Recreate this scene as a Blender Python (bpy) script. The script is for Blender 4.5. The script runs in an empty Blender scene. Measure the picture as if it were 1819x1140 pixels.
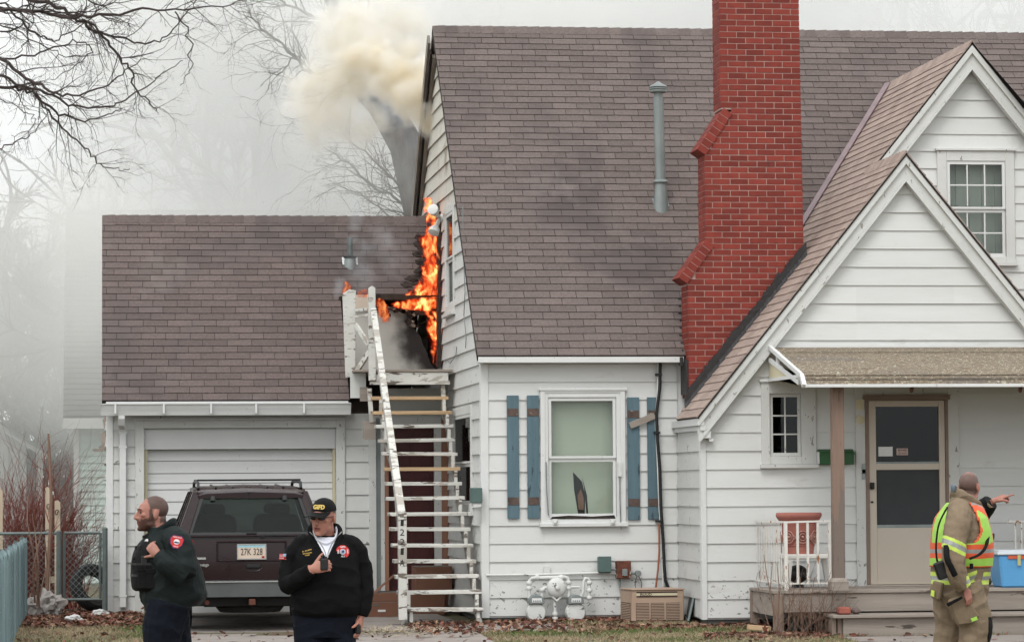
import bpy, bmesh, math, random
from mathutils import Vector, Matrix, noise as mnoise
from mathutils.bvhtree import BVHTree

S = bpy.context.scene
COL = S.collection
rng = random.Random(11)
V = Vector

# ------------------------------------------------------------------ camera
F_PX, PW, PH = 5600.0, 1819.0, 1140.0
CAM = V((0.0, 0.0, 1.53))
_d = V((185 - 909.5, 570 - 868, -F_PX)).normalized()          # world +Y seen by the camera
_u = V((0, 1, 0)); _u = (_u - _d * _u.dot(_d)).normalized()    # world +Z
_x = _d.cross(_u)
M3 = Matrix(((_x[0], _d[0], _u[0]), (_x[1], _d[1], _u[1]), (_x[2], _d[2], _u[2])))   # world -> camera
camd = bpy.data.cameras.new('camera')
camd.sensor_width = 36.0
camd.lens = 36.0 * F_PX / PW
camd.clip_start = 0.5
camd.clip_end = 2000
camo = bpy.data.objects.new('camera', camd)
COL.objects.link(camo)
camo.matrix_world = Matrix.Translation(CAM) @ M3.transposed().to_4x4()
S.camera = camo

# ------------------------------------------------------------------ world, sun, exposure
wd = bpy.data.worlds.new('World'); S.world = wd; wd.use_nodes = True
wn = wd.node_tree.nodes; wl = wd.node_tree.links
for n in list(wn): wn.remove(n)
sky = wn.new('ShaderNodeTexSky'); sky.sky_type = 'NISHITA'; sky.sun_disc = False
sky.sun_elevation = math.radians(48); sky.sun_rotation = math.radians(205)
sky.dust_density = 3.0
hs = wn.new('ShaderNodeHueSaturation'); hs.inputs['Saturation'].default_value = 0.15
mx = wn.new('ShaderNodeMix'); mx.data_type = 'RGBA'; mx.inputs[0].default_value = 0.85
mx.inputs['B'].default_value = (12.0, 12.4, 12.6, 1)            # cloud deck
bg = wn.new('ShaderNodeBackground'); bg.inputs['Strength'].default_value = 0.10
wo = wn.new('ShaderNodeOutputWorld')
wl.new(sky.outputs[0], hs.inputs['Color']); wl.new(hs.outputs[0], mx.inputs['A'])
wl.new(mx.outputs['Result'], bg.inputs['Color']); wl.new(bg.outputs[0], wo.inputs[0])
sl = bpy.data.lights.new('sun', 'SUN'); sl.energy = 1.1; sl.angle = math.radians(25); sl.color = (1.0, 0.98, 0.95)
so = bpy.data.objects.new('sun', sl); COL.objects.link(so)
_sd = V((-0.35, -0.75, 1.05)).normalized()                      # towards the sun
so.rotation_euler = _sd.to_track_quat('Z', 'Y').to_euler()
so.location = (0, 10, 30)
S.view_settings.view_transform = 'Standard'
S.view_settings.look = 'None'
S.view_settings.exposure = 0.42
S.view_settings.gamma = 1.0
S.view_settings.use_curve_mapping = False
S.render.film_transparent = False
cy = S.cycles
cy.use_denoising = True
cy.use_adaptive_sampling = True; cy.adaptive_threshold = .03; cy.adaptive_min_samples = 16
try: cy.denoiser = 'OPENIMAGEDENOISE'
except Exception: pass
cy.max_bounces = 12; cy.diffuse_bounces = 3; cy.glossy_bounces = 3; cy.transmission_bounces = 6
cy.transparent_max_bounces = 16; cy.volume_bounces = 6; cy.volume_max_steps = 256
cy.caustics_reflective = False; cy.caustics_refractive = False
cy.sample_clamp_indirect = 6.0

# ------------------------------------------------------------------ projection helpers (photo pixels measured on known planes)
def ray(px, py):
    c = V((px - 909.5, 570 - py, -F_PX))
    return M3.transposed() @ c
def W(px, py, Y):
    r = ray(px, py); return CAM + r * ((Y - CAM.y) / r.y)
def WX(px, X, py=868):
    r = ray(px, py); return CAM + r * ((X - CAM.x) / r.x)
def proj(p):
    c = M3 @ (V(p) - CAM); return (909.5 + F_PX * c.x / -c.z, 570 - F_PX * c.y / -c.z)
def bis(f, a, b):
    fa = f(a)
    for _ in range(60):
        m = (a + b) / 2; fm = f(m)
        if (fm > 0) == (fa > 0): a, fa = m, fm
        else: b = m
    return (a + b) / 2
def gz(x, y):
    return -0.028 * (34.5 - y) if y < 34.5 else 0.0

# ------------------------------------------------------------------ mesh builder
class MB:
    def __init__(s): s.v = []; s.f = []; s.m = []
    def add(s, vs, fs, m=0):
        b = len(s.v); s.v += [tuple(v) for v in vs]
        s.f += [[i + b for i in f] for f in fs]; s.m += [m] * len(fs); return s
    def hexa(s, p, m=0):   # p: 4 bottom ccw, 4 top
        return s.add(p, [(3, 2, 1, 0), (4, 5, 6, 7), (0, 1, 5, 4), (1, 2, 6, 5), (2, 3, 7, 6), (3, 0, 4, 7)], m)
    def box(s, x0, x1, y0, y1, z0, z1, m=0):
        if x0 > x1: x0, x1 = x1, x0
        if y0 > y1: y0, y1 = y1, y0
        if z0 > z1: z0, z1 = z1, z0
        return s.hexa([(x0, y0, z0), (x1, y0, z0), (x1, y1, z0), (x0, y1, z0), (x0, y0, z1), (x1, y0, z1), (x1, y1, z1), (x0, y1, z1)], m)
    def bar(s, a, b, w, h, up=V((0, 0, 1)), m=0, w2=None, h2=None):   # rectangular bar from a to b
        a = V(a); b = V(b); d = (b - a).normalized(); r = d.cross(V(up))
        if r.length < 1e-5: r = d.cross(V((0, 1, 0)))
        r.normalize(); u = r.cross(d).normalized()
        w2 = w if w2 is None else w2; h2 = h if h2 is None else h2
        p = [a - r * w / 2 - u * h / 2, a + r * w / 2 - u * h / 2, a + r * w / 2 + u * h / 2, a - r * w / 2 + u * h / 2,
             b - r * w2 / 2 - u * h2 / 2, b + r * w2 / 2 - u * h2 / 2, b + r * w2 / 2 + u * h2 / 2, b - r * w2 / 2 + u * h2 / 2]
        return s.hexa(p, m)
    def prism(s, poly, vec, m=0):
        n = len(poly); vec = V(vec); vs = [V(p) for p in poly] + [V(p) + vec for p in poly]
        fs = [tuple(range(n))[::-1], tuple(range(n, 2 * n))] + [(i, (i + 1) % n, n + (i + 1) % n, n + i) for i in range(n)]
        return s.add(vs, fs, m)
    def rings(s, R, m=0, cap=True, close=True):
        n = len(R[0]); b = len(s.v)
        for r in R: s.v += [tuple(p) for p in r]
        for k in range(len(R) - 1):
            for i in range(n if close else n - 1):
                j = (i + 1) % n
                s.f.append([b + k * n + i, b + k * n + j, b + (k + 1) * n + j, b + (k + 1) * n + i]); s.m.append(m)
        if cap:
            s.f.append([b + i for i in range(n)][::-1]); s.m.append(m)
            q = b + (len(R) - 1) * n; s.f.append([q + i for i in range(n)]); s.m.append(m)
        return s
    def tube(s, pts, r, n=8, m=0, cap=True, flat=1.0, up=None):
        pts = [V(p) for p in pts]
        rs = r if isinstance(r, (list, tuple)) else [r] * len(pts)
        R = []; prev = None
        for i, p in enumerate(pts):
            d = (pts[min(i + 1, len(pts) - 1)] - pts[max(i - 1, 0)]).normalized()
            if prev is None:
                a = V(up) if up else (V((0, 0, 1)) if abs(d.z) < .9 else V((1, 0, 0)))
                x = d.cross(a).normalized()
            else:
                x = prev - d * prev.dot(d)
                x = x.normalized() if x.length > 1e-6 else d.orthogonal().normalized()
            prev = x; y = d.cross(x)
            rr = rs[i]; ra, rb = rr if isinstance(rr, (tuple, list)) else (rr, rr * flat)
            R.append([p + x * math.cos(t) * ra + y * math.sin(t) * rb for t in [2 * math.pi * k / n for k in range(n)]])
        return s.rings(R, m, cap)
    def lathe(s, c, prof, n=16, m=0, axis='z', cap=True, sx=1, sy=1):
        c = V(c); R = []
        for r, h in prof:
            ring = []
            for k in range(n):
                t = 2 * math.pi * k / n; a, b = r * math.cos(t) * sx, r * math.sin(t) * sy
                ring.append(c + (V((a, b, h)) if axis == 'z' else V((h, a, b)) if axis == 'x' else V((b, h, a))))
            R.append(ring)
        return s.rings(R, m, cap)
    def ell(s, c, r, rot=None, n=14, k=9, m=0):
        R = []; c = V(c)
        for j in range(k + 1):
            ph = -math.pi / 2 + math.pi * min(max(j / k, .012), .988)
            ring = []
            for i in range(n):
                t = 2 * math.pi * i / n
                p = V((r[0] * math.cos(ph) * math.cos(t), r[1] * math.cos(ph) * math.sin(t), r[2] * math.sin(ph)))
                ring.append(c + (rot @ p if rot else p))
            R.append(ring)
        return s.rings(R, m)
    def build(s, name, mats, parent=None, smooth=False, bevel=0, local=False, ang=40, kind=None):
        if not isinstance(mats, (list, tuple)): mats = [mats]
        off = V((0, 0, 0))
        if parent is not None and not local:
            off = root_of(parent).location
        me = bpy.data.meshes.new(name)
        me.from_pydata([(x - off.x, y - off.y, z - off.z) for x, y, z in s.v], [], s.f)
        if len(set(s.m)) > 1 or (s.m and s.m[0] != 0): me.polygons.foreach_set('material_index', s.m)
        for mt in mats: me.materials.append(mt)
        bm = bmesh.new(); bm.from_mesh(me)
        bmesh.ops.recalc_face_normals(bm, faces=bm.faces)
        if bevel:
            bmesh.ops.bevel(bm, geom=list(bm.edges), offset=bevel, segments=1, affect='EDGES', clamp_overlap=True)
        bm.to_mesh(me); bm.free()
        if smooth:
            me.polygons.foreach_set('use_smooth', [True] * len(me.polygons))
            me.set_sharp_from_angle(angle=math.radians(ang))
        o = bpy.data.objects.new(name, me); COL.objects.link(o)
        if parent is not None: o.parent = parent
        if kind: o['kind'] = kind
        return o
def root_of(o):
    while o.parent is not None: o = o.parent
    return o
def thing(name, label, cat, loc=(0, 0, 0), group=None, rz=0):
    o = bpy.data.objects.new(name, None); COL.objects.link(o)
    o.location = loc; o.rotation_euler = (0, 0, rz); o.empty_display_size = .2
    o['label'] = label; o['category'] = cat
    if group: o['group'] = group
    return o
def tag(o, label, cat, group=None):
    o['label'] = label; o['category'] = cat
    if group: o['group'] = group
    return o
def inst(name, me, mat4, parent):
    o = bpy.data.objects.new(name, me); COL.objects.link(o)
    o.parent = parent
    o.matrix_local = Matrix.Translation(-root_of(parent).location) @ mat4
    return o
def copy_tree(o, parent=None):
    c = o.copy(); COL.objects.link(c)
    if parent is not None: c.parent = parent
    for ch in list(o.children): copy_tree(ch, c)
    return c
def clip(poly, a, b, c):      # keep a*u+b*v<=c
    out = []
    for i in range(len(poly)):
        p, q = poly[i], poly[(i + 1) % len(poly)]
        dp, dq = a * p[0] + b * p[1] - c, a * q[0] + b * q[1] - c
        if dp <= 0: out.append(p)
        if (dp < 0 < dq) or (dq < 0 < dp):
            t = dp / (dp - dq); out.append((p[0] + (q[0] - p[0]) * t, p[1] + (q[1] - p[1]) * t))
    return out
def clip_poly(poly, cl):      # convex ccw clip polygon
    for i in range(len(cl)):
        (x0, y0), (x1, y1) = cl[i], cl[(i + 1) % len(cl)]
        nx, ny = (y1 - y0), -(x1 - x0)
        poly = clip(poly, nx, ny, nx * x0 + ny * y0)
        if len(poly) < 3: return []
    return poly
def area(p):
    return abs(sum(p[i][0] * p[(i + 1) % len(p)][1] - p[(i + 1) % len(p)][0] * p[i][1] for i in range(len(p)))) / 2

# ------------------------------------------------------------------ materials
def mat(name, col, col2=None, rough=.65, scale=5, stretch=(1, 1, 1), amt=.5, detail=5, bump=0, bscale=None, spec=.35, metal=0,
        rnd=0.0, spots=None, layers=(), coat=0, obj=False, bstretch=None):
    """col..col2 mixed by stretched noise; spots=(colour, scale, threshold, stretch, zmax or None); layers: extra spots; rnd: value change per piece"""
    m = bpy.data.materials.new(name); m.use_nodes = True
    N = m.node_tree.nodes; L = m.node_tree.links
    b = N['Principled BSDF']
    b.inputs['Roughness'].default_value = rough
    b.inputs['Specular IOR Level'].default_value = spec
    b.inputs['Metallic'].default_value = metal
    if coat: b.inputs['Coat Weight'].default_value = coat; b.inputs['Coat Roughness'].default_value = .08
    if obj:
        tc = N.new('ShaderNodeTexCoord'); pos = tc.outputs['Object']
    else:
        g = N.new('ShaderNodeNewGeometry'); pos = g.outputs['Position']
    def noise(sc, st, det=detail, dist=0):
        mp = N.new('ShaderNodeMapping'); mp.inputs['Scale'].default_value = st
        L.new(pos, mp.inputs['Vector'])
        t = N.new('ShaderNodeTexNoise'); t.inputs['Scale'].default_value = sc; t.inputs['Detail'].default_value = det
        t.inputs['Roughness'].default_value = .6; t.inputs['Distortion'].default_value = dist
        L.new(mp.outputs[0], t.inputs['Vector']); return t.outputs['Fac']
    def ramp(x, a, bb):
        r = N.new('ShaderNodeMapRange'); r.clamp = True
        L.new(x, r.inputs['Value']); r.inputs['From Min'].default_value = a; r.inputs['From Max'].default_value = bb
        return r.outputs['Result']
    def mix(f, A, B):
        x = N.new('ShaderNodeMix'); x.data_type = 'RGBA'
        if isinstance(f, float): x.inputs[0].default_value = f
        else: L.new(f, x.inputs[0])
        for k, val in (('A', A), ('B', B)):
            if isinstance(val, tuple): x.inputs[k].default_value = (*val, 1)
            else: L.new(val, x.inputs[k])
        return x.outputs['Result']
    if col2 is None: col2 = tuple(c * .8 for c in col)
    c = mix(ramp(noise(scale, stretch), .5 - amt / 2, .5 + amt / 2), col, col2)
    sp = ([spots] if spots else []) + list(layers)
    for (sc, ss, th, st, zm) in sp:
        x = noise(ss, st, 6, .3)
        if zm is not None:
            sx = N.new('ShaderNodeSeparateXYZ'); L.new(pos, sx.inputs[0])
            r = N.new('ShaderNodeMapRange'); r.clamp = True; L.new(sx.outputs['Z'], r.inputs['Value'])
            r.inputs['From Min'].default_value = zm[0]; r.inputs['From Max'].default_value = zm[1]
            r.inputs['To Min'].default_value = 0; r.inputs['To Max'].default_value = -.3
            ad = N.new('ShaderNodeMath'); L.new(x, ad.inputs[0]); L.new(r.outputs['Result'], ad.inputs[1]); x = ad.outputs[0]
        w = .012 if ss > 2.5 else .12
        c = mix(ramp(x, th, th + w), c, sc)
    if rnd:
        oi = N.new('ShaderNodeObjectInfo'); gg = N.new('ShaderNodeNewGeometry')
        ad = N.new('ShaderNodeMath'); L.new(oi.outputs['Random'], ad.inputs[0]); L.new(gg.outputs['Random Per Island'], ad.inputs[1])
        fr = N.new('ShaderNodeMath'); fr.operation = 'FRACT'; L.new(ad.outputs[0], fr.inputs[0])
        r = N.new('ShaderNodeMapRange'); L.new(fr.outputs[0], r.inputs['Value'])
        r.inputs['To Min'].default_value = 1 - rnd; r.inputs['To Max'].default_value = 1 + rnd
        hsv = N.new('ShaderNodeHueSaturation'); L.new(c, hsv.inputs['Color']); L.new(r.outputs['Result'], hsv.inputs['Value'])
        c = hsv.outputs[0]
    L.new(c, b.inputs['Base Color'])
    if bump:
        bn = N.new('ShaderNodeBump'); bn.inputs['Strength'].default_value = bump; bn.inputs['Distance'].default_value = .01
        L.new(noise(bscale or scale * 4, bstretch or stretch, 4), bn.inputs['Height']); L.new(bn.outputs[0], b.inputs['Normal'])
    return m

H = (1, 1, 6)
WHITE = (.635, .64, .625)
peel = ((.22, .21, .19), 17, .615, (1, 1, 1.3), (.45, 1.15))
m_side = mat('painted_siding', WHITE, (.565, .565, .545), rough=.55, scale=1.6, stretch=(.5, .5, 3), amt=.8, bump=.15, bscale=40, bstretch=(.3, .3, 6), rnd=.025,
             spots=peel, layers=[((.50, .49, .46), 2.0, .62, (1, 1, 1.4), None)])
m_side2 = mat('worn_painted_siding', (.60, .60, .58), (.51, .51, .49), rough=.6, scale=2, stretch=(1, 1, 3), amt=.8, bump=.2, bscale=40, bstretch=(.3, .3, 6), rnd=.03,
              spots=((.22, .21, .19), 11, .66, (1, 1, .8), None), layers=[((.46, .45, .42), 2.2, .62, (1, 1, 1.4), None)])
m_sooty = mat('sooted_siding', (.58, .565, .52), (.44, .405, .34), rough=.6, scale=1.2, amt=.9, bump=.15, bscale=30, rnd=.03,
              spots=((.27, .225, .17), 1.6, .55, (1, 1, 1.2), None), layers=[((.2, .19, .17), 12, .67, (1, 1, 1), None)])
m_trim = mat('white_trim_paint', (.65, .655, .645), (.58, .58, .565), rough=.5, scale=2.5, amt=.8, bump=.1, bscale=30,
             spots=((.42, .40, .37), 21, .68, (1, 1, .6), None))
m_trim_old = mat('peeling_trim_paint', (.61, .61, .59), (.51, .51, .485), rough=.6, scale=2.5, amt=.7, bump=.3, bscale=25,
                 spots=((.24, .22, .20), 19, .645, (1, 1, .45), None), layers=[((.30, .28, .25), 3.2, .70, (1.6, 1, .4), None)])
m_stairpaint = mat('worn_stair_paint', (.64, .63, .59), (.50, .49, .45), rough=.7, scale=6, stretch=(.5, 1, 1), amt=.7, bump=.3, bscale=30,
                   spots=((.15, .125, .105), 15, .575, (.3, 1, 1.3), None), layers=[((.38, .35, .31), 5, .55, (.4, 1, 1), None), ((.30, .11, .05), 7, .72, (1, 1, 1), None)])
m_newlum = mat('fresh_lumber', (.52, .37, .22), (.42, .28, .16), rough=.7, scale=7, stretch=(.15, 1, 3), amt=.6, bump=.1)
m_greywood = mat('weathered_wood', (.33, .285, .245), (.185, .155, .13), rough=.8, scale=5, stretch=(.18, 1, 3.5), amt=.6, bump=.35, bscale=20,
                 spots=((.075, .06, .05), 6, .66, (.3, 1, 2), None), rnd=.08)
m_greywood_v = mat('weathered_wood_upright', (.30, .235, .19), (.165, .115, .09), rough=.8, scale=5, stretch=(3.5, 3.5, .18), amt=.6, bump=.3, bscale=18,
                   spots=((.09, .06, .045), 5, .66, (2, 2, .4), None), rnd=.06)
m_redwood = mat('reddish_wood', (.33, .17, .11), (.22, .105, .07), rough=.75, scale=5, stretch=(3.5, 3.5, .2), amt=.6, bump=.25)
def shing(name, a, b):
    return mat(name, a, b, rough=.9, scale=34, amt=.55, detail=3, bump=.5, bscale=120, rnd=.13, spec=.15,
               layers=[((.100, .083, .079), .6, .54, (1, 1, .36), None), ((.155, .130, .121), .9, .60, (1.2, 1, .6), None)])
m_shing = shing('brown_asphalt_shingle', (.166, .134, .123), (.106, .085, .079))
m_shing_g = shing('garage_asphalt_shingle', (.152, .119, .110), (.093, .073, .068))
m_shing_p = mat('pinkish_asphalt_shingle', (.375, .29, .25), (.27, .21, .18), rough=.9, scale=30, amt=.5, detail=3, bump=.5, bscale=120, rnd=.13, spec=.15,
                layers=[((.24, .18, .16), .9, .58, (1, 1, 1), None)])
m_felt = mat('roof_felt', (.022, .02, .02), rough=.95)
m_brick = mat('red_painted_brick', (.232, .040, .026), (.155, .025, .019), rough=.7, scale=9, amt=.6, bump=.35, bscale=70, rnd=.22, spec=.25,
              layers=[((.13, .028, .024), 2.6, .70, (1, 1, 1), None)])
m_mortar = mat('mortar', (.50, .35, .31), (.36, .24, .21), rough=.95, scale=12, amt=.6, bump=.3)
m_tar = mat('roof_tar', (.018, .016, .017), (.034, .03, .03), rough=.55, scale=14, bump=.9, bscale=22, spec=.4)
m_flash = mat('painted_flashing', (.24, .17, .18), (.16, .11, .115), rough=.45, scale=6, spec=.5)
m_galv = mat('galvanised_metal', (.27, .30, .29), (.17, .195, .19), rough=.45, scale=5, stretch=(1, 1, .5), metal=.35, spec=.5,
             spots=((.25, .2, .16), 7, .66, (1, 1, 1), None))
m_char = mat('charred_wood', (.012, .010, .009), (.05, .036, .028), rough=.9, scale=9, stretch=(1, 1, .5), bump=.8, bscale=18)
m_soffit = mat('smoke_stained_board', (.30, .27, .23), (.13, .105, .085), rough=.8, scale=4, stretch=(3, 1, .4), amt=.6)
m_panel = mat('grey_hardboard', (.46, .455, .42), (.37, .365, .335), rough=.6, scale=1.6, amt=.8,
              spots=((.10, .09, .08), 2.4, .66, (1, 1, 1), None))
m_shade = mat('window_shade', (.66, .71, .61), (.57, .62, .53), rough=.7, scale=2.5, stretch=(2, 1, .5), amt=.8)  # streaky tones also stand in for reflections on the pane
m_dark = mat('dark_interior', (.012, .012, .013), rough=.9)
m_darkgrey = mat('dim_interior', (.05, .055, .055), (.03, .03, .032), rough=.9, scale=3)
m_blue = mat('blue_shutter_paint', (.105, .168, .198), (.068, .115, .140), rough=.7, scale=7, stretch=(2.5, 1, .2), amt=.6, bump=.3, bscale=16,
             spots=((.035, .06, .075), 8, .66, (2, 1, .4), None), rnd=.08)
m_batten = mat('rotted_batten', (.13, .09, .075), (.055, .038, .032), rough=.9, scale=12, bump=.6,
               spots=((.3, .27, .24), 14, .64, (.5, 1, 1), None))
m_black = mat('black_rubber', (.014, .014, .015), rough=.5)
m_copper = mat('copper_pipe', (.35, .13, .07), rough=.5, metal=.5)
m_grey = mat('grey_metal', (.20, .225, .22), (.15, .17, .165), rough=.5, spec=.5)
m_green = mat('green_box_paint', (.085, .135, .125), (.065, .105, .098), rough=.5, scale=8)
m_rust = mat('rusty_metal', (.17, .055, .03), (.07, .03, .022), rough=.85, scale=11, amt=.4, spots=((.42, .40, .37), 12, .60, (1, 1, .6), None), bump=.4)
m_meter = mat('meter_paint', (.66, .665, .64), (.55, .55, .53), rough=.55, scale=10, spots=((.16, .155, .15), 13, .635, (1, 1, 1), None), bump=.1)
m_tan = mat('tan_appliance_paint', (.42, .30, .22), (.35, .245, .18), rough=.5, scale=4, spots=((.22, .13, .09), 10, .70, (1, 1, 1), None))
m_brownband = mat('brown_band', (.06, .03, .025), rough=.5)
m_concrete = mat('concrete', (.30, .265, .24), (.215, .185, .165), rough=.9, scale=3, amt=.6, bump=.25, bscale=40,
                 spots=((.13, .11, .10), 3, .60, (1, 1, 1), None))
m_found = mat('foundation_block', (.20, .205, .20), (.13, .135, .13), rough=.9, scale=6, bump=.3)
m_almond = mat('almond_door_paint', (.56, .49, .41), (.50, .435, .36), rough=.5, scale=2, amt=.8)
m_framebr = mat('brown_door_frame', (.24, .175, .14), (.19, .135, .105), rough=.6)
m_maroon = mat('maroon_door_paint', (.075, .018, .017), (.05, .013, .012), rough=.5, scale=3)
m_mailbox = mat('green_mailbox_paint', (.012, .085, .018), (.010, .066, .014), rough=.4, spots=((.3, .35, .3), 16, .70, (1, 1, 1), None))
m_cream = mat('cream_awning_paint', (.60, .54, .37), (.52, .47, .32), rough=.6, scale=6, stretch=(4, 4, .3), amt=.7)
m_awn = mat('dirty_awning_metal', (.265, .22, .155), (.095, .070, .050), rough=.75, scale=30, stretch=(.8, 1, 1), amt=.34, detail=8, bump=.4, bscale=60,
            spots=((.55, .50, .40), 42, .61, (.7, 1, 1), None), layers=[((.17, .085, .04), 26, .62, (.8, 1, 1), None), ((.115, .10, .09), 1.1, .55, (.5, 1, 1), None)])
m_terra = mat('terracotta', (.36, .135, .105), (.29, .10, .08), rough=.7, scale=6, bump=.15)
m_terra_l = mat('terracotta_relief', (.46, .24, .20), rough=.7)
m_plastic = mat('white_plastic', (.66, .64, .60), (.58, .56, .52), rough=.5, scale=6)
m_rail = mat('rusting_white_iron', (.70, .68, .64), (.60, .57, .52), rough=.6, scale=8, spots=((.30, .13, .06), 12, .60, (1, 1, .5), None), bump=.2)
m_cardb = mat('cardboard', (.20, .095, .06), (.155, .072, .046), rough=.85, scale=3)
m_cardtop = mat('cardboard_lid', (.17, .16, .15), (.12, .11, .10), rough=.8, scale=3)
m_aqua = mat('aqua_slat_vinyl', (.185, .255, .265), (.12, .17, .18), rough=.5, scale=6, stretch=(1, 1, .3), rnd=.25, spots=((.16, .20, .19), 7, .66, (1, 1, 1), None))
m_chain = mat('galvanised_wire', (.20, .225, .22), rough=.5, metal=.4)
m_post = mat('dark_galvanised_post', (.135, .16, .155), (.09, .11, .105), rough=.5, metal=.3, scale=8)
m_picket = mat('sun_bleached_board', (.48, .40, .30), (.36, .29, .21), rough=.85, scale=6, stretch=(4, 4, .3), bump=.3, rnd=.06)
m_bush = mat('red_stems', (.19, .052, .038), (.11, .034, .026), rough=.8, scale=3)
m_bark = mat('dark_bark', (.066, .050, .046), (.040, .030, .028), rough=.9, scale=20)
m_bark2 = mat('grey_bark', (.15, .13, .115), (.045, .039, .035), rough=.95, scale=5, stretch=(3, 3, .4), bump=.9, bscale=14)
m_twig = mat('dry_twig', (.22, .14, .10), (.15, .09, .065), rough=.9)
m_bag = mat('white_plastic_bag', (.62, .62, .61), (.45, .44, .43), rough=.45, scale=8, bump=.6, bscale=14)
m_nhouse = mat('pale_green_siding', (.60, .70, .66), (.54, .64, .60), rough=.6, scale=2)
m_nroof = mat('grey_neighbour_roof', (.20, .20, .19), (.15, .15, .145), rough=.9, scale=14, rnd=.1)
m_shed = mat('white_shed_siding', (.62, .62, .61), (.55, .55, .54), rough=.6)
m_wire = mat('power_cable', (.05, .05, .055), rough=.6)
m_bluebin = mat('blue_plastic', (.11, .34, .62), (.095, .30, .55), rough=.35, scale=2)
m_lid = mat('cloudy_clear_lid', (.60, .64, .67), (.52, .56, .60), rough=.3)
m_tape = mat('yellow_tape', (.48, .46, .20), rough=.4)
m_redtape = mat('red_tape', (.55, .10, .04), rough=.4)
m_paper = mat('white_paper', (.74, .74, .72), rough=.7)
m_ink = mat('black_ink', (.015, .015, .015), rough=.6)
m_brickloose = mat('loose_red_brick', (.33, .105, .075), (.24, .075, .055), rough=.9, scale=12, bump=.4)
m_stone = mat('grey_stone', (.15, .11, .10), rough=.9, scale=9)
m_screen = mat('insect_screen', (.045, .048, .05), (.035, .037, .04), rough=.7)
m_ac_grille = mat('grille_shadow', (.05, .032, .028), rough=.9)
def glass_mat(name, tint=(.8, .85, .82), tr=.75, rough=.03):
    m = bpy.data.materials.new(name); m.use_nodes = True
    N = m.node_tree.nodes; L = m.node_tree.links; N.remove(N['Principled BSDF'])
    g = N.new('ShaderNodeBsdfGlossy'); g.inputs['Roughness'].default_value = rough
    t = N.new('ShaderNodeBsdfTransparent'); t.inputs['Color'].default_value = (*[tr * c for c in tint], 1)
    lw = N.new('ShaderNodeFresnel'); lw.inputs['IOR'].default_value = 1.5
    mr = N.new('ShaderNodeMapRange'); mr.inputs['To Min'].default_value = .0; mr.inputs['To Max'].default_value = .55
    L.new(lw.outputs[0], mr.inputs['Value'])
    x = N.new('ShaderNodeMixShader'); L.new(mr.outputs['Result'], x.inputs[0]); L.new(t.outputs[0], x.inputs[1]); L.new(g.outputs[0], x.inputs[2])
    L.new(x.outputs[0], N['Material Output'].inputs[0]); return m
m_glass = glass_mat('window_glass', (.95, .97, .95), .97)
m_glass_d = glass_mat('dark_window_glass', (.6, .65, .65), .5)
m_carglass = glass_mat('tinted_car_glass', (.80, .90, .84), .58, .05)

def text(s, center, right, up, height, m, parent, width=None, name='lettering', depth=.0015, local=False, bold=0.0):
    cu = bpy.data.curves.new(name, 'FONT'); cu.body = s; cu.size = 1; cu.align_x = 'CENTER'; cu.align_y = 'CENTER'; cu.offset = bold; cu.resolution_u = 2
    tmp = bpy.data.objects.new(name, cu); COL.objects.link(tmp)
    bpy.context.view_layer.update()
    me = bpy.data.meshes.new_from_object(tmp.evaluated_get(bpy.context.evaluated_depsgraph_get()))
    bpy.data.objects.remove(tmp)
    xs = [v.co.x for v in me.vertices]; ys = [v.co.y for v in me.vertices]
    cx, cyy = (min(xs) + max(xs)) / 2, (min(ys) + max(ys)) / 2
    sy = height / (max(ys) - min(ys)); sx = (width / (max(xs) - min(xs))) if width else sy
    r = V(right).normalized(); u = V(up).normalized(); n = r.cross(u)
    off = V((0, 0, 0)) if local else root_of(parent).location
    for v in me.vertices:
        v.co = V(center) + r * (v.co.x - cx) * sx + u * (v.co.y - cyy) * sy + n * depth - off
    me.materials.clear(); me.materials.append(m)
    o = bpy.data.objects.new(name, me); COL.objects.link(o); o.parent = parent
    return o
# ================================================================== SETTING
Y_M, Y_G, Y_V = 35.5, 39.0, 34.0
def gx(px, Y, py=900): return W(px, py, Y).x
def fz(py, Y, px=1000): return W(px, py, Y).z

# ground sheet
g = MB()
xs = [-400, -60, -20, -8, -4, -2, 0, 1, 2, 3, 4, 5, 6, 7, 8, 9, 10, 11, 12, 14, 18, 30, 70, 400]
ys = [-300, -40, 0, 10, 20, 26, 30, 31, 32, 33, 33.5, 34, 34.5, 35, 36, 37, 38, 40, 44, 50, 60, 90, 200, 900]
vs = [(x, y, gz(max(x, -50) * 0 + x, max(y, -5)) + (0.012 * mnoise.noise(V((x, y, 0))) if 30 < y < 39 else 0) - (.02 if y > 34 else 0)) for y in ys for x in xs]
nx = len(xs)
g.add(vs, [(j * nx + i, j * nx + i + 1, (j + 1) * nx + i + 1, (j + 1) * nx + i) for j in range(len(ys) - 1) for i in range(nx - 1)])
m_ground = mat('lawn_soil', (.150, .125, .080), (.085, .085, .045), rough=.95, scale=1.2, amt=.5, bump=.5, bscale=30,
               layers=[((.115, .062, .045), 1.0, .56, (1, 1, 1), None)])
go = g.build('ground', m_ground, kind='structure', smooth=True)

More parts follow.
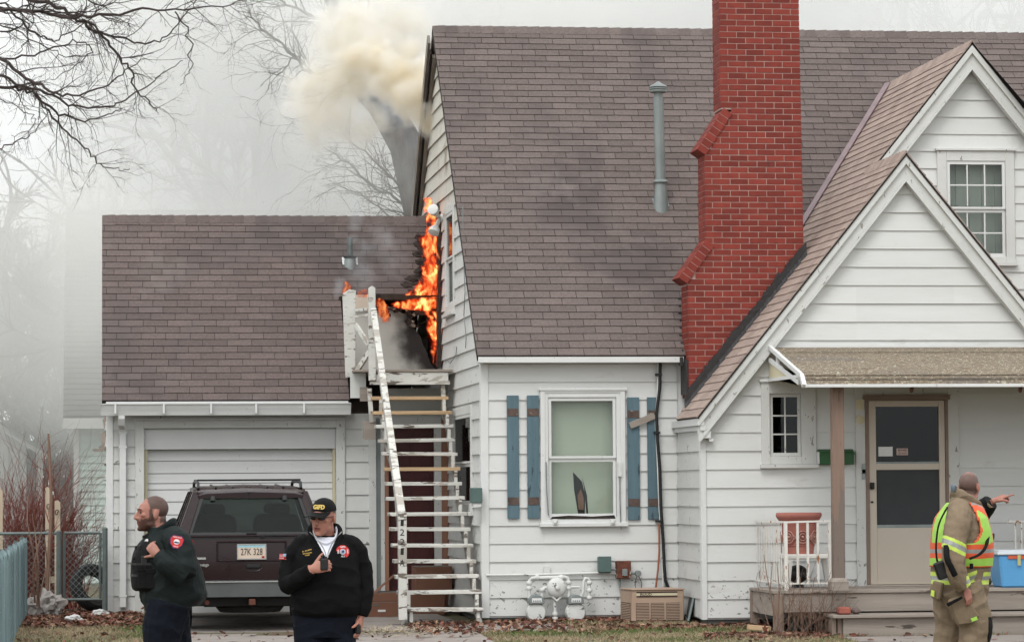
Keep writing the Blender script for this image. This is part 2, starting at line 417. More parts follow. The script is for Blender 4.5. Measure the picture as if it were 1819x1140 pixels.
# driveway: slabs with joints, and the front walk
dw = MB()
def slabs(x0, x1, y0, y1, n, lift=.006):
    for k in range(n):
        a = y0 + (y1 - y0) * k / n + .006; b = y0 + (y1 - y0) * (k + 1) / n - .006
        dw.hexa([(x0, a, gz(0, a) - .12), (x1, a, gz(0, a) - .12), (x1, b, gz(0, b) - .12), (x0, b, gz(0, b) - .12),
                 (x0, a, gz(0, a) + lift), (x1, a, gz(0, a) + lift), (x1, b, gz(0, b) + lift), (x0, b, gz(0, b) + lift)])
for a, b in ((.62, 2.27), (2.285, 3.95)): slabs(a, b, 18.0, 38.9, 7, .012)
dw.build('driveway', m_concrete, kind='structure')
dw = MB(); slabs(3.97, 5.05, 33.55, 35.0, 1, .012)
slabs(7.6, 12.4, 31.05, 32.15, 1, .014)
for k in range(3): slabs(9.0, 10.3, 20 + k * 3.6, 23.55 + k * 3.6, 1, .014)
dw.build('front_walk', m_concrete, kind='structure')

# ================================================================== generic wall pieces
def fr_front(Yw): return lambda u, z, n: V((u, Yw - n, z))
def fr_left(Xw): return lambda u, z, n: V((Xw - n, u, z))
def pieces(poly, ops):
    """convex polygon (u,z) minus rectangles -> convex polygons"""
    us = sorted({e for o in ops for e in o[:2]})
    lo, hi = min(p[0] for p in poly), max(p[0] for p in poly)
    cuts = [lo] + [u for u in us if lo + 1e-4 < u < hi - 1e-4] + [hi]
    out = []
    for a, b in zip(cuts, cuts[1:]):
        q = clip(clip(poly, -1, 0, -a), 1, 0, b)
        if len(q) < 3: continue
        holes = sorted((o[2], o[3]) for o in ops if o[0] <= a + 1e-4 and o[1] >= b - 1e-4)
        zlo = -99
        for h0, h1 in holes + [(99, 99)]:
            r = clip(clip(q, 0, -1, -zlo), 0, 1, h0)
            if len(r) >= 3 and area(r) > 2e-4: out.append(r)
            zlo = h1
    return out
def extr(mb, fr, poly, nb, nf, m=0):
    """poly in (u,z); nf may be a function of z"""
    f = nf if callable(nf) else (lambda z: nf)
    n = len(poly); vs = [fr(u, z, nb) for u, z in poly] + [fr(u, z, f(z)) for u, z in poly]
    mb.add(vs, [tuple(range(n))[::-1], tuple(range(n, 2 * n))] + [(i, (i + 1) % n, n + (i + 1) % n, n + i) for i in range(n)], m)
def siding(parent, fr, z0, pitch, z1, ur, ops, m, t0=.024, t1=.007, zfirst=None):
    z = z0; k = 0
    while z < z1 - .01:
        zt = min(z + pitch, z1)
        (a, b), (c, d) = ur(z), ur(zt)
        if b - a > .02 or d - c > .02:
            if d < c: c = d = (c + d) / 2
            for q in pieces([(a, z), (b, z), (d, zt), (c, zt)], ops):
                mb = MB(); j = rng.uniform(-.002, .002)
                extr(mb, fr, q, 0, lambda zz: t0 + j + (t1 - t0) * (zz - z) / pitch)
                mb.build('siding_board', m, parent)
        z = zt; k += 1
def slab(parent, fr, poly, ops, m, thick=.12, name='wall'):
    mb = MB()
    for q in pieces(poly, ops): extr(mb, fr, q, -thick, -.001)
    return mb.build(name, m, parent)
def rect(mb, fr, u0, u1, z0, z1, nb, nf, m=0):
    extr(mb, fr, [(u0, z0), (u1, z0), (u1, z1), (u0, z1)], nb, nf, m)
def frame4(mb, fr, o, i, nb, nf, m=0):
    """rectangular ring between outer o and inner i=(u0,u1,z0,z1), butted"""
    if i[0] > o[0]: rect(mb, fr, o[0], i[0], o[2], o[3], nb, nf, m)
    if i[1] < o[1]: rect(mb, fr, i[1], o[1], o[2], o[3], nb, nf, m)
    if i[3] < o[3]: rect(mb, fr, i[0], i[1], i[3], o[3], nb, nf, m)
    if i[2] > o[2]: rect(mb, fr, i[0], i[1], o[2], i[2], nb, nf, m)
def window(parent, fr, cas, sash, split, cols, rows_up, rows_lo, mtrim, msash, mglass, sillz=None, proud=.045, label=None, cap=True):
    """casing > sashes, panes, muntins, sill; the glass sits 6 cm behind the casing face"""
    mb = MB(); frame4(mb, fr, cas, sash, -.10, proud)
    if cap: rect(mb, fr, cas[0] - .02, cas[1] + .02, cas[3] + .001, cas[3] + .03, -.02, proud + .025)
    w = mb.build('window', mtrim, parent, bevel=.004)
    if label: w['label'] = label
    u0, u1, z0, z1 = sash
    si = MB(); rect(si, fr, cas[0] - .02, cas[1] + .02, cas[2] - .045, cas[2] - .001, -.02, proud + .04); si.build('sill', mtrim, w, bevel=.004)
    halves = [(z0, split, rows_lo, .0), (split, z1, rows_up, .022)] if split else [(z0, z1, rows_up, .0)]
    for a, b, rows, dn in halves:
        s = .038; sm = MB(); n1 = .012 + dn
        frame4(sm, fr, (u0 + .004, u1 - .004, a + .002, b - .002), (u0 + s, u1 - s, a + s * (1 if dn == 0 else .7), b - s), n1 - .035, n1)
        so_ = sm.build('sash', msash, w)
        if cols > 1 or rows > 1:
            mu = MB()
            for c in range(1, cols):
                uu = u0 + s + (u1 - u0 - 2 * s) * c / cols; rect(mu, fr, uu - .008, uu + .008, a + s, b - s, n1 - .028, n1 - .006); mu.build('muntin', msash, w); mu = MB()
            for r in range(1, rows):
                zz = a + s + (b - a - 2 * s) * r / rows; rect(mu, fr, u0 + s, u1 - s, zz - .008, zz + .008, n1 - .027, n1 - .005); mu.build('muntin', msash, w); mu = MB()
        for c in range(cols):
            for r in range(rows):
                gm = MB()
                ua = u0 + s + (u1 - u0 - 2 * s) * c / cols; ub = u0 + s + (u1 - u0 - 2 * s) * (c + 1) / cols
                za = a + s + (b - a - 2 * s) * r / rows; zb = a + s + (b - a - 2 * s) * (r + 1) / rows
                rect(gm, fr, ua + .001, ub - .001, za + .001, zb - .001, n1 - .022, n1 - .018); gm.build('pane', mglass, w)
    return w
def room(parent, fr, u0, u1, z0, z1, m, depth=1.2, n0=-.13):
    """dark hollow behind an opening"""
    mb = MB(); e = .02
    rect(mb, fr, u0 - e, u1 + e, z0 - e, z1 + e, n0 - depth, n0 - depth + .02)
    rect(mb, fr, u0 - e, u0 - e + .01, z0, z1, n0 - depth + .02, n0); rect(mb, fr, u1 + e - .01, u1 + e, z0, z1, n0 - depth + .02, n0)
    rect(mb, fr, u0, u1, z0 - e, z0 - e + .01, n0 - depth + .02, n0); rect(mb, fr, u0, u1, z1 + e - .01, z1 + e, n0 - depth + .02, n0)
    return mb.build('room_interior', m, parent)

# ------------------------------------------------------------------ shingles
TAB, EXPO = .305, .127
_tabmesh = {}
class Roof:
    """plane with origin O, unit U along the courses, unit Vv up the slope"""
    def __init__(s, O, U, Vv):
        s.O = V(O); s.U = V(U).normalized(); s.V = V(Vv).normalized(); s.N = s.U.cross(s.V)
        if s.N.z < 0: s.N = -s.N
    def P(s, u, v, n=0): return s.O + s.U * u + s.V * v + s.N * n
    def uv(s, p): p = V(p) - s.O; return (p.dot(s.U), p.dot(s.V))
def tabs(roof, polys, seed=1, u_shift=0.0):
    """list of (roof, polygon, full?, u0, v0)"""
    r = random.Random(seed); out = []
    lo = min(p[1] for q in polys for p in q); hi = max(p[1] for q in polys for p in q)
    ul = min(p[0] for q in polys for p in q); uh = max(p[0] for q in polys for p in q)
    k = 0; v = lo
    while v < hi - .02:
        us = ul - TAB + u_shift + (k % 2) * TAB / 2 + ((k // 2) % 3) * .028
        while us < uh:
            e = r.uniform(-.004, .004)
            full = [(us + .0035, v + e), (us + TAB - .0035, v + e), (us + TAB - .0035, v + EXPO + .004), (us + .0035, v + EXPO + .004)]
            for cp in polys:
                q = clip_poly(full, cp)
                if len(q) >= 3 and area(q) > 8e-4:
                    out.append((roof, q, area(q) > .98 * area(full), us, v, e))
            us += TAB
        v += EXPO; k += 1
    return out
def tab_vs(roof, q, v0, lift=0.0):
    bot = [roof.P(u, v, -.003) for u, v in q]
    top = [roof.P(u, v, .013 + lift - .010 * (v - v0) / EXPO) for u, v in q]
    return bot + top
def tab_add(mb, t):
    roof, q, full, us, v, e = t; n = len(q)
    mb.add(tab_vs(roof, q, v), [tuple(range(n))[::-1], tuple(range(n, 2 * n))] + [(i, (i + 1) % n, n + (i + 1) % n, n + i) for i in range(n)])
def tab_inst(t, m, parent):
    roof, q, full, us, v, e = t
    fl = roof.U.cross(roof.V).z < 0; sg = -1 if fl else 1
    key = m.name + str(fl)
    if key not in _tabmesh:
        w = TAB - .007; h = EXPO + .004
        me = bpy.data.meshes.new('shingle')
        me.from_pydata([(0, 0, -.003 * sg), (w, 0, -.003 * sg), (w, h, -.003 * sg), (0, h, -.003 * sg), (0, 0, .013 * sg), (w, 0, .013 * sg), (w, h, .003 * sg), (0, h, .003 * sg)], [],
                       [f[::sg] for f in ((3, 2, 1, 0), (4, 5, 6, 7), (0, 1, 5, 4), (1, 2, 6, 5), (2, 3, 7, 6), (3, 0, 4, 7))])
        me.materials.append(m); _tabmesh[key] = me
    R = Matrix((roof.U, roof.V, roof.U.cross(roof.V))).transposed()
    return inst('shingle', _tabmesh[key], Matrix.Translation(roof.P(us + .0035, v + e)) @ R.to_4x4(), parent)
def in_frame(p, mg=0):
    x, y = proj(p); return -mg < x < PW + mg and -mg < y < PH + mg
def deck(parent, roof, polys, m, thick=.07, name='roof'):
    mb = MB()
    for q in polys:
        mb.prism([roof.P(u, v, -.004) for u, v in q], roof.N * -thick)
    return mb.build(name, m, parent)

# ================================================================== HOUSE
house = thing('house', 'white clapboard house with steep brown shingle roof and red brick chimney, smoke leaving its gable', 'house', (8.0, 38.0, 0))
X_S = gx(858, Y_M)                       # left gable wall
Ye = 35.28
pE = W(848, 632, Ye); X_L = pE.x; Z_E = pE.z
Y_R = bis(lambda y: W(768, 50, y).x - X_L, 36.5, 48)
Z_R = W(768, 50, Y_R).z
MS = (Z_R - Z_E) / (Y_R - Ye)
X_END = 17.5
Y_B = 2 * Y_R - Ye
def zmain(y): return Z_E + MS * (y - Ye) if y < Y_R else Z_R - MS * (y - Y_R)
print('HOUSE', X_S, X_L, Z_E, Y_R, Z_R, math.degrees(math.atan(MS)))
R_main = Roof((X_L, Ye, Z_E), (1, 0, 0), (0, 1, MS))
R_back = Roof((X_END, Y_B, Z_E), (-1, 0, 0), (0, -1, MS))
SL = math.hypot(Y_R - Ye, Z_R - Z_E)
LEN = X_END - X_L
# cross-gable roof planes
Y_F = 33.85; Y_A = 35.32
pB = W(1610, 271, Y_F); pL = W(1238, 741, Y_F)
SB = (pB.z - pL.z) / (pB.x - pL.x)
pA = W(1730, 79, Y_A)
def zL(x): return pB.z + SB * (x - pB.x)
XA = pA.x; ZA = (pA.z + zL(XA)) / 2; XA = pB.x + (ZA - pB.z) / SB
print('GABLE', SB, pB, pA, zL(pA.x), XA, ZA)
XE = pL.x                                # eave of the left plane
def yvalley(x): return Ye + (zL(x) - Z_E) / MS
U_L = V((0, 1, 0)); V_L = V((1, 0, SB)).normalized()
R_L = Roof((XE, Y_F, pL.z), U_L, V_L)   # courses run along Y
def uvL(x, y): return R_L.uv((x, y, zL(x)))
yA_back = yvalley(XA)
polyL1 = [uvL(XE, Y_F), uvL(XE, min(35.5, yvalley(XE) + .6)), uvL(pB.x, yvalley(pB.x) + .12), uvL(pB.x, Y_F)]
polyL2 = [uvL(pB.x, Y_A), uvL(pB.x, yvalley(pB.x) + .12), uvL(XA, yA_back + .12), uvL(XA, Y_A)]
def ccw(p):
    s = sum(p[i][0] * p[(i + 1) % len(p)][1] - p[(i + 1) % len(p)][0] * p[i][1] for i in range(len(p)))
    return p if s > 0 else p[::-1]
polyL1, polyL2 = ccw(polyL1), ccw(polyL2)
# right-hand planes
R_VR = Roof((2 * pB.x - XE, 35.45, pL.z), (0, -1, 0), (-1, 0, SB))
polyVR = ccw([(0, 0), (35.45 - Y_F, 0), (35.45 - Y_F, math.hypot(pB.x - XE, pB.z - pL.z)), (0, math.hypot(pB.x - XE, pB.z - pL.z))])
x_r = 2 * XA - XE
R_AR = Roof((x_r, yA_back, zL(XE)), (0, -1, 0), (-1, 0, SB))
hA = math.hypot(XA - XE, ZA - zL(XE))
polyAR = ccw([(yA_back - yvalley(XE) - .1, 0), (yA_back - Y_A, 0), (yA_back - Y_A, hA), (-.1, hA)])

polyM = [[(0, 0), (LEN, 0), (LEN, SL), (0, SL)]]
roof_o = deck(house, R_main, polyM, m_felt)
deck(house, R_back, [[(0, 0), (LEN, 0), (LEN, SL), (0, SL)]], m_shing)
gab_o = deck(house, R_L, [polyL1, polyL2], m_felt, .018)
deck(house, R_VR, [polyVR], m_felt, .018)
deck(house, R_AR, [polyAR], m_felt, .018)
# visible part of the main roof: left of the valley, plus what shows right of the big gable
T = tabs(R_main, polyM, 3)
keep = []
for t in T:
    c = R_main.P(t[1][0][0], t[1][0][1] + .06)
    if c.x > XE and zL(min(c.x, XA) if c.x < XA else 2 * XA - c.x) > c.z + .05: continue
    if c.x > XA and zL(2 * XA - c.x) > c.z + .05: continue
    keep.append(t)
TL = tabs(R_L, [polyL1, polyL2], 5, .09)
TV = tabs(R_VR, [polyVR], 7) + tabs(R_AR, [polyAR], 8)
seen = [t for t in keep if t[2] and in_frame(t[0].P(t[3] + .15, t[4] + .06))]
def behind_chimney(t):
    x, y = proj(t[0].P(t[3] + .15, t[4])); return 1190 < x < 1430 or x > 1420
cand = sorted([t for t in seen if not behind_chimney(t)], key=lambda t: t[4])[:215]
candL = [t for t in TL if t[2] and in_frame(t[0].P(t[3] + .15, t[4] + .06)) and t[0].P(t[3], t[4]).y < 34.85][:85]
ids = {id(t) for t in cand + candL}
for t in cand: tab_inst(t, m_shing, roof_o)
for t in candL: tab_inst(t, m_shing_p, gab_o)
def rest(lst, m, parent, name='shingles'):
    mb = MB()
    for t in lst:
        if id(t) not in ids: tab_add(mb, t)
    return mb.build(name, m, parent, kind='stuff')
rest(keep, m_shing, roof_o, 'roof_shingles')
rest(TL + TV, m_shing_p, gab_o, 'gable_roof_shingles')
# ridge caps: bent pieces, one by one
def ridge_caps(parent, p0, p1, s1, s2, m, w=.13, step=.15, lift=.012):
    """s1, s2: down-slope unit vectors on both sides"""
    p0, p1 = V(p0), V(p1); d = (p1 - p0); n = int(d.length / step); d = d / n
    me = None
    for k in range(n):
        a = p0 + d * k; b = p0 + d * (k + 1.12)
        up = V((0, 0, 1)); mb = MB()
        R = []
        for q, l in ((a, lift), (b, lift + .012)):
            R.append([q + V(s1) * w + up * (l - .012), q + up * (l + .004), q + V(s2) * w + up * (l - .012), q + V(s2) * w + up * (l - .022), q + up * (l - .008), q + V(s1) * w + up * (l - .022)])
        if me is None:
            mb.rings([[p - a for p in r] for r in R]); o = mb.build('ridge_cap', m, parent, local=True); me = o.data
            o.location = a - root_of(parent).location
        else:
            inst('ridge_cap', me, Matrix.Translation(a), parent)
sd = V((0, -1, -MS)).normalized(); sb_ = V((0, 1, -MS)).normalized()
ridge_caps(roof_o, (X_L, Y_R, Z_R + .01), (X_END, Y_R, Z_R + .01), sd, sb_, m_shing)
sl_ = V((-1, 0, -SB)).normalized(); sr_ = V((1, 0, -SB)).normalized()
ridge_caps(gab_o, (pB.x, Y_F, pB.z + .01), (pB.x, 35.5, pB.z + .01), sl_, sr_, m_shing_p)
ridge_caps(gab_o, (XA, Y_A, ZA + .01), (XA, yA_back, ZA + .01), sl_, sr_, m_shing_p)
# valley flashing
mb = MB()
pv = [V((x, yvalley(x), zL(x))) for x in (gx(1405, 36.5), XA - .03)]
off = V((-.02, -.02, .045))
mb.bar(pv[0] + off, pv[1] + off, .085, .02, up=R_main.N + R_L.N)
mb.build('valley_flashing', m_flash, gab_o, bevel=.004)

# ---- walls
FM, FS, FV = fr_front(Y_M), fr_left(X_S), fr_front(Y_V)
XV = gx(1249, Y_V)                        # left side wall of the entry projection
XVC = pB.x; XV_R = 2 * XVC - XV
z_bot = fz(1092, Y_M); PITCH = fz(836.7, Y_M) - fz(868.5, Y_M)
z_top = fz(641, Y_M)
mw = (gx(960, Y_M, 800), gx(1110, Y_M, 800), fz(928, Y_M), fz(694, Y_M))
msash = (gx(973, Y_M, 800), gx(1094, Y_M, 800), fz(918, Y_M), fz(706, Y_M))
ins = .03
op_main = [(mw[0] + ins, mw[1] - ins, mw[2] + ins, mw[3] - ins)]
slab(house, FM, [(X_S + .01, z_bot - .02), (X_END, z_bot - .02), (X_END, z_top), (X_S + .01, z_top)], [msash], m_trim)
siding(house, FM, z_bot, PITCH, z_top - .03, lambda z: (gx(868, Y_M), XV - .005), op_main, m_side)
mb = MB(); rect(mb, FM, X_S - .024, gx(868, Y_M), z_bot - .02, z_top - .03, .0, .034)
mb.box(X_S - .026, X_S - .001, Y_M + .0, Y_M + .09, z_bot - .02, z_top - .03)
mb.build('corner_board', m_trim, house, bevel=.003)
mb = MB(); rect(mb, FM, X_S, XV - .03, z_top - .03, z_top + .03, 0, .03); mb.build('frieze_board', m_trim, house)
mb = MB(); mb.box(X_L + .01, gx(1217, Ye), Ye - .012, Ye + .02, Z_E - .075, Z_E - .012); mb.build('fascia', m_trim, house)
mb = MB(); mb.box(X_L + .01, gx(1217, Ye), Ye + .021, Y_M - .032, Z_E - .075, Z_E - .06); mb.build('soffit', m_trim_old, house)
# left gable wall
zs0 = z_bot
ra = lambda z: (max(Y_M + .09, Ye + (z + .13 - Z_E) / MS), min(Y_B - .3, Y_R + (Z_R - z - .13) / MS))
lw = (WX(843, X_S).y, WX(809.5, X_S).y, W(826, 908, 37.2).z, W(826, 722, 37.2).z)     # lower side window
lw_s = (lw[0] + .10, lw[1] - .10, lw[2] + .09, lw[3] - .10)
uw = (38.05, 39.05, W(800, 556, 38.6).z, W(800, 362, 38.6).z)      # upper side window
uw_s = (uw[0] + .1, uw[1] - .1, uw[2] + .1, uw[3] - .12)
gp = [(Y_M + .01, z_bot - .02), (Y_B - .2, z_bot - .02), (Y_B - .2, zmain(Y_B - .2) - .1), (Y_R, Z_R - .12), (Y_M + .01, zmain(Y_M) - .1)]
slab(house, FS, gp, [lw_s, uw_s], m_trim)
opsL = [(lw[0] + .02, lw[1] - .02, lw[2] + .02, lw[3] - .02), (uw[0] + .02, uw[1] - .02, uw[2] + .02, uw[3] - .02)]
zk = z_bot + PITCH * 23
siding(house, FS, z_bot, PITCH, zk, ra, opsL, m_side2, t0=.03); siding(house, FS, zk, PITCH, Z_R - .15, ra, opsL, m_sooty, t0=.03)
window(house, FS, lw, lw_s, (lw_s[2] + lw_s[3]) / 2 - .05, 1, 1, 1, m_trim_old, m_trim_old, m_glass_d, proud=.04, label='narrow side window beside the staircase', cap=False)
room(house, FS, lw_s[0], lw_s[1], lw_s[2], lw_s[3], m_darkgrey, 1.0)
window(house, FS, uw, uw_s, (uw_s[2] + uw_s[3]) / 2, 1, 1, 1, m_trim_old, m_trim_old, m_glass_d, proud=.04, label='upper gable window next to the flames', cap=False)
room(house, FS, uw_s[0], uw_s[1], uw_s[2], uw_s[3], m_panel, .6)
# rakes of the left gable
mb = MB(); mb.bar(R_main.P(.03, 0, -.06), R_main.P(.03, SL, -.06), .03, .10, up=R_main.N); mb.build('rake_board', m_trim, house)
for dx, w, mm, nm in ((-.02, .035, m_soffit, 'rake_board'), (.0, .02, m_char, 'burnt_rake_moulding')):
    mb = MB(); a = V((X_L + dx - .02, Y_R + .05, Z_R - .14 - (0 if dx < 0 else .16))); b = V((X_L + dx - .02, Y_B, Z_E - .14 - (0 if dx < 0 else .16)))
    mb.bar(a, b, w, .16 if dx < 0 else .09, up=R_back.N); o = mb.build(nm, mm, house)
o['label'] = 'rake moulding burnt black'
mb = MB(); a = V((X_L + .03, Y_R + .1, Z_R - .35)); b = V((X_L + .03, Y_B, Z_E - .35)); mb.bar(a, b, .05, .07, up=R_back.N); mb.build('frieze_board', m_soffit, house)
mb = MB(); slabp = [(X_END - .02, Y_M, 0), (X_END - .02, Y_B - .2, 0), (X_END - .02, Y_B - .2, Z_E - .1), (X_END - .02, Y_R, Z_R - .12), (X_END - .02, Y_M, Z_E - .1)]
mb.prism(slabp, (-.1, 0, 0)); mb.build('wall', m_side, house)
mb = MB(); mb.box(X_S + .05, X_END - .1, Y_B - .32, Y_B - .2, 0, Z_E - .05); mb.build('wall', m_side, house)
# foundation
mb = MB(); mb.box(X_S + .04, X_END, Y_M + .04, Y_B - .25, -.3, z_bot - .022)
mb.box(XV + .05, XV_R - .05, Y_V + .05, Y_M + .03, -.3, fz(1095, Y_V) - .022); mb.build('foundation', m_found, house)
# main window: double hung with shade
wM = window(house, FM, mw, msash, fz(814, Y_M), 1, 1, 1, m_trim, m_trim, m_glass, label='double hung window with drawn pale green shade', proud=.05)
mb = MB(); frame4(mb, FM, (gx(960, Y_M), gx(1110, Y_M), fz(930, Y_M), fz(691, Y_M)), (gx(968, Y_M), gx(1102, Y_M), fz(924, Y_M), fz(697, Y_M)), .0501, .062)
mb.build('casing_bead', m_trim, wM)
sh_n = -.14
mb = MB(); rect(mb, FM, msash[0], msash[1], fz(890, Y_M) * 0 + msash[2], msash[3], sh_n - .01, sh_n); mb.build('window_shade', m_shade, wM)
# the gap torn in the shade: a dark wedge, with a figure's reflection painted on as a flat patch
mb = MB(); wp = lambda x, y: (gx(x, Y_M, y), fz(y, Y_M))
extr(mb, FM, [wp(1030, 912), wp(1042, 912), wp(1043, 880), wp(1037, 855), wp(1021, 838), wp(1023, 870)], sh_n + .001, sh_n + .003)
extr(mb, FM, [wp(1045, 912), wp(1048, 912), wp(1046, 880), wp(1037, 846), wp(1041, 868)], sh_n + .001, sh_n + .003)
o = mb.build('shade_gap', m_dark, wM); o['label'] = 'dark curved gap in the window shade'
mb = MB()
extr(mb, FM, [wp(1031, 905), wp(1040, 905), wp(1040, 885), wp(1035, 868), wp(1029, 880)], sh_n + .0032, sh_n + .004); mb.build('painted_figure_reflection', m_redwood, wM)
mb = MB(); extr(mb, FM, [wp(976, 921), wp(1092, 921), wp(1090, 915), wp(1050, 917), wp(1010, 915), wp(980, 917)], .052, .058); mb.build('black_sill_edge', m_char, wM)  # black strip with a wavy upper edge along the sill
for px in (986, 1088):
    mb = MB(); q = W(px, 927, Y_M - .08); mb.box(q.x - .03, q.x + .03, Y_M - .10, Y_M - .06, q.z - .035, q.z + .035); mb.tube([(q.x, Y_M - .12, q.z), (q.x, Y_M - .1, q.z)], .02); mb.build('bracket', m_meter, wM, bevel=.006)
for xa, ya, xb, yb in ((970, 820, 974, 915), (1101, 822, 1103, 940)):
    mb = MB(); mb.tube([W(xa, ya, Y_M - .075), W((xa + xb) / 2 - 1, (ya + yb) / 2, Y_M - .085), W(xb, yb, Y_M - .075)], .007, 6); mb.build('window_rod', m_grey, wM)
mb = MB(); q = W(1101, 830, Y_M - .075); mb.box(q.x - .02, q.x + .02, Y_M - .09, Y_M - .055, q.z - .1, q.z + .06); mb.build('latch', m_meter, wM)
# shutters: pairs of loose boards
for x0, x1, y0, y1, tilt in ((900, 921, 702, 920, .0), (935.7, 957, 702, 920, .0), (1113.6, 1135, 706, 924, .003), (1149, 1168, 706, 923, .002)):
    a, b = gx(x0, Y_M, 800), gx(x1, Y_M, 800); z0, z1 = fz(y1, Y_M), fz(y0, Y_M); mb = MB()
    rect(mb, FM, a, b, z0, z1, .028, .05)
    o = mb.build('shutter_board', m_blue, house, bevel=.003); o['label'] = 'blue painted shutter board'
    for yy in (732, 889):
        mb = MB(); zz = fz(yy + (4 if x0 > 1100 else 0), Y_M)
        rect(mb, FM, a + .005, b - .005, zz - .043, zz + .043, .0505, .055); o2 = mb.build('batten_mark', m_batten, o)
mb = MB(); mb.bar(W(1119, 756, Y_M - .075), W(1163, 738, Y_M - .075), .02, .075, up=(0, 0, 1)); o = mb.build('loose_batten', m_greywood, house, bevel=.003); o['label'] = 'loose shutter batten hanging aslant'
# ---- entry projection
zvb = fz(1095, Y_V, 1400); PV = fz(964, Y_V, 1400) - fz(996.8, Y_V, 1400)
zcut = 9
inner = lambda z: (max(XV, XVC - (pB.z - z) / SB + .16), min(XV_R, XVC + (pB.z - z) / SB - .16))
sw = (gx(1353, Y_V), gx(1450, Y_V), fz(824, Y_V, 1400), fz(679, Y_V, 1400))
sw_s = (gx(1368, Y_V), gx(1424, Y_V), fz(810, Y_V, 1400), fz(699, Y_V, 1400))
dr = (gx(1520, Y_V), gx(1704, Y_V), fz(1040, Y_V, 1600), fz(685, Y_V, 1600))
dr_i = (gx(1537, Y_V), gx(1684, Y_V), fz(1040, Y_V, 1600), fz(703, Y_V, 1600))
opsV = [(sw[0] + ins, sw[1] - ins, sw[2] + ins, sw[3] - ins), (dr[0] + ins, dr[1] - ins, dr[2], dr[3] - ins)]
zg = pL.z
slab(house, FV, [(XV + .01, zvb - .02), (XV_R - .01, zvb - .02), (XV_R - .01, zg + .1), (XVC, pB.z - .12), (XV + .01, zg + .1)], [sw_s, dr_i], m_trim)
siding(house, FV, zvb, PV, pB.z - .1, lambda z: (max(gx(1254, Y_V), inner(z)[0]), inner(z)[1]), opsV, m_side)
FVS = fr_left(XV)
slab(house, FVS, [(Y_V + .01, zvb - .02), (Y_M, zvb - .02), (Y_M, zg + .0), (Y_V + .01, zg + .0)], [], m_trim)
siding(house, FVS, zvb, PV, fz(770, Y_V, 1240), lambda z: (Y_V + .09, Y_M - .03), [], m_side2)
mb = MB(); rect(mb, FV, XV - .024, gx(1254, Y_V), zvb - .02, fz(752, Y_V, 1245), 0, .034); mb.box(XV - .026, XV - .001, Y_V, Y_V + .089, zvb - .02, fz(765, Y_V, 1245)); mb.build('corner_board', m_trim, house, bevel=.003)
# box cornice along the eave of the projection
for (dx0, dx1, za, zb) in ((.0, .05, .0, -.075), (.03, .10, -.077, -.13), (.07, .16, -.132, -.215), (.13, .19, -.217, -.25)):
    mb = MB(); mb.box(XE + dx0 + .012, max(XE + dx1, XV - .002), Y_F + .02 + dx0 * .2, Y_M - .03, pL.z + zb - .012, pL.z + za - .012); mb.build('cornice_board', m_trim, house)
# rake boards
def rake(xc, zc, s, y, xe, wid, m, right=True):
    for sg in ((1, -1) if right else (1,)):
        top = V((xc, y, zc - .026)); d = V((-sg, 0, -s)).normalized(); n = V((sg * -s, 0, 1)).normalized()
        ln = (xc - xe) / abs(d.x)
        for k, (w0, w1, yy, nm) in enumerate(((.0, .062, y - .0, 'crown_moulding'), (.0625, .165, y + .035, 'rake_board'), (.1655, .185, y + .012, 'rake_moulding'))):
            mb = MB()
            vo = lambda w: V((0, 0, -w * math.sqrt(1 + s * s)))
            P = [top + vo(w0), top + d * ln + vo(w0), top + d * ln + vo(w1), top + vo(w1)]
            P = [V((p.x, yy, p.z)) for p in P]
            mb.prism(P, (0, .10, 0)); mb.build(nm, m, house)
rake(pB.x, pB.z, SB, Y_F + .01, XE + .03, .18, m_trim_old)
rake(XA, ZA, SB, Y_A + .0, XE + 1.9, .18, m_trim_old)
wS = window(house, FV, sw, sw_s, None, 2, 3, 3, m_trim_old, m_trim_old, m_glass_d, label='small six pane window beside the front door', cap=True)
room(house, FV, sw_s[0], sw_s[1], sw_s[2], sw_s[3], m_dark, .9)
mb = MB(); a = W(1378, 800, Y_V + .35); b = W(1395, 742, Y_V + .35)
mb.rings([[V((a.x + .0, a.y, a.z)), V((b.x, a.y + .03, a.z + .02)), V((b.x - .03, a.y + .06, a.z)), V((a.x, a.y + .05, a.z))], [V((a.x + .02, a.y, a.z + .2)), V((b.x + .02, a.y + .02, a.z + .22)), V((b.x, a.y + .06, a.z + .2)), V((a.x + .01, a.y + .05, a.z + .2))],
          [V((a.x + .05, a.y, a.z + .37)), V((b.x - .01, a.y + .02, a.z + .38)), V((b.x - .03, a.y + .06, a.z + .38)), V((a.x + .04, a.y + .05, a.z + .37))]])
mb.build('blue_plastic_sheet', mat('blue_sheet', (.02, .16, .28), (.01, .06, .12), rough=.3, scale=8, stretch=(3, 1, .5)), wS)
mb = MB(); a = W(1398, 806, Y_V + .3); b = W(1420, 758, Y_V + .3); mb.box(a.x, b.x + .1, a.y, a.y + .1, a.z, b.z); mb.build('indoor_cabinet', m_panel, wS)
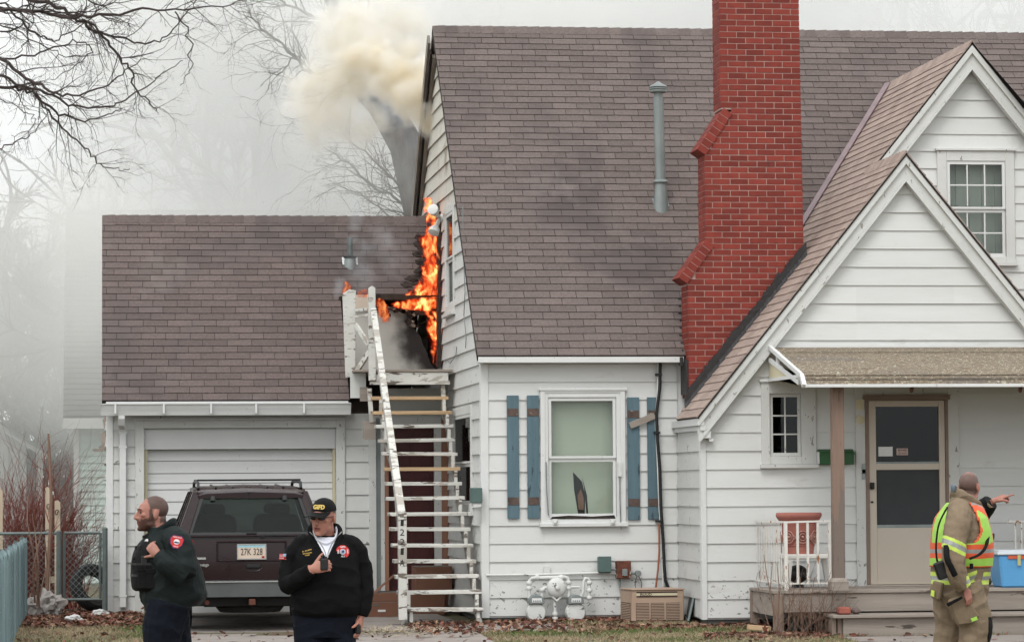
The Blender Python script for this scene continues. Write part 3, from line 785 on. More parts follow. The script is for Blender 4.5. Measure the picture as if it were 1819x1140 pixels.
# big gable wall
FA = fr_front(Y_M)
aw = (gx(1664, Y_M, 360), gx(1801, Y_M, 360), fz(466, Y_M, 1730), fz(269, Y_M, 1730))
aw_s = (gx(1681, Y_M, 360), gx(1785, Y_M, 360), fz(456, Y_M, 1730), fz(287, Y_M, 1730))
innA = lambda z: (XA - (ZA - z) / SB + .16, XA + (ZA - z) / SB - .16)
zA0 = fz(634, Y_M, 1600)
slab(house, FA, [(innA(zA0)[0] - .02, zA0 + .01), (innA(zA0)[1] + .02, zA0 + .01), (XA, ZA - .15)], [aw_s], m_trim)
siding(house, FA, fz(575, Y_M, 1700), PITCH * .985, ZA - .12, innA, [(aw[0] + ins, aw[1] - ins, aw[2] + ins, aw[3] - ins)], m_side)
window(house, FA, aw, aw_s, fz(372, Y_M, 1730), 3, 2, 2, m_trim_old, m_trim, m_glass, label='upstairs window in the larger gable')
mb = MB()
for k in range(9):
    a = aw_s[0] + (aw_s[1] - aw_s[0]) * k / 9; b = aw_s[0] + (aw_s[1] - aw_s[0]) * (k + 1) / 9; rect(mb, FA, a, b, aw_s[2], aw_s[3], -.16 - .02 * (k % 2), -.14 - .02 * (k % 2))
mb.build('curtain', mat('grey_net_curtain', (.46, .50, .47), (.30, .33, .31), rough=.9, scale=2.5, amt=.6), house)

# ---- front door (storm door)
mb = MB(); frame4(mb, FV, (dr[0], dr[1], dr[2], dr[3]), (dr_i[0], dr_i[1], dr_i[2], dr_i[3]), -.1, .045); dc = mb.build('door_casing', m_trim_old, house, bevel=.004)
mb = MB(); frame4(mb, FV, dr_i, (gx(1543, Y_V), gx(1679, Y_V), dr_i[2], fz(711, Y_V, 1600)), -.05, .052); mb.build('door_frame', m_framebr, dc)
mb = MB(); rect(mb, FV, dr_i[0] - .02, dr_i[1] + .02, fz(710, Y_V, 1600), fz(703, Y_V, 1600) + .01, .053, .075); mb.build('drip_cap', m_framebr, dc)
door = None
DX0, DX1, DZ0, DZ1 = gx(1543.5, Y_V), gx(1678.5, Y_V), fz(1037, Y_V, 1600), fz(711.5, Y_V, 1600)
G1 = (gx(1556, Y_V), gx(1668, Y_V), fz(823, Y_V, 1600), fz(722, Y_V, 1600))
G2 = (gx(1557, Y_V), gx(1671, Y_V), fz(937, Y_V, 1600), fz(834, Y_V, 1600))
mb = MB()
for q in pieces([(DX0, DZ0), (DX1, DZ0), (DX1, DZ1), (DX0, DZ1)], [G1, G2]) if False else []: pass
rect(mb, FV, DX0, G1[0], DZ0, DZ1, .005, .04); rect(mb, FV, G1[1], DX1, DZ0, DZ1, .005, .04)
rect(mb, FV, G1[0], G1[1], G1[3], DZ1, .005, .04); rect(mb, FV, G1[0], G1[1], G2[3], G1[2], .005, .04); rect(mb, FV, G1[0], G1[1], DZ0, G2[2], .005, .032)
door = mb.build('storm_door', m_almond, house, bevel=.003)
mb = MB(); rect(mb, FV, G1[0], G1[1], G1[2], G1[3], .012, .016); mb.build('pane', m_glass_d, door)
mb = MB(); rect(mb, FV, G1[0], G1[1], G2[2], G2[3], .012, .016); mb.build('insect_screen', m_screen, door)
mb = MB(); rect(mb, FV, G1[0], G1[1], G1[2] + .0, G1[2] + .02, .0165, .03); rect(mb, FV, G1[0], G1[1], G2[2] + .0, G2[2] + .035, .0165, .03); mb.build('glazing_bar', m_galv, door)
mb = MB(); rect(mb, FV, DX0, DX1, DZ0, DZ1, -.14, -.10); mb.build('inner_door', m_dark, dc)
mb = MB(); q = W(1549, 863, Y_V - .05); mb.box(q.x - .02, q.x + .02, Y_V - .085, Y_V - .041, q.z - .035, q.z + .04); mb.box(q.x - .01, q.x + .012, Y_V - .11, Y_V - .086, q.z - .03, q.z + .02)
mb.build('handle', m_black, door, bevel=.004); mb = MB(); mb.box(q.x - .012, q.x + .012, Y_V - .055, Y_V - .041, q.z - .185, q.z - .165); mb.build('lock', m_black, door)
mb = MB(); a, b = W(1561, 810, Y_V - .0305), W(1586, 793, Y_V - .0305); mb.box(a.x, b.x, Y_V - .020, Y_V - .0172, a.z, b.z); nt = mb.build('paper_notice', m_paper, door)
mb = MB(); a, b = W(1592, 808, Y_V), W(1612, 796, Y_V); mb.box(a.x, b.x, Y_V - .020, Y_V - .0172, a.z, b.z); nt2 = mb.build('warning_sign', mat('pink_sign', (.62, .45, .40), rough=.6), door)
cx_, cz_ = (a.x + b.x) / 2, (a.z + b.z) / 2
text('BEWARE', (cx_, Y_V - .0205, cz_ + .017), (1, 0, 0), (0, 0, 1), .022, m_ink, nt2, width=.10, bold=.02)
text('OF DOG', (cx_, Y_V - .0205, cz_ - .017), (1, 0, 0), (0, 0, 1), .022, m_ink, nt2, width=.10, bold=.02)
mb = MB(); rect(mb, FV, DX0 - .05, DX1 + .05, DZ0 - .05, DZ0 - .005, 0, .08); mb.build('threshold', m_almond, dc)
for k, (px, py, m_) in enumerate(((1527, 718, m_cream), (1528, 745, m_cream), (1534, 832, m_galv), (1534, 842, m_galv))):
    mb = MB(); q = W(px, py, Y_V - .05); w = .045 if k < 2 else .018
    mb.box(q.x - w, q.x + w, Y_V - .056, Y_V - .0455, q.z - .055, q.z + .055) if k != 1 else mb.lathe((q.x, Y_V - .052, q.z), [(.05, .006), (.05, 0), (.02, -.008)], 12, axis='y')
    mb.build('door_number_plate' if k < 2 else 'house_number', m_, dc)

# ---- chimney
YC, DC = 35.10, .42
zc = lambda py: W(1320, py, YC).z
xc = lambda px, py=400: W(px, py, YC).x
ZT = 8.35
lev = [(zc(705), xc(1221)), (zc(502), xc(1221)), (zc(433), xc(1266)), (zc(433) + .001, xc(1253)), (zc(272), xc(1253)), (zc(195), xc(1302)), (zc(195) + .001, xc(1282)), (ZT, xc(1281))]
XR_ = xc(1427)
def Lx(z):
    for (z0, x0), (z1, x1) in zip(lev, lev[1:]):
        if z0 <= z <= z1: return x0 + (x1 - x0) * (z - z0) / max(z1 - z0, 1e-6)
    return lev[0][1] if z < lev[0][0] else lev[-1][1]
def Rx(z): return XR_ - (z - zc(420)) * .0085 if z > zc(420) else XR_
CO = .0672; BL = .2105; J = .0095
ch = MB()
zz = [z for z, _ in lev]
for (z0, x0), (z1, x1) in zip(lev, lev[1:]):
    if z1 - z0 < .01: continue
    P = [V((x0 + .006, YC + .006, z0)), V((Rx(z0) - .006, YC + .006, z0)), V((Rx(z1) - .006, YC + .006, z1)), V((x1 + .006, YC + .006, z1))]
    ch.prism(P, (0, DC - .012, 0))
chim = ch.build('chimney', m_mortar, house)
bricks = []
z = lev[0][0]; k = 0
while z < ZT:
    zm = z + CO / 2; l, r = Lx(zm), Rx(zm)
    # front
    u = r - (BL * .5 if k % 2 else BL) - J / 2 * 0
    edge = r
    first = True
    while edge > l + .02:
        w = (BL / 2 if (k % 2 and first) else BL); a = max(l, edge - w + J); first = False
        if edge - a > .03: bricks.append(('f', a, edge, z, k))
        edge -= w
    for side, x in ((-1, l), (1, r)):     # sides
        y = YC + DC; ws = [BL * .49, BL] if k % 2 else [BL, BL * .49]
        for w in ws:
            y0 = max(YC + (.112 if k % 2 == 0 else .112), y - w + J)
            if y - y0 > .03: bricks.append(('s', x, side, z, k, y0, y))
            y -= w
    z += CO; k += 1
def brick_vs(b):
    if b[0] == 'f':
        _, a, e, z, k = b
        return [(a, YC, z), (e, YC, z), (e, YC + .1, z), (a, YC + .1, z), (a, YC, z + CO - J), (e, YC, z + CO - J), (e, YC + .1, z + CO - J), (a, YC + .1, z + CO - J)]
    _, x, s, z, k, y0, y1 = b; x2 = x - s * .08
    a, e = min(x, x2), max(x, x2)
    return [(a, y0, z), (e, y0, z), (e, y1, z), (a, y1, z), (a, y0, z + CO - J), (e, y0, z + CO - J), (e, y1, z + CO - J), (a, y1, z + CO - J)]
vis = [b for b in bricks if b[0] == 'f' and abs(b[2] - b[1] - BL + J) < .004 and proj((b[1], YC, b[3]))[1] > 5 and b[3] > zL(b[2]) + .1]
vis = sorted(vis, key=lambda b: b[3])[:300]
vids = {id(b) for b in vis}
bme = None; rb = MB()
for b in bricks:
    if id(b) in vids:
        if bme is None:
            mb = MB(); mb.box(0, BL - J, 0, .1, 0, CO - J); o = mb.build('brick', m_brick, chim, local=True, bevel=.002); bme = o.data; o.location = V((b[1], YC, b[3])) - house.location
        else: inst('brick', bme, Matrix.Translation((b[1], YC + rng.uniform(-.0015, .0015), b[3])) @ Matrix.Rotation(rng.uniform(-.004, .004), 4, 'Y'), chim)
    else: rb.hexa(brick_vs(b))
# sloped shoulder caps
for (xa, ya, xb, yb) in ((1293, 197, 1245, 271), (1261, 431, 1212.5, 499)):
    a, b = W(xa, ya, YC), W(xb, yb, YC); d = b - a; n = 7; t = d / n; dn = d.normalized(); nr = V((dn.z, 0, -dn.x))
    if nr.x > 0: nr = -nr
    for i in range(n):
        c = a + t * (i + .5)
        rb.bar(c - V((0, .018, 0)), c + V((0, DC * .5, 0)), t.length - .009, .115, up=nr)
        rb.bar(c + V((0, DC * .5 + .009, 0)), c + V((0, DC + .03, 0)), t.length - .009, .115, up=nr)
    core = MB(); a_, b_ = a.lerp(b, .02), a.lerp(b, .97); w_ = V((0, -.012, 0))
    core.prism([a_ - nr * .053 + w_, b_ - nr * .053 + w_, b_ + nr * .053 + w_, a_ + nr * .053 + w_], (0, DC + .035, 0)); core.build('mortar_bed', m_mortar, chim)
rb.build('brickwork', m_brick, chim, kind='stuff')
mb = MB(); mb.box(xc(1276), xc(1426), YC - .05, YC + DC + .05, ZT, ZT + .1); mb.build('chimney_cap', m_concrete, chim)
# tar where the chimney meets the gable roof
yt = YC - .035; n = 60; top = []; bot = []
for i in range(n + 1):
    x = xc(1213) + (xc(1431) - xc(1213)) * i / n
    bot.append(V((x, yt, zL(x) - .03))); top.append(V((x, yt, zL(x) + .15 + .10 * abs(mnoise.noise(V((i * .45, 3, 1)))) + .025 * rng.random())))
mb = MB()
for i in range(n):
    mb.prism([bot[i], bot[i + 1], top[i + 1], top[i]], (0, .034, 0))
    mb.prism([bot[i] + V((-.005, -.06, .01)), bot[i + 1] + V((0, -.06, .01)), bot[i + 1] + V((0, -.001, .07)), bot[i] + V((-.005, -.001, .07 + .02 * rng.random()))], (.0, .0, .012))
mb.build('tar_flashing', m_tar, chim)
mb = MB()
for i in range(9):
    y0, y1 = 522 + i * 14, 522 + (i + 1) * 14 + 1; o0 = rng.uniform(1203, 1208)
    zt_, zb_ = W(1210, y0, Ye).z, W(1210, y1, Ye).z
    yy = Ye + (zt_ - Z_E) / MS if zt_ > Z_E else Ye
    xw = W(o0 + i * .5, (y0 + y1) / 2, yy).x; mb.box(xw, W(1213 + rng.uniform(-1, 1), (y0 + y1) / 2, yy).x, yy - .035, yy + .05, zb_, zt_)
mb.build('tar_flashing', m_tar, chim)
mb = MB(); mb.box(xc(1217), xc(1221), YC + .02, Y_M - .03, fz(700, YC, 1220), Z_E - .05); mb.build('tar_flashing', m_tar, chim)

# ---- roof vent stack
vt = MB(); vb = W(1174, 368, 37.6)
yv = bis(lambda y: W(1174, 368, y).z - zmain(y), 35.5, 40); base = W(1174, 368, yv); topz = W(1167, 150, yv).z
sc = (yv) / F_PX
vt.tube([base - V((0, 0, .1)), base + V((0, 0, .30))], [15 * sc, 10.5 * sc], 16)
vent = vt.build('vent_stack', m_galv, house, smooth=True)
mb = MB(); mb.tube([base + V((-.0, 0, .28)), (base.x - .02, base.y, topz - .16)], 9.5 * sc, 16); mb.build('vent_pipe', m_galv, vent, smooth=True)
mb = MB(); mb.lathe((base.x, base.y, base.z + .29), [(14 * sc, 0), (14.5 * sc, .015), (10 * sc, .04)], 16); mb.build('storm_collar', m_galv, vent, smooth=True)
mb = MB(); cxv = base.x - .02
mb.lathe((cxv, base.y, topz), [(8 * sc, -.22), (8 * sc, -.1), (16 * sc, -.1), (16.5 * sc, -.085), (15 * sc, -.075), (16.5 * sc, -.06), (15 * sc, -.05), (16.5 * sc, -.035), (15 * sc, -.02), (6 * sc, .01), (1.5 * sc, .035)], 18)
mb.build('vent_cap', m_galv, vent, smooth=True, ang=30)
mb = MB(); mb.prism([R_main.P(*R_main.uv(base + V((dx, dy, 0)))[:2], .014) for dx, dy in ((-.09, -.03), (.10, -.03), (.10, .2), (-.09, .2))], R_main.N * .01); mb.build('vent_flashing', m_galv, vent)
# ================================================================== GARAGE
garage = thing('garage', 'attached white garage with low brown shingle roof left of the house, burning beside its landing', 'garage', (2.1, 40.5, 0))
FG = fr_front(Y_G)
Yge = 38.72
pG = W(400, 711, Yge); Z_GE = pG.z; XG_L = W(181, 712, Yge).x; X_G = gx(192.5, Y_G)
Yg_r = bis(lambda y: W(400, 387, y).z - (Z_GE + MS * (y - Yge)), 39, 46)
Z_GR = Z_GE + MS * (Yg_r - Yge); SLG = math.hypot(Yg_r - Yge, Z_GR - Z_GE); LG = X_S - .03 - XG_L
print('GARAGE', XG_L, X_G, Z_GE, Yg_r, Z_GR)
def zgar(y): return Z_GE + MS * (y - Yge)
R_g = Roof((XG_L, Yge, Z_GE), (1, 0, 0), (0, 1, MS))
R_gb = Roof((X_S - .03, 2 * Yg_r - Yge, Z_GE), (-1, 0, 0), (0, -1, MS))
u_cut = W(614, 600, 39.3).x - XG_L
y_cut = bis(lambda y: W(690, 527, y).z - zgar(y), 38.8, 42); v_cut = R_g.uv((0, y_cut, zgar(y_cut)))[1]
polyG = [[(0, 0), (u_cut, 0), (u_cut, SLG), (0, SLG)], [(u_cut, v_cut), (LG, v_cut), (LG, SLG), (u_cut, SLG)]]
gr = deck(garage, R_g, polyG, m_felt)
deck(garage, R_gb, [[(0, 0), (LG, 0), (LG, SLG), (0, SLG)]], m_shing_g)
TG = tabs(R_g, [[(0, 0), (LG, 0), (LG, SLG), (0, SLG)]], 21)
TG2 = []
for t in TG:
    for cp in polyG:
        q = clip_poly(t[1], cp)
        if len(q) >= 3 and area(q) > 8e-4: TG2.append((t[0], q, t[2] and area(q) > .98 * area(t[1]), t[3], t[4], t[5]))
cg = sorted([t for t in TG2 if t[2]], key=lambda t: t[4])[:300]
ids |= {id(t) for t in cg}
for t in cg: tab_inst(t, m_shing_g, gr)
rest(TG2, m_shing_g, gr, 'roof_shingles')
ridge_caps(gr, (XG_L, Yg_r, Z_GR + .01), (X_S - .03, Yg_r, Z_GR + .01), sd, sb_, m_shing_g)
# walls
zg0 = fz(1085, Y_G, 400); zg1 = fz(738, Y_G, 400); PG = fz(853, Y_G, 200) - fz(882.4, Y_G, 200)
gd = (gx(240, Y_G), gx(613, Y_G), zg0 - .1, fz(746, Y_G, 400))           # casing outer
gdi = (gx(256, Y_G), gx(597, Y_G), zg0 - .1, fz(760, Y_G, 400))
gdo = (gx(262, Y_G), gx(592, Y_G), zg0 - .1, fz(797, Y_G, 400))
bd = (gx(654, Y_G), gx(797, Y_G), zg0 - .1, fz(742, Y_G, 700))            # door under the stairs
bdo = (gx(690, Y_G), gx(771, Y_G), zg0 - .1, fz(756, Y_G, 700))
slab(garage, FG, [(X_G + .01, zg0 - .02), (X_S - .01, zg0 - .02), (X_S - .01, zg1), (X_G + .01, zg1)], [gdi, bdo], m_trim)
siding(garage, FG, zg0, PG, zg1 + .02, lambda z: (gx(201, Y_G), X_S - .035), [(gd[0] + ins, gd[1] - ins, -1, gd[3] - ins), (bd[0] + .02, bd[1] - .02, -1, bd[3] - .02)], m_side2)
mb = MB(); rect(mb, FG, X_G - .024, gx(201, Y_G), zg0 - .02, zg1, 0, .034); mb.box(X_G - .026, X_G - .001, Y_G, Y_G + .09, zg0 - .02, zg1); mb.build('corner_board', m_trim, garage, bevel=.003)
FGS = fr_left(X_G)
slab(garage, FGS, [(Y_G + .01, zg0 - .02), (2 * Yg_r - Y_G, zg0 - .02), (2 * Yg_r - Y_G, zg1), (Yg_r, Z_GR - .15), (Y_G + .01, zg1)], [], m_trim)
siding(garage, FGS, zg0, PG, Z_GR - .2, lambda z: (max(Y_G + .09, Yge + (z + .12 - Z_GE) / MS), min(2 * Yg_r - Y_G - .1, 2 * Yg_r - Yge - (z + .12 - Z_GE) / MS)), [], m_side2, t0=.05)
mb = MB(); mb.box(X_G + .05, X_S - .05, 2 * Yg_r - Y_G - .12, 2 * Yg_r - Y_G, zg0, zg1); mb.build('wall', m_side, garage)
mb = MB(); mb.box(X_G + .04, gdi[0], Y_G + .03, Y_G + 2, -.3, zg0 - .022); mb.box(gdi[1], X_S - .05, Y_G + .03, Y_G + 2, -.3, zg0 - .022); mb.build('foundation', m_found, garage)
mb = MB(); mb.box(X_G + .1, X_S - .2, Y_G + .8, Y_G + .85, -.1, 2.4); mb.build('room_interior', m_dark, garage)
# broken siding ends at the left corner
mb = MB()
for (ya, yb, dx) in ((738, 762, .05), (764, 790, .08), (786, 801, .10)):
    a = W(186, ya, Y_G + .1); b = W(184, yb, Y_G + .1)
    mb.prism([V((X_G - .03, Y_G + .1, a.z)), V((X_G - dx - .02, Y_G + .12, a.z - .05)), V((X_G - dx, Y_G + .12, b.z)), V((X_G - .04, Y_G + .1, b.z + .02))], (0, .03, 0))
mb.box(X_G - .19, X_G - .06, Y_G + .06, Y_G + .2, W(180, 801, Y_G).z, W(180, 797, Y_G).z)
o = mb.build('torn_siding', m_greywood, garage); o['label'] = 'torn siding ends hanging at the garage corner'
# fascia, gutter, downspout
mb = MB(); mb.box(XG_L + .04, gx(621, Yge), Yge - .02, Y_G - .03, Z_GE - .10, Z_GE - .03); mb.build('fascia', m_trim, garage)
mb = MB(); mb.box(XG_L + .05, gx(619, Yge), Yge - .035, Yge - .022, Z_GE - .045, Z_GE - .012); mb.build('drip_edge', m_trim, garage)
gy = Yge - .14
ga, gb = W(179, 717, gy), W(623, 717, gy); zb_ = W(400, 734, gy).z; za_ = W(400, 716, gy).z
prof = [(.0, 0), (-.012, .012), (-.012, .02), (.0, .02), (.004, .008), (.012, -.03), (.03, -.075), (.045, za_ * 0 - (za_ - zb_)), (.13, -(za_ - zb_)), (.13, .0), (.122, .0), (.122, -(za_ - zb_) + .008), (.05, -(za_ - zb_) + .008)]
mb = MB(); mb.rings([[V((x, gy + p, za_ + q - .02)) for p, q in prof] for x in (ga.x, gb.x)]); gut = mb.build('gutter', m_trim, garage)
mb = MB()
for x in (ga.x - .002, gb.x + .002): mb.prism([V((x, gy - .012, za_ + .0)), V((x, gy + .13, za_)), V((x, gy + .13, zb_ - .02)), V((x, gy + .045, zb_ - .02)), V((x, gy + .0, za_ - .03))], (.003 if x > 1 else -.003, 0, 0))
mb.build('gutter_end', m_trim, gut)
for px in (205, 291, 375, 455, 540): mb = MB(); q = W(px, 725, gy); mb.box(q.x - .012, q.x + .012, gy - .018, gy + .03, zb_ - .0, za_ + .006); mb.build('gutter_strap', m_trim, gut)
mb = MB(); e0 = W(217, 736, gy + .08); dsx0, dsx1 = gx(212.5, Y_G - .07), gx(224, Y_G - .07)
dsz = lambda py: W(218, py, Y_G - .07).z
cxd = (dsx0 + dsx1) / 2; hw = (dsx1 - dsx0) / 2
R = []
for (x, y, z, w) in ((W(216, 735, gy).x, gy + .08, zb_, hw), (W(216, 742, gy).x, gy + .08, zb_ - .06, hw), (W(215.5, 752, gy).x, gy + .13, zb_ - .14, hw), (cxd - .01, Y_G - .10, dsz(762), hw * 1.0), (cxd, Y_G - .075, dsz(770), hw), (cxd, Y_G - .075, dsz(1078), hw)):
    R.append([V((x - w, y - .035, z)), V((x + w, y - .035, z)), V((x + w, y + .035, z)), V((x - w, y + .035, z))])
mb.rings(R); ds = mb.build('downspout', m_trim, garage, bevel=.004)
for py in (768, 794, 1058): mb = MB(); mb.box(dsx0 - .012, dsx1 + .012, Y_G - .114, Y_G - .03, dsz(py) - .012, dsz(py) + .012); mb.build('downspout_strap', m_trim, ds)
# garage door
mb = MB(); frame4(mb, FG, gd, gdi, -.12, .045); mb.build('door_casing', m_trim_old, garage, bevel=.004)
mb = MB(); rect(mb, FG, gd[0] - .015, gd[1] + .015, gd[3] + .001, gd[3] + .02, 0, .06); mb.build('drip_cap', m_trim, garage)
mb = MB(); rect(mb, FG, gdi[0], gdi[1], gdo[3], gdi[3], -.09, -.03); mb.build('door_header', m_trim, garage)
for a, b in ((gdi[0], gdo[0]), (gdo[1], gdi[1])): mb = MB(); rect(mb, FG, a, b, gdi[2], gdo[3] - .001, -.14, -.05); mb.build('door_jamb', m_cream, garage)
lines = [797, 818, 840, 857.5, 868.5, 890, 913, 935, 957, 979, 1001, 1023, 1045, 1067, 1090]
gdoor = None
for i, (a, b) in enumerate(zip(lines, lines[1:])):
    mb = MB(); z1_, z0_ = fz(a, Y_G + .15, 400), fz(b, Y_G + .15, 400)
    extr(mb, FG, [(gdo[0] - .01, z0_ + .003), (gdo[1] + .01, z0_ + .003), (gdo[1] + .01, z1_ - .003), (gdo[0] - .01, z1_ - .003)], -.19, lambda z: -.135 - .012 * (z - z0_) / (z1_ - z0_))
    if gdoor is None:
        bk = MB(); rect(bk, FG, gdo[0] - .01, gdo[1] + .01, gdo[2], gdo[3], -.21, -.191); gdoor = bk.build('garage_door', m_greywood, garage)
    mb.build('door_panel', m_trim, gdoor)
# door, trim and boards under the stairs
mb = MB(); rect(mb, FG, bdo[0] + .002, bdo[1] - .002, bdo[2], bdo[3] - .002, -.08, -.04)
for r in ((764, 850), (868, 960), (972, 1040)):
    for ca, cb in ((698, 727), (734, 764)): rect(mb, FG, gx(ca, Y_G), gx(cb, Y_G), fz(r[1], Y_G, 730), fz(r[0], Y_G, 730), -.0399, -.034)
mb.build('side_door', m_maroon, garage, bevel=.003)
for a, b, m_, n in ((655, 668, m_trim_old, .04), (668.3, 676, m_grey, .02), (676.3, 683, m_trim_old, .034), (683.3, 690, m_redwood, .05), (771, 784, m_trim_old, .04), (784.3, 796, m_redwood, .05)):
    mb = MB(); rect(mb, FG, gx(a, Y_G), gx(b, Y_G), zg0 - .1, bd[3] - .0, -.1, n); mb.build('door_casing', m_, garage)
mb = MB(); rect(mb, FG, gx(690.2, Y_G), gx(770.8, Y_G), bdo[3] + .001, bd[3], -.1, .04); mb.build('door_casing', m_trim_old, garage)
mb = MB(); rect(mb, FG, gx(690, Y_G), gx(798, Y_G), fz(735, Y_G, 700), fz(690, Y_G, 700), .026, .05); mb.build('sheet_panel', m_panel, garage)
# garage roof vent with boot
yv = bis(lambda y: W(622, 472, y).z - zgar(y), 38.8, 43); base = W(622, 472, yv); sc = yv / F_PX
mb = MB(); mb.prism([R_g.P(*R_g.uv(base + V((dx, dy, 0)))[:2], .014) for dx, dy in ((-.10, -.0), (.10, -.0), (.10, .2), (-.10, .2))], R_g.N * .01); gv = mb.build('vent_flashing', m_trim, garage)
mb = MB(); mb.tube([base + V((0, .03, -.06)), base + V((0, .0, .09)), base + V((0, 0, .125))], [.095, .07, .05], 16); mb.build('vent_boot', m_galv, gv, smooth=True)
mb = MB(); mb.lathe(base + V((0, .0, .10)), [(.085, 0), (.088, .02), (.05, .035)], 16); mb.build('vent_collar', m_black, gv, smooth=True)
mb = MB(); mb.tube([base + V((0, 0, .08)), base + V((0, 0, .36))], .034, 12); mb.build('vent_pipe', m_post, gv, smooth=True)
# the landing cut into the roof: back panel, burnt rail
Y_P = 39.85
bx0, bx1 = gx(630, Y_P, 600), X_S - .04
pz = lambda py: W(700, py, Y_P).z
mb = MB(); 
pts = [(bx0, pz(662)), (bx1, pz(662)), (bx1 - .10, pz(645)), (bx1 - .14, pz(628)), (bx1 - .20, pz(610)), (bx1 - .22, pz(598)), (bx1 - .3, pz(585)), (bx1 - .36, pz(570)), (bx1 - .33, pz(560)), (bx1 - .46, pz(556)), (bx1 - .5, pz(550)), (bx1 - .66, pz(548)), (bx1 - .76, pz(542)), (bx1 - .9, pz(546)), (bx0, pz(545))]
mb.prism([V((u, Y_P, z)) for u, z in pts], (0, .02, 0)); lp = mb.build('landing_panel', None, garage)
# soot fan on the panel: wear with its own shape (burn mark)
mp = m_panel.copy(); mp.name = 'scorched_hardboard'; lp.data.materials[0] = mp
N = mp.node_tree.nodes; L = mp.node_tree.links
gN = N.new('ShaderNodeNewGeometry'); ds_ = N.new('ShaderNodeVectorMath'); ds_.operation = 'DISTANCE'
burn_c = V((bx1 + .02, Y_P, pz(602))); ds_.inputs[1].default_value = burn_c
ns = N.new('ShaderNodeTexNoise'); ns.inputs['Scale'].default_value = 4; ns.inputs['Detail'].default_value = 6; L.new(gN.outputs['Position'], ns.inputs['Vector'])
L.new(gN.outputs['Position'], ds_.inputs[0])
md = N.new('ShaderNodeMath'); md.operation = 'MULTIPLY_ADD'; L.new(ns.outputs['Fac'], md.inputs[0]); md.inputs[1].default_value = -.45; L.new(ds_.outputs['Value'], md.inputs[2])
mr = N.new('ShaderNodeMapRange'); mr.clamp = True; mr.interpolation_type = 'SMOOTHSTEP'; L.new(md.outputs[0], mr.inputs['Value']); mr.inputs['From Min'].default_value = .14; mr.inputs['From Max'].default_value = .46
mxx = N.new('ShaderNodeMix'); mxx.data_type = 'RGBA'; L.new(mr.outputs['Result'], mxx.inputs[0]); mxx.inputs['A'].default_value = (.014, .011, .01, 1)
b = N['Principled BSDF']; old = b.inputs['Base Color'].links[0].from_socket; L.new(old, mxx.inputs['B']); L.new(mxx.outputs['Result'], b.inputs['Base Color'])
mb = MB(); mb.box(gx(632, Y_P), bx1, Y_P - .04, Y_P + .01, pz(543), pz(533)); 
mb2 = MB()
def ragged(mb, x0, x1, za, zb, y0, y1, n=14, j=.03):
    for i in range(n):
        a, b = x0 + (x1 - x0) * i / n, x0 + (x1 - x0) * (i + 1) / n
        mb.hexa([(a, y0, za + rng.uniform(-j, j)), (b, y0, za + rng.uniform(-j, j)), (b, y1, za), (a, y1, za), (a, y0, zb + rng.uniform(-j, j) * .6), (b, y0, zb + rng.uniform(-j, j) * .6), (b, y1, zb), (a, y1, zb)])
ragged(mb2, gx(668, Y_P), bx1 - .03, pz(533), pz(523), Y_P - .10, Y_P - .05, 12, .008)
o = mb2.build('burnt_rail', m_char, garage); o['label'] = 'charred top rail of the landing'
mb2 = MB(); ragged(mb2, gx(668, Y_P), bx1 - .02, pz(551), pz(545), Y_P - .07, Y_P - .03, 12, .02); o = mb2.build('burnt_rail', m_char, garage); o['label'] = 'charred lower rail of the landing'
mb2 = MB(); ragged(mb2, bx1 - .30, bx1 - .06, pz(560), pz(549), Y_P - .09, Y_P - .05, 5, .02); mb2.build('burnt_rail', m_char, garage)
mb = MB(); mb.box(gx(632, Y_P), gx(668, Y_P), Y_P - .06, Y_P - .02, pz(548), pz(524)); mb.build('rail_board', m_almond, garage)
# torn insulation / paper hanging from the burnt edge
mb = MB()
for i in range(26):
    x = bx1 - .12 - rng.random() * .75; z = pz(548) - rng.random() * (.10 if x < bx1 - .4 else .26); s_ = rng.uniform(.02, .05); y = Y_P - .05 - rng.random() * .05
    mb.prism([V((x + s_ * math.cos(t + i) * rng.uniform(.6, 1.4), y + .02 * math.sin(3 * t), z + s_ * math.sin(t + i) * rng.uniform(.6, 1.2))) for t in (0, 1.2, 2.6, 3.9, 5.1)], (0, .006, 0), 0 if rng.random() < .6 else 1)
mb.build('charred_scraps', [m_char, m_soffit], garage, kind='stuff')
# burnt door opening in the gable side wall: charred post and dark cavity
mb = MB(); mb.box(X_S - .075, X_S - .03, 39.55, 39.78, W(785, 652, 39.6).z, W(785, 376, 39.6).z); o = mb.build('charred_post', m_char, house); o['label'] = 'burnt black door post at the landing'
mb = MB(); mb.box(X_S - .034, X_S - .031, 39.79, 41.2, W(780, 650, 39.9).z, W(770, 376, 41).z); mb.build('burnt_doorway', m_char, house)
# loose wires on the side wall
for P in (((822, 365), (823, 440), (826, 520), (824, 560), (828, 600), (827, 618)), ((811, 616), (810, 630), (800, 645), (795, 640))):
    mb = MB(); mb.tube([WX(px, X_S - .045, py) if True else 0 for px, py in P], .006, 5); mb.build('loose_wire', m_grey, house)
# scorched shingles along the burning corner
mb = MB()
for i in range(70):
    v_ = v_cut + rng.random() ** .8 * 1.25; u_ = LG - abs(rng.gauss(0, .13)) * (1.25 - (v_ - v_cut) * .6) - .02; s_ = rng.uniform(.03, .09)
    mb.prism([R_g.P(min(u_ + s_ * math.cos(t + i) * rng.uniform(.6, 1.5), LG), v_ + s_ * math.sin(t + i) * rng.uniform(.5, 1), .012) for t in (0, 1.1, 2.3, 3.4, 4.7)], R_g.N * .012)
mb.build('charred_shingles', m_char, gr, kind='stuff')
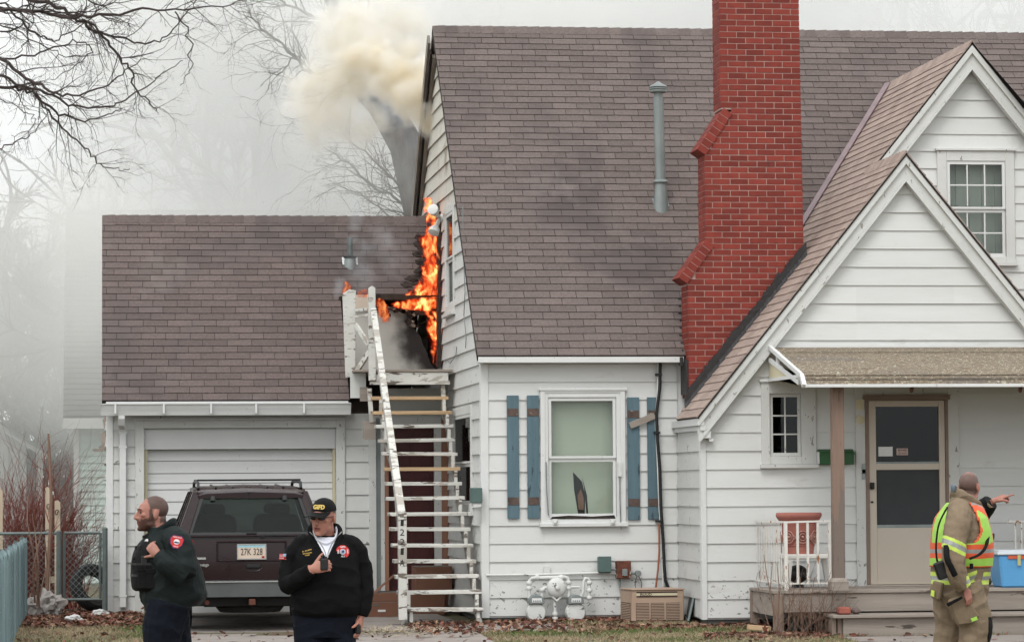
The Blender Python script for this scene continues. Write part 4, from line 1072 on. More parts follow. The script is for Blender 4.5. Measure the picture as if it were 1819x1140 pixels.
# floodlights
fl = thing('floodlight', 'twin white floodlight fixed to the gable beside the flames', 'floodlight', WX(786, X_S - .05, 385))
q0 = WX(787, X_S - .04, 388)
mb = MB(); mb.lathe(q0 + V((.0, 0, 0)), [(.05, .0), (.055, -.03), (.02, -.04)], 12, axis='x'); mb.build('mount', m_meter, fl, smooth=True)
for dx, dy, dz in ((-.10, -.12, .05), (-.09, -.06, -.10)):
    mb = MB(); p = q0 + V((-.04, 0, 0)); e = q0 + V((dx, dy, dz))
    mb.tube([p, e, e + (e - p) * .35, e + (e - p) * .9, e + (e - p) * 1.0], [.022, .03, .06, .072, .045], 14); mb.build('lamp_head', m_meter, fl, smooth=True)
# gas / electric small things on the gable corner: meter box
mb_ = thing('meter_box', 'small green metal box on the corner boards beside the stairs', 'meter box', WX(853, X_S - .04, 880))
q = WX(853, X_S - .04, 880)
mb = MB(); mb.box(X_S - .15, X_S - .03, q.y - .12, q.y + .1, q.z - .08, q.z + .09); mb.build('box_body', m_green, mb_, bevel=.006)
mb = MB(); mb.box(X_S - .13, X_S - .04, q.y - .10, q.y + .08, q.z - .12, q.z - .081); mb.build('base', m_meter, mb_)

# ================================================================== STAIRCASE with landing
st = thing('exterior_staircase', 'steep worn white wooden staircase with open treads climbing to the burning landing', 'staircase', (3.85, 36.5, 0))
ty = [1080, 1049, 1021, 994, 966, 937, 910, 882, 856, 830, 803, 779, 754, 730, 704]
tl = [712, 707, 703, 700, 697, 694, 691, 688, 686, 684, 680, 674, 668, 664, 659]
tr = [859, 856, 851, 846, 841, 836, 830, 826, 821, 818, 813, 809, 806, 803, 797]
Y0, Y1 = 34.95, 38.15
for i in range(15):
    Y = Y0 + (Y1 - Y0) * i / 14
    a, b = W(tl[i], ty[i], Y), W(tr[i], ty[i], Y)
    z = a.z; th = .042; tw = rng.uniform(-.006, .006)
    new = i in (9, 13, 14)
    mb = MB(); e = rng.uniform(-.008, .008)
    mb.hexa([(a.x, Y, z - th + tw), (b.x, Y, z - th - tw), (b.x, Y + .24, z - th - tw), (a.x, Y + .24, z - th + tw), (a.x, Y + e, z + tw), (b.x, Y - e, z - tw), (b.x, Y + .24, z - tw), (a.x, Y + .24, z + tw)])
    o = mb.build('tread', m_newlum if new else m_stairpaint, st, bevel=.004)
    if new: o['label'] = 'replacement tread of fresh lumber'
# stringers: cut zigzag plates
def stringer(pl, dx, m):
    P = []
    for i in range(15):
        Y = Y0 + (Y1 - Y0) * i / 14; p = W(pl[i], ty[i], Y)
        P.append((Y + .03, p.z - .037, p.x + dx))
    for i in range(14):
        (y, z, x), (y2, z2, x2) = P[i], P[i + 1]
        mb = MB(); w = .038
        lo = -.20
        mb.hexa([(x, y, z + lo), (x + w, y, z + lo), (x2 + w, y2, z2 + lo - .0), (x2, y2, z2 + lo), (x, y, z), (x + w, y, z), (x2 + w, y2 - .005, z), (x2, y2 - .005, z)])
        mb.hexa([(x2, y2 - .035, z + .001), (x2 + w, y2 - .035, z + .001), (x2 + w, y2 - .0, z + .001), (x2, y2 - .0, z + .001), (x2, y2 - .035, z2), (x2 + w, y2 - .035, z2), (x2 + w, y2 - .0, z2), (x2, y2 - .0, z2)])
        yield mb
def one_stringer(pl, dx):
    M = MB()
    for mb in stringer(pl, dx, None):
        M.add(mb.v, mb.f)
    return M.build('stringer', m_stairpaint, st)
one_stringer(tl, .10); one_stringer(tr, -.075)
mb = MB(); a = W(716, 1083, Y0); mb.bar((a.x + .03, Y0 + .12, -.02), (a.x + .05, Y0 + .1, a.z - .04), .06, .06); mb.build('leg', m_stairpaint, st)
mb = MB(); a = W(852, 1083, Y0); mb.bar((a.x + .02, Y0 + .1, -.02), (a.x - .02, Y0 + .1, a.z - .04), .055, .06); mb.build('leg', m_stairpaint, st)
# lower newel with house number, handrail, upper newel
NY = Y0 - .03
a, b = W(714.5, 1100, NY), W(713.5, 908, NY); hw = .047
mb = MB(); mb.hexa([(a.x - hw, NY - .09, a.z), (a.x + hw, NY - .09, a.z), (a.x + hw, NY, a.z), (a.x - hw, NY, a.z), (b.x - hw, NY - .09, b.z), (b.x + hw, NY - .09, b.z - .01), (b.x + hw, NY, b.z + .0), (b.x - hw, NY, b.z + .01)])
nw = mb.build('newel_post', m_stairpaint, st, bevel=.004)
for c, py in (('1', 928), ('2', 945), ('2', 962), ('1', 979), ('A', 999)):
    q = W(714.5 + (py - 928) * .0, py, NY - .095); text(c, (q.x, NY - .091, q.z), (1, 0, -.06), (.06, 0, 1), .072, m_ink, nw, width=.035 if c == '1' else .05, bold=.006)
YU = 38.15
u0, u1 = W(661, 676, YU), W(661, 512, YU)
mb = MB(); mb.box(u0.x - .042, u0.x + .042, YU - .045, YU + .045, u0.z, u1.z); mb.prism([(u0.x - .042, YU - .045, u1.z), (u0.x + .042, YU - .045, u1.z), (u0.x, YU - .045, u1.z + .03)], (0, .09, 0)); un = mb.build('newel_post', m_stairpaint, st, bevel=.004)
ra_, rb_ = W(663, 552, YU - .05), W(713, 915, NY - .06)
mid = ra_.lerp(rb_, .55)
mb = MB(); mb.bar(ra_, mid, .07, .09, w2=.075, h2=.1); mb.build('handrail', m_stairpaint, st, bevel=.004)
mb = MB(); mb.bar(mid + (rb_ - ra_).normalized() * .004, rb_, .075, .10, w2=.085, h2=.11); mb.build('handrail', m_stairpaint, st, bevel=.004)
# landing deck
YD0, YD1 = 38.18, 39.83
da, db = W(636, 662, YD0), X_S - .04
dz = W(720, 656, YD0 - .06).z
for i in range(11):
    y = YD0 - .05 + (YD1 - YD0 + .05) * i / 11
    mb = MB(); mb.box(da.x - .05 + rng.uniform(-.01, .01), db - .005, y + .004, y + .146, dz - .03, dz + rng.uniform(-.004, .006)); mb.build('deck_board', m_greywood, st, bevel=.004)
mb = MB(); mb.box(u0.x + .05, W(796, 670, YD0).x, YD0 - .03, YD0 + .01, W(720, 679, YD0).z, dz - .032); mb.build('landing_fascia', m_stairpaint, st, bevel=.004)
mb = MB(); mb.box(u0.x - .03, W(797, 670, YD0).x + .01, YD0 - .055, YD0 - .031, W(720, 683, YD0).z, W(720, 677, YD0).z); mb.build('landing_moulding', m_stairpaint, st)
mb = MB(); mb.box(W(622, 700, YD0 + .2).x, u0.x - .06, YD0 + .15, YD0 + .2, W(640, 706, YD0).z, dz - .035); o = mb.build('landing_fascia', m_trim_old, st)
mb = MB(); mb.box(W(641, 700, YD0).x, W(655, 700, YD0).x, YD0 + .10, YD0 + .149, W(640, 712, YD0).z, W(640, 687, YD0).z); mb.build('landing_bracket', m_greywood, st)
mb = MB(); mb.box(W(646, 760, YD0).x, W(668, 760, YD0).x, YD0 + .02, YD0 + .12, W(650, 780, YD0).z, W(650, 748, YD0).z); mb.build('landing_bracket', m_greywood, st)
for pa, pb in (((786, 684), (790, 745)), ((656, 690), (660, 750))):
    mb = MB(); p, q = W(pa[0], pa[1], YD0 + .05), W(pb[0], pb[1], YD0 + .05); mb.bar(p, q, .08, .05); mb.build('landing_post', m_stairpaint, st)
# left guard of the landing: wide rear board, newel, rails and braces
YR_ = 38.5
p0, p1, p2, p3 = W(614, 670, YR_), W(631, 670, YR_), W(632, 516, YR_), W(608.5, 522, YR_)
mb = MB(); mb.prism([p0, p1, p2, W(620, 514, YR_), p3], (0, .05, 0)); mb.build('guard_board', m_stairpaint, st, bevel=.004)
for (x0, y0, x1, y1, w, mm) in ((632, 551, 656, 549, .035, m_stairpaint), (632, 562, 656, 559, .03, m_stairpaint), (632, 577, 655, 612, .06, m_stairpaint), (633, 660, 657, 624, .07, m_stairpaint)):
    mb = MB(); mb.bar(W(x0, y0, YR_ - .01), W(x1, y1, YU + .05), .03, w); mb.build('guard_rail', mm, st)
mb = MB(); o = None
mb.box(W(602, 530, YR_ + .6).x, W(609, 530, YR_ + .6).x, YR_ + .55, YR_ + .65, W(605, 533, YR_ + .6).z, W(605, 527, YR_ + .6).z); mb.build('burnt_stub', m_char, st)

# cardboard boxes beneath
def carton(px0, px1, py0, py1, Y, dep, lab, open_=False, marks=()):
    a, b = W(px0, py1, Y), W(px1, py0, Y); z0 = max(a.z, 0.0) if py1 > 1080 else a.z
    c = thing('cardboard_box', lab, 'box', ((a.x + b.x) / 2, Y + dep / 2, z0), 'cardboard boxes under the stairs')
    mb = MB(); mb.box(a.x, b.x, Y, Y + dep, z0, b.z); mb.build('carton', m_cardb, c, bevel=.004)
    mb = MB(); mb.box(a.x + .005, b.x - .005, Y + .005, Y + dep - .005, b.z + .001, b.z + .006); mb.build('lid_flap', m_cardtop, c)
    if open_:
        mb = MB(); mb.prism([V((a.x + .02, Y + .02, b.z + .006)), V((a.x + .28, Y + .3, b.z + .2)), V((a.x + .30, Y + .31, b.z + .19)), V((a.x + .05, Y + .02, b.z + .006))], (.02, .25, .0)); mb.build('raised_flap', m_cardb, c)
    for k, (mx_, my_, w, h, m_) in enumerate(marks):
        q = W(mx_, my_, Y); mb = MB(); mb.box(q.x - w / 2, q.x + w / 2, Y - .004, Y - .001, q.z - h / 2, q.z + h / 2); mb.build('printed_label', m_, c)
carton(655, 707, 1069, 1098, 37.0, .6, 'flat brown carton with pale label, lowest beside the staircase foot', marks=((678, 1084, .09, .025, m_paper), (668, 1074, .06, .018, m_green)))
carton(661, 709, 1052, 1068.5, 37.03, .55, 'brown carton with a raised flap lying on the flat carton beside the stairs', True)
carton(738, 803, 1006, 1050, 38.2, .5, 'dark brown carton stacked highest behind the lower treads')
carton(716, 790, 1051, 1097, 37.7, .6, 'wide brown carton on the concrete behind the bottom treads')
carton(812, 836, 1020, 1095, 38.1, .35, 'tall narrow grey-shadowed carton against the house wall behind the stairs')

# ================================================================== wall equipment on the main wall
ys_ = Y_M - .03
ls = thing('refrigerant_line', 'black insulated refrigerant line and copper pipe running down the white wall to the cooling unit', 'pipe', W(1170, 1040, ys_ - .05))
for P, r, m_, nm in ((((1173, 643), (1172, 690), (1166, 735), (1168, 780), (1172, 830), (1174, 900), (1178, 960), (1180, 1005), (1182, 1030), (1188, 1045)), .019, m_black, 'insulated_pipe'),
                     (((1169, 644), (1168, 700), (1164, 740), (1167, 800), (1171, 900), (1175, 960), (1178, 1040)), .009, m_meter, 'white_cable'),
                     (((1171, 930), (1171, 980), (1169, 1010), (1165, 1043)), .011, m_copper, 'copper_pipe')):
    mb = MB(); mb.tube([W(x, y, ys_ - (.05 if nm == 'insulated_pipe' else .035 if nm == 'white_cable' else .055)) for x, y in P], r, 8); mb.build(nm, m_, ls, smooth=True)
for py in (665, 768, 925): mb = MB(); q = W(1170 if py != 768 else 1167, py, ys_ - .05); mb.box(q.x - .035, q.x + .035, q.y - .028, q.y + .04, q.z - .012, q.z + .012); mb.build('strap', m_black, ls)
# electrical boxes
eb = thing('junction_box', 'grey green metal electrical box on the wall above the gas meters', 'electrical box', W(1075, 1003, ys_))
mb = MB(); a, b = W(1064, 1017, ys_ - .1), W(1085, 988, ys_ - .1); mb.box(a.x, b.x, ys_ - .10, ys_ + .02, a.z, b.z); mb.build('box_body', m_green, eb, bevel=.006)
mb = MB(); mb.box(a.x - .004, b.x + .004, ys_ - .112, ys_ - .101, a.z + .01, b.z + .004); mb.build('lid', m_green, eb, bevel=.003)
mb = MB(); mb.tube([W(1085, 1011, ys_ - .05), W(1097, 1011, ys_ - .05)], .012, 8); mb.build('conduit', m_grey, eb)
rbx = thing('fuse_box', 'rusty peeling electrical disconnect box with conduits between green box and cooling unit', 'electrical box', W(1108, 1010, ys_))
mb = MB(); a, b = W(1096, 1027, ys_ - .1), W(1121, 996, ys_ - .1); mb.box(a.x, b.x, ys_ - .10, ys_ + .02, a.z, b.z); mb.build('box_body', m_rust, rbx, bevel=.006)
mb = MB(); q = W(1110, 1016, ys_ - .11); mb.box(q.x - .03, q.x + .03, ys_ - .125, ys_ - .101, q.z - .04, q.z + .04); mb.build('switch_plate', m_grey, rbx, bevel=.004)
mb = MB(); mb.tube([W(1121, 1018, ys_ - .04), W(1130, 1018, ys_ - .04)], .012, 8); mb.lathe(W(1134, 1018, ys_ - .10), [(.03, -.02), (.036, 0), (.036, .05), (.0, .06)], 12, axis='y'); mb.build('round_socket', m_grey, rbx, smooth=True)
mb = MB(); mb.tube([W(1131, 1023, ys_ - .05), W(1128, 1035, ys_ - .05), W(1129, 1044, ys_ - .05)], .004, 5); mb.tube([W(1135, 1023, ys_ - .05), W(1140, 1035, ys_ - .05), W(1139, 1046, ys_ - .05)], .004, 5); mb.build('cable', m_black, rbx)
mb = MB(); mb.tube([W(1101, 1027, ys_ - .05), W(1101, 1044, ys_ - .05), W(1103, 1052, ys_ - .1)], .013, 8); mb.build('conduit', m_grey, rbx)
# service pipe running along the wall
gm = thing('gas_meter_set', 'white painted twin gas meters with regulator and pipes against the wall foot', 'gas meter', W(990, 1100, ys_ - .3))
yp = ys_ - .16
def pipe(P, r=.021, nm='pipe', m_=None, y=yp):
    mb = MB(); mb.tube([W(x, y2, y) for x, y2 in P], r, 10); return mb.build(nm, m_ or m_meter, gm, smooth=True)
mb = MB(); mb.tube([W(864, 1021, ys_ - .02), W(960, 1020, ys_ - .02), W(1062, 1017, ys_ - .02), W(1096, 1018, ys_ - .02)], .014, 8); mb.build('pipe', m_meter, gm, smooth=True)
pipe(((940, 1062), (940, 1032), (942, 1027), (948, 1026), (1003, 1024), (1008, 1026), (1010, 1032), (1010, 1060)))
pipe(((963, 1060), (963, 1046), (966, 1043), (978, 1043)), .019)
pipe(((1032, 1060), (1036, 1050), (1037, 1032), (1040, 1026), (1045, 1027), (1047, 1032), (1047, 1062), (1044, 1064)), .017)
pipe(((985, 1055), (986, 1092), (987, 1105)), .018)
pipe(((1006, 1042), (1030, 1042)), .014)
for px, py in ((940, 1035), (940, 1044), (963, 1047), (1010, 1034), (1010, 1044), (1047, 1034), (1047, 1048), (986, 1090), (986, 1098), (986, 1104), (954, 1025), (997, 1025), (1047, 1061)):
    mb = MB(); q = W(px, py, yp); mb.lathe(q, [(.028, -.02), (.034, -.012), (.034, .012), (.028, .02)], 10, axis='z' if py > 1030 else 'x'); mb.build('pipe_fitting', m_meter, gm, smooth=True)
mb = MB(); q = W(989, 1043, yp - .04); mb.lathe(q, [(.05, .06), (.105, .045), (.112, .02), (.112, 0), (.10, -.02), (.06, -.035), (.025, -.042), (.022, -.07), (.01, -.075)], 22, axis='y'); mb.build('regulator', m_meter, gm, smooth=True)
mb = MB(); mb.tube([q + V((-.06, .01, -.09)), q + V((0, .0, -.15)), q + V((.06, .01, -.09))], .016, 8); mb.build('regulator_body', m_meter, gm, smooth=True)
mb = MB(); a, b = W(966, 1022, ys_), W(977, 1010, ys_); mb.box(a.x, b.x, ys_ - .02, ys_ + .0, a.z, b.z + .03); mb.build('vent_tab', m_meter, gm)
for px in (952, 1022):
    q = W(px, 1090, yp - .05)
    mb = MB(); mb.lathe(q + V((0, 0, .02)), [(.07, .10), (.105, .085), (.113, .05), (.113, -.03), (.10, -.05), (.06, -.055)], 20, axis='y'); bdy = mb.build('meter_body', m_meter, gm, smooth=True)
    mb = MB(); mb.box(q.x - .055, q.x + .055, q.y - .04, q.y + .09, max(q.z - .15, .0), q.z - .05); mb.build('meter_foot', m_meter, bdy, bevel=.01)
    mb = MB(); zq = W(px, 1066, yp).z; mb.prism([V((q.x + .088 * math.cos(t), q.y - .08, zq + .07 * math.sin(t) + (.0))) for t in [math.pi * k / 8 for k in range(9)]] + [V((q.x - .088, q.y - .08, zq - .035)), V((q.x + .088, q.y - .08, zq - .035))], (0, .17, 0)); mb.build('meter_index', m_grey, bdy, bevel=.006)
    mb = MB(); mb.box(q.x - .055, q.x + .055, q.y - .086, q.y - .0805, zq - .015, zq + .032); dp = mb.build('dial_plate', m_paper, bdy)
    for k in range(4): mb = MB(); mb.lathe((q.x - .036 + k * .024, q.y - .0865, zq + .0), [(.009, .0), (.009, -.002)], 8, axis='y'); mb.build('dial', m_grey, bdy)
# cooling unit
YA = 34.62
ac = thing('air_conditioner', 'tan outdoor cooling unit with louvred grilles standing on the leaf strewn ground', 'air conditioner', (W(1160, 1103, YA).x, YA + .3, 0))
fa, fb = W(1123, 1103, YA), W(1217, 1047, YA); sx0 = W(1097, 1100, YA + .9).x
Dp = .62
mb = MB()
x0a, x1a, z0a, z1a = fa.x, fb.x, fa.z, fb.z
skew = -.13       # turned a little on its base: the left end shows
P = lambda x, d, z: V((x0a + (x - x0a) * .985 + d * skew, YA + d + (x - x0a) * .05, z))
Dp = .95 * (W(1123, 1100, YA).x - W(1097, 1100, YA + .5).x - 0) / .16 * .35
Dp = max(.45, min(Dp, .7))
mb.hexa([P(x0a, 0, z0a), P(x1a, 0, z0a), P(x1a, Dp, z0a), P(x0a, Dp, z0a), P(x0a, 0, z1a), P(x1a, 0, z1a), P(x1a, Dp, z1a), P(x0a, Dp, z1a)]); acb = mb.build('casing', m_tan, ac, bevel=.008)
mb = MB(); mb.hexa([P(x0a - .01, -.012, z1a + .001), P(x1a + .01, -.012, z1a + .001), P(x1a + .01, Dp, z1a + .001), P(x0a - .01, Dp, z1a + .001)] + [P(x0a - .01, -.012, z1a + .015), P(x1a + .01, -.012, z1a + .015), P(x1a + .01, Dp, z1a + .015), P(x0a - .01, Dp, z1a + .015)]); mb.build('lid', m_tan, ac, bevel=.003)
azz = lambda py: W(1170, py, YA).z
axx = lambda px: x0a + (px - 1123) / (1217 - 1123) * (x1a - x0a)
def acbox(pxa, pxb, pya, pyb, n0, n1, m_, nm, par=None):
    mb = MB(); a, b, z0, z1 = axx(pxa), axx(pxb), azz(pyb), azz(pya)
    mb.hexa([P(a, -n1, z0), P(b, -n1, z0), P(b, -n0, z0), P(a, -n0, z0), P(a, -n1, z1), P(b, -n1, z1), P(b, -n0, z1), P(a, -n0, z1)]); return mb.build(nm, m_, par or ac)
acbox(1131, 1205, 1050, 1052.3, .001, .008, m_brownband, 'trim_band'); acbox(1131, 1205, 1057.2, 1059.5, .001, .008, m_brownband, 'trim_band')
bp = acbox(1131, 1205, 1052.4, 1057.1, .001, .005, m_cream, 'name_plate')
c_ = P((axx(1138) + axx(1158)) / 2, -.0065, azz(1054.8)); text('RUUD', c_, (1, .05, 0), (0, 0, 1), .027, m_brownband, bp, width=.13, bold=.02)
for pa, pb in ((1130, 1154), (1157, 1181), (1185, 1209)):
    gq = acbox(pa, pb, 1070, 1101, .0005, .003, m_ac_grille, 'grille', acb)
    for k in range(11):
        y_ = 1071 + k * 2.75; acbox(pa + .3, pb - .3, y_, y_ + 1.5, .0031, .014, m_tan, 'louvre', ac)
mb = MB()
PS = lambda d, z, n: P(x0a - n, d, z)
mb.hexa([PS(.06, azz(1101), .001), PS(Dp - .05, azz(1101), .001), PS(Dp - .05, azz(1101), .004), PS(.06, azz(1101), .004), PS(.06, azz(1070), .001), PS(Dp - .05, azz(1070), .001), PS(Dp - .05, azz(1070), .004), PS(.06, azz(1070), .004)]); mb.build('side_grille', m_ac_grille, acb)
for k in range(10):
    mb = MB(); z_ = azz(1071.5 + k * 3); mb.hexa([PS(.06, z_ - .011, .0045), PS(Dp - .05, z_ - .011, .0045), PS(Dp - .05, z_ - .011, .012), PS(.06, z_ - .011, .012), PS(.06, z_, .0045), PS(Dp - .05, z_, .0045), PS(Dp - .05, z_, .012), PS(.06, z_, .012)]); mb.build('louvre', m_tan, ac)
# leaning window screen
sc_ = thing('window_screen', 'old framed insect screen leaning in the corner right of the cooling unit', 'window screen', W(1228, 1103, 34.4))
yq = 34.35
q = [W(1218, 1095, yq + .7), W(1223, 1103, yq), W(1243, 1014, yq + .35), W(1226, 1012, yq + .95)]
mb = MB(); mb.prism([q[0], q[1], q[2], q[3]], (.004, .004, 0)); mb.build('mesh_panel', m_screen, sc_)
for i in range(4): mb = MB(); mb.bar(q[i], q[(i + 1) % 4], .022, .022); mb.build('frame_bar', m_grey if i == 2 else m_post, sc_)
mb = MB(); mb.bar(q[0].lerp(q[3], .8), q[1].lerp(q[2], .8), .012, .012); mb.build('frame_bar', m_post, sc_)

# ================================================================== AWNING over the entry
aw_t = thing('awning', 'stained metal awning with white edge over the front door', 'awning', W(1500, 620, Y_V))
YAF = 32.2
wz1 = W(1500, 617, Y_V - .05).z; fzr = W(1500, 674, YAF).z; fze = W(1500, 682, YAF).z
xl_w = gx(1367, Y_V - .05, 620); xl_f = W(1434, 680, YAF).x; xr_w = 13.4
xl = (xl_w + xl_f) / 2
# corrugated pans: separate sheets with standing seams, sloping down, with a drooped lip
prof = [(Y_V - .06, wz1), (Y_V - .55, wz1 - .085), (32.65, fzr + .14), (32.33, fzr + .035), (YAF + .05, fzr - .02), (YAF + .02, fze)]
mb = MB(); npan = 30
for i in range(len(prof) - 1):
    (y0, z0), (y1, z1) = prof[i], prof[i + 1]
    ncor = 1
    mb.hexa([(xl, y1, z1 - .012), (xr_w, y1, z1 - .012), (xr_w, y0, z0 - .012), (xl, y0, z0 - .012), (xl, y1, z1 + (.0 if i else -.004)), (xr_w, y1, z1 + (.0 if i else -.004)), (xr_w, y0, z0), (xl, y0, z0)])
mb.build('roof_sheet', m_awn, aw_t)
for k, (y, z) in enumerate(((Y_V - .55, wz1 - .078), (32.36, fzr + .05), (32.27, fzr + .015))):
    mb = MB(); mb.box(xl + .02, xr_w, y - .012, y + .012, z, z + .008); mb.build('sheet_lap', m_awn, aw_t)
mb = MB(); mb.box(xl - .01, xr_w, YAF - .02, YAF + .03, fze - .035, fze - .002); mb.build('edge_rail', m_trim, aw_t, bevel=.004)
mb = MB(); mb.bar((xl - .02, Y_V - .06, wz1 + .01), (xl - .02, 32.33, fzr + .05), .04, .05); mb.bar((xl - .02, 32.33, fzr + .05), (xl - .02, YAF, fze - .02), .046, .05); mb.build('side_rail', m_trim, aw_t, bevel=.003)
mb = MB(); mb.bar((xl - .02, Y_V - .06, wz1 - .13), (xl - .02, 32.45, fzr - .02), .03, .045); mb.build('side_rail', m_trim, aw_t)
sz0 = W(1380, 672, Y_V - .6).z
mb = MB(); mb.bar((xl - .02, Y_V - .06, sz0), (xl - .02, 32.42, sz0 - .01), .034, .035); mb.bar((xl - .02, 32.45, fzr - .04), (xl - .02, 32.42, sz0 - .01), .027, .03); mb.build('side_rail', m_trim, aw_t)
mb = MB(); mb.prism([V((xl - .022, Y_V - .06, sz0 + .02)), V((xl - .022, 32.45, sz0 + .01)), V((xl - .022, 32.47, fzr - .05)), V((xl - .022, Y_V - .06, wz1 - .155))], (.005, 0, 0)); mb.build('side_panel', m_cream, aw_t)
mb = MB(); mb.box(xl - .032, xl + .002, Y_V - .5, Y_V - .47, wz1 - .2, wz1 - .06); mb.build('side_strut', m_trim, aw_t)
mb = MB(); mb.box(xl, xr_w, Y_V - .055, Y_V - .03, wz1 - .02, wz1 + .02); mb.build('wall_flashing', m_trim, aw_t)
for px in (1619, 1812):
    q = W(px, 684, YAF + .1); tg = thing('ornament', 'small red ornament hanging under the awning edge' + (' above the storm door' if px < 1700 else ' at the far right of the photo'), 'ornament', (q.x, YAF + .1, q.z)); 
    mb = MB(); mb.ell((q.x, YAF + .1, q.z - .05), (.022, .015, .03)); mb.ell((q.x + .01, YAF + .1, q.z - .02), (.018, .014, .022)); mb.tube([(q.x, YAF + .1, q.z + .05), (q.x, YAF + .1, q.z - .02)], .004, 5); mb.build('bauble', m_rust, tg)
# ================================================================== PORCH deck
dk = thing('porch_deck', 'weathered grey wooden porch deck with box step before the front door', 'porch', (10.5, 33.3, 0))
YDF = 32.7
zd = W(1500, 1047, YDF).z
xd0 = W(1376, 1060, YDF).x; xd1 = 13.2
nb = 9
for i in range(nb):
    y = YDF - .02 + (Y_V - .06 - YDF) * i / nb
    mb = MB(); mb.box(xd0 - .02, xd1, y + .004, y + (Y_V - .06 - YDF) / nb, zd - .035, zd + rng.uniform(-.003, .003)); mb.build('deck_board', m_greywood, dk, bevel=.004)
mb = MB(); mb.box(W(1392, 1070, YDF).x, xd1, YDF + .01, YDF + .05, W(1500, 1086, YDF).z, zd - .037); mb.build('rim_board', m_greywood, dk, bevel=.004)
mb = MB(); mb.box(xd0, xd0 + .04, YDF + .1, Y_V - .1, zd - .27, zd - .037); mb.build('rim_board', m_greywood, dk, bevel=.004)
for (x, y, w) in ((xd0 + .045, YDF + .03, .10), (xd0 + .03, Y_V - .12, .09), (10.2, YDF + .2, .09)):
    mb = MB(); mb.box(x - w / 2, x + w / 2, y - .045, y + .045, -.12, zd - .037); mb.build('leg', m_greywood_v, dk, bevel=.005)
mb = MB(); mb.box(xd0 + .3, xd1, YDF + .6, YDF + .66, -.2, zd - .1); mb.build('skirt_panel', m_found, dk)
# box step
zs_ = W(1600, 1090, 32.25).z; xs0 = W(1478, 1090, 32.25).x
for k in range(2):
    mb = MB(); mb.box(xs0, xd1, 32.2 + k * .22, 32.41 + k * .22, zs_ - .035, zs_ + rng.uniform(-.002, .002)); mb.build('step_tread', m_greywood, dk, bevel=.005)
mb = MB(); mb.box(xs0 + .12, xd1, 32.26, 32.30, -.06, zs_ - .037); mb.build('step_riser', m_greywood, dk, bevel=.004)
for x in (xs0 + .03, xs0 + .09): mb = MB(); mb.box(x - .02, x + .025, 32.3, 32.6, -.08, zs_ - .037); mb.build('step_side', m_greywood_v, dk)
mb = MB()
for k in range(40):
    x = xs0 + .1 + k * .12; mb.box(x, x + .1, 32.192, 32.199, zs_ - .036, zs_ - .004)
# post
pt = thing('porch_post', 'reddish weathered wooden post holding up the awning', 'post', (W(1488, 1040, 32.45).x, 32.45, zd))
a, b = W(1489.5, 1040, 32.45), W(1486.5, 684, 32.45)
mb = MB(); hw = .062; mb.hexa([(a.x - hw, 32.39, zd), (a.x + hw, 32.39, zd), (a.x + hw, 32.51, zd), (a.x - hw, 32.51, zd), (b.x - hw, 32.39, b.z + .05), (b.x + hw, 32.39, b.z + .05), (b.x + hw, 32.51, b.z + .05), (b.x - hw, 32.51, b.z + .05)])
mp_ = mat('two_tone_post_wood', (.27, .175, .135), (.165, .115, .09), rough=.75, scale=5, stretch=(3.5, 3.5, .2), amt=.6, bump=.25, layers=[((.16, .125, .105), 3, .40, (3, 3, .25), (.9, 1.9)), ((.09, .06, .05), 9, .64, (3, 3, .3), None)])
mb.build('shaft', mp_, pt, bevel=.008)
mb = MB(); mb.box(a.x - .09, a.x + .09, 32.36, 32.38, zd, zd + .09); mb.box(a.x - .09, a.x + .09, 32.52, 32.54, zd, zd + .09); mb.box(a.x - .09, a.x - .065, 32.3801, 32.5199, zd, zd + .09); mb.box(a.x + .065, a.x + .09, 32.3801, 32.5199, zd, zd + .09)
mb.rings([[V((a.x + sx * r, 32.45 + sy * r, z)) for sx, sy in ((-1, -1), (1, -1), (1, 1), (-1, 1))] for r, z in ((.091, zd + .091), (.064, zd + .135))]); mb.build('post_base', m_greywood, pt, bevel=.003)
# iron railing, side run and front run
rl = thing('porch_railing', 'rusty white iron railing round the left corner of the porch', 'railing', (W(1397, 1040, 32.75).x, 32.8, zd))
yc_ = 32.75; rx = W(1396, 980, yc_).x; rt = W(1396, 927, yc_).z; rbz = W(1396, 1036, yc_).z; rx1 = W(1474, 980, yc_).x; yw_ = Y_V - .06
xw = W(1343, 930, yw_).x
mb = MB(); mb.bar((xw, yw_, rt + .0), (rx, yc_, rt), .03, .02); mb.bar((rx, yc_, rt), (rx1 + .02, yc_, rt + .01), .03, .02); mb.build('top_rail', m_rail, rl)
mb = MB(); mb.bar((xw, yw_, rbz), (rx, yc_, rbz), .025, .016); mb.bar((rx, yc_, rbz), (rx1, yc_, rbz), .025, .016); mb.build('bottom_rail', m_rail, rl)
for k in range(12):
    t = (k + .3) / 12; x = xw + (rx - xw) * t; y = yw_ + (yc_ - yw_) * t
    mb = MB(); mb.box(x - .0045, x + .0045, y - .0045, y + .0045, rbz - (.0), rt - .01); mb.build('baluster', m_rail, rl)
for px in (1417, 1435, 1453): mb = MB(); x = W(px, 980, yc_).x; mb.box(x - .012, x + .012, yc_ - .012, yc_ + .012, rbz, rt); mb.build('baluster', m_rail, rl)
for x in (rx, rx1): mb = MB(); mb.box(x - .016, x + .016, yc_ - .016, yc_ + .016, zd, rt - .011); mb.build('rail_post', m_rail, rl)
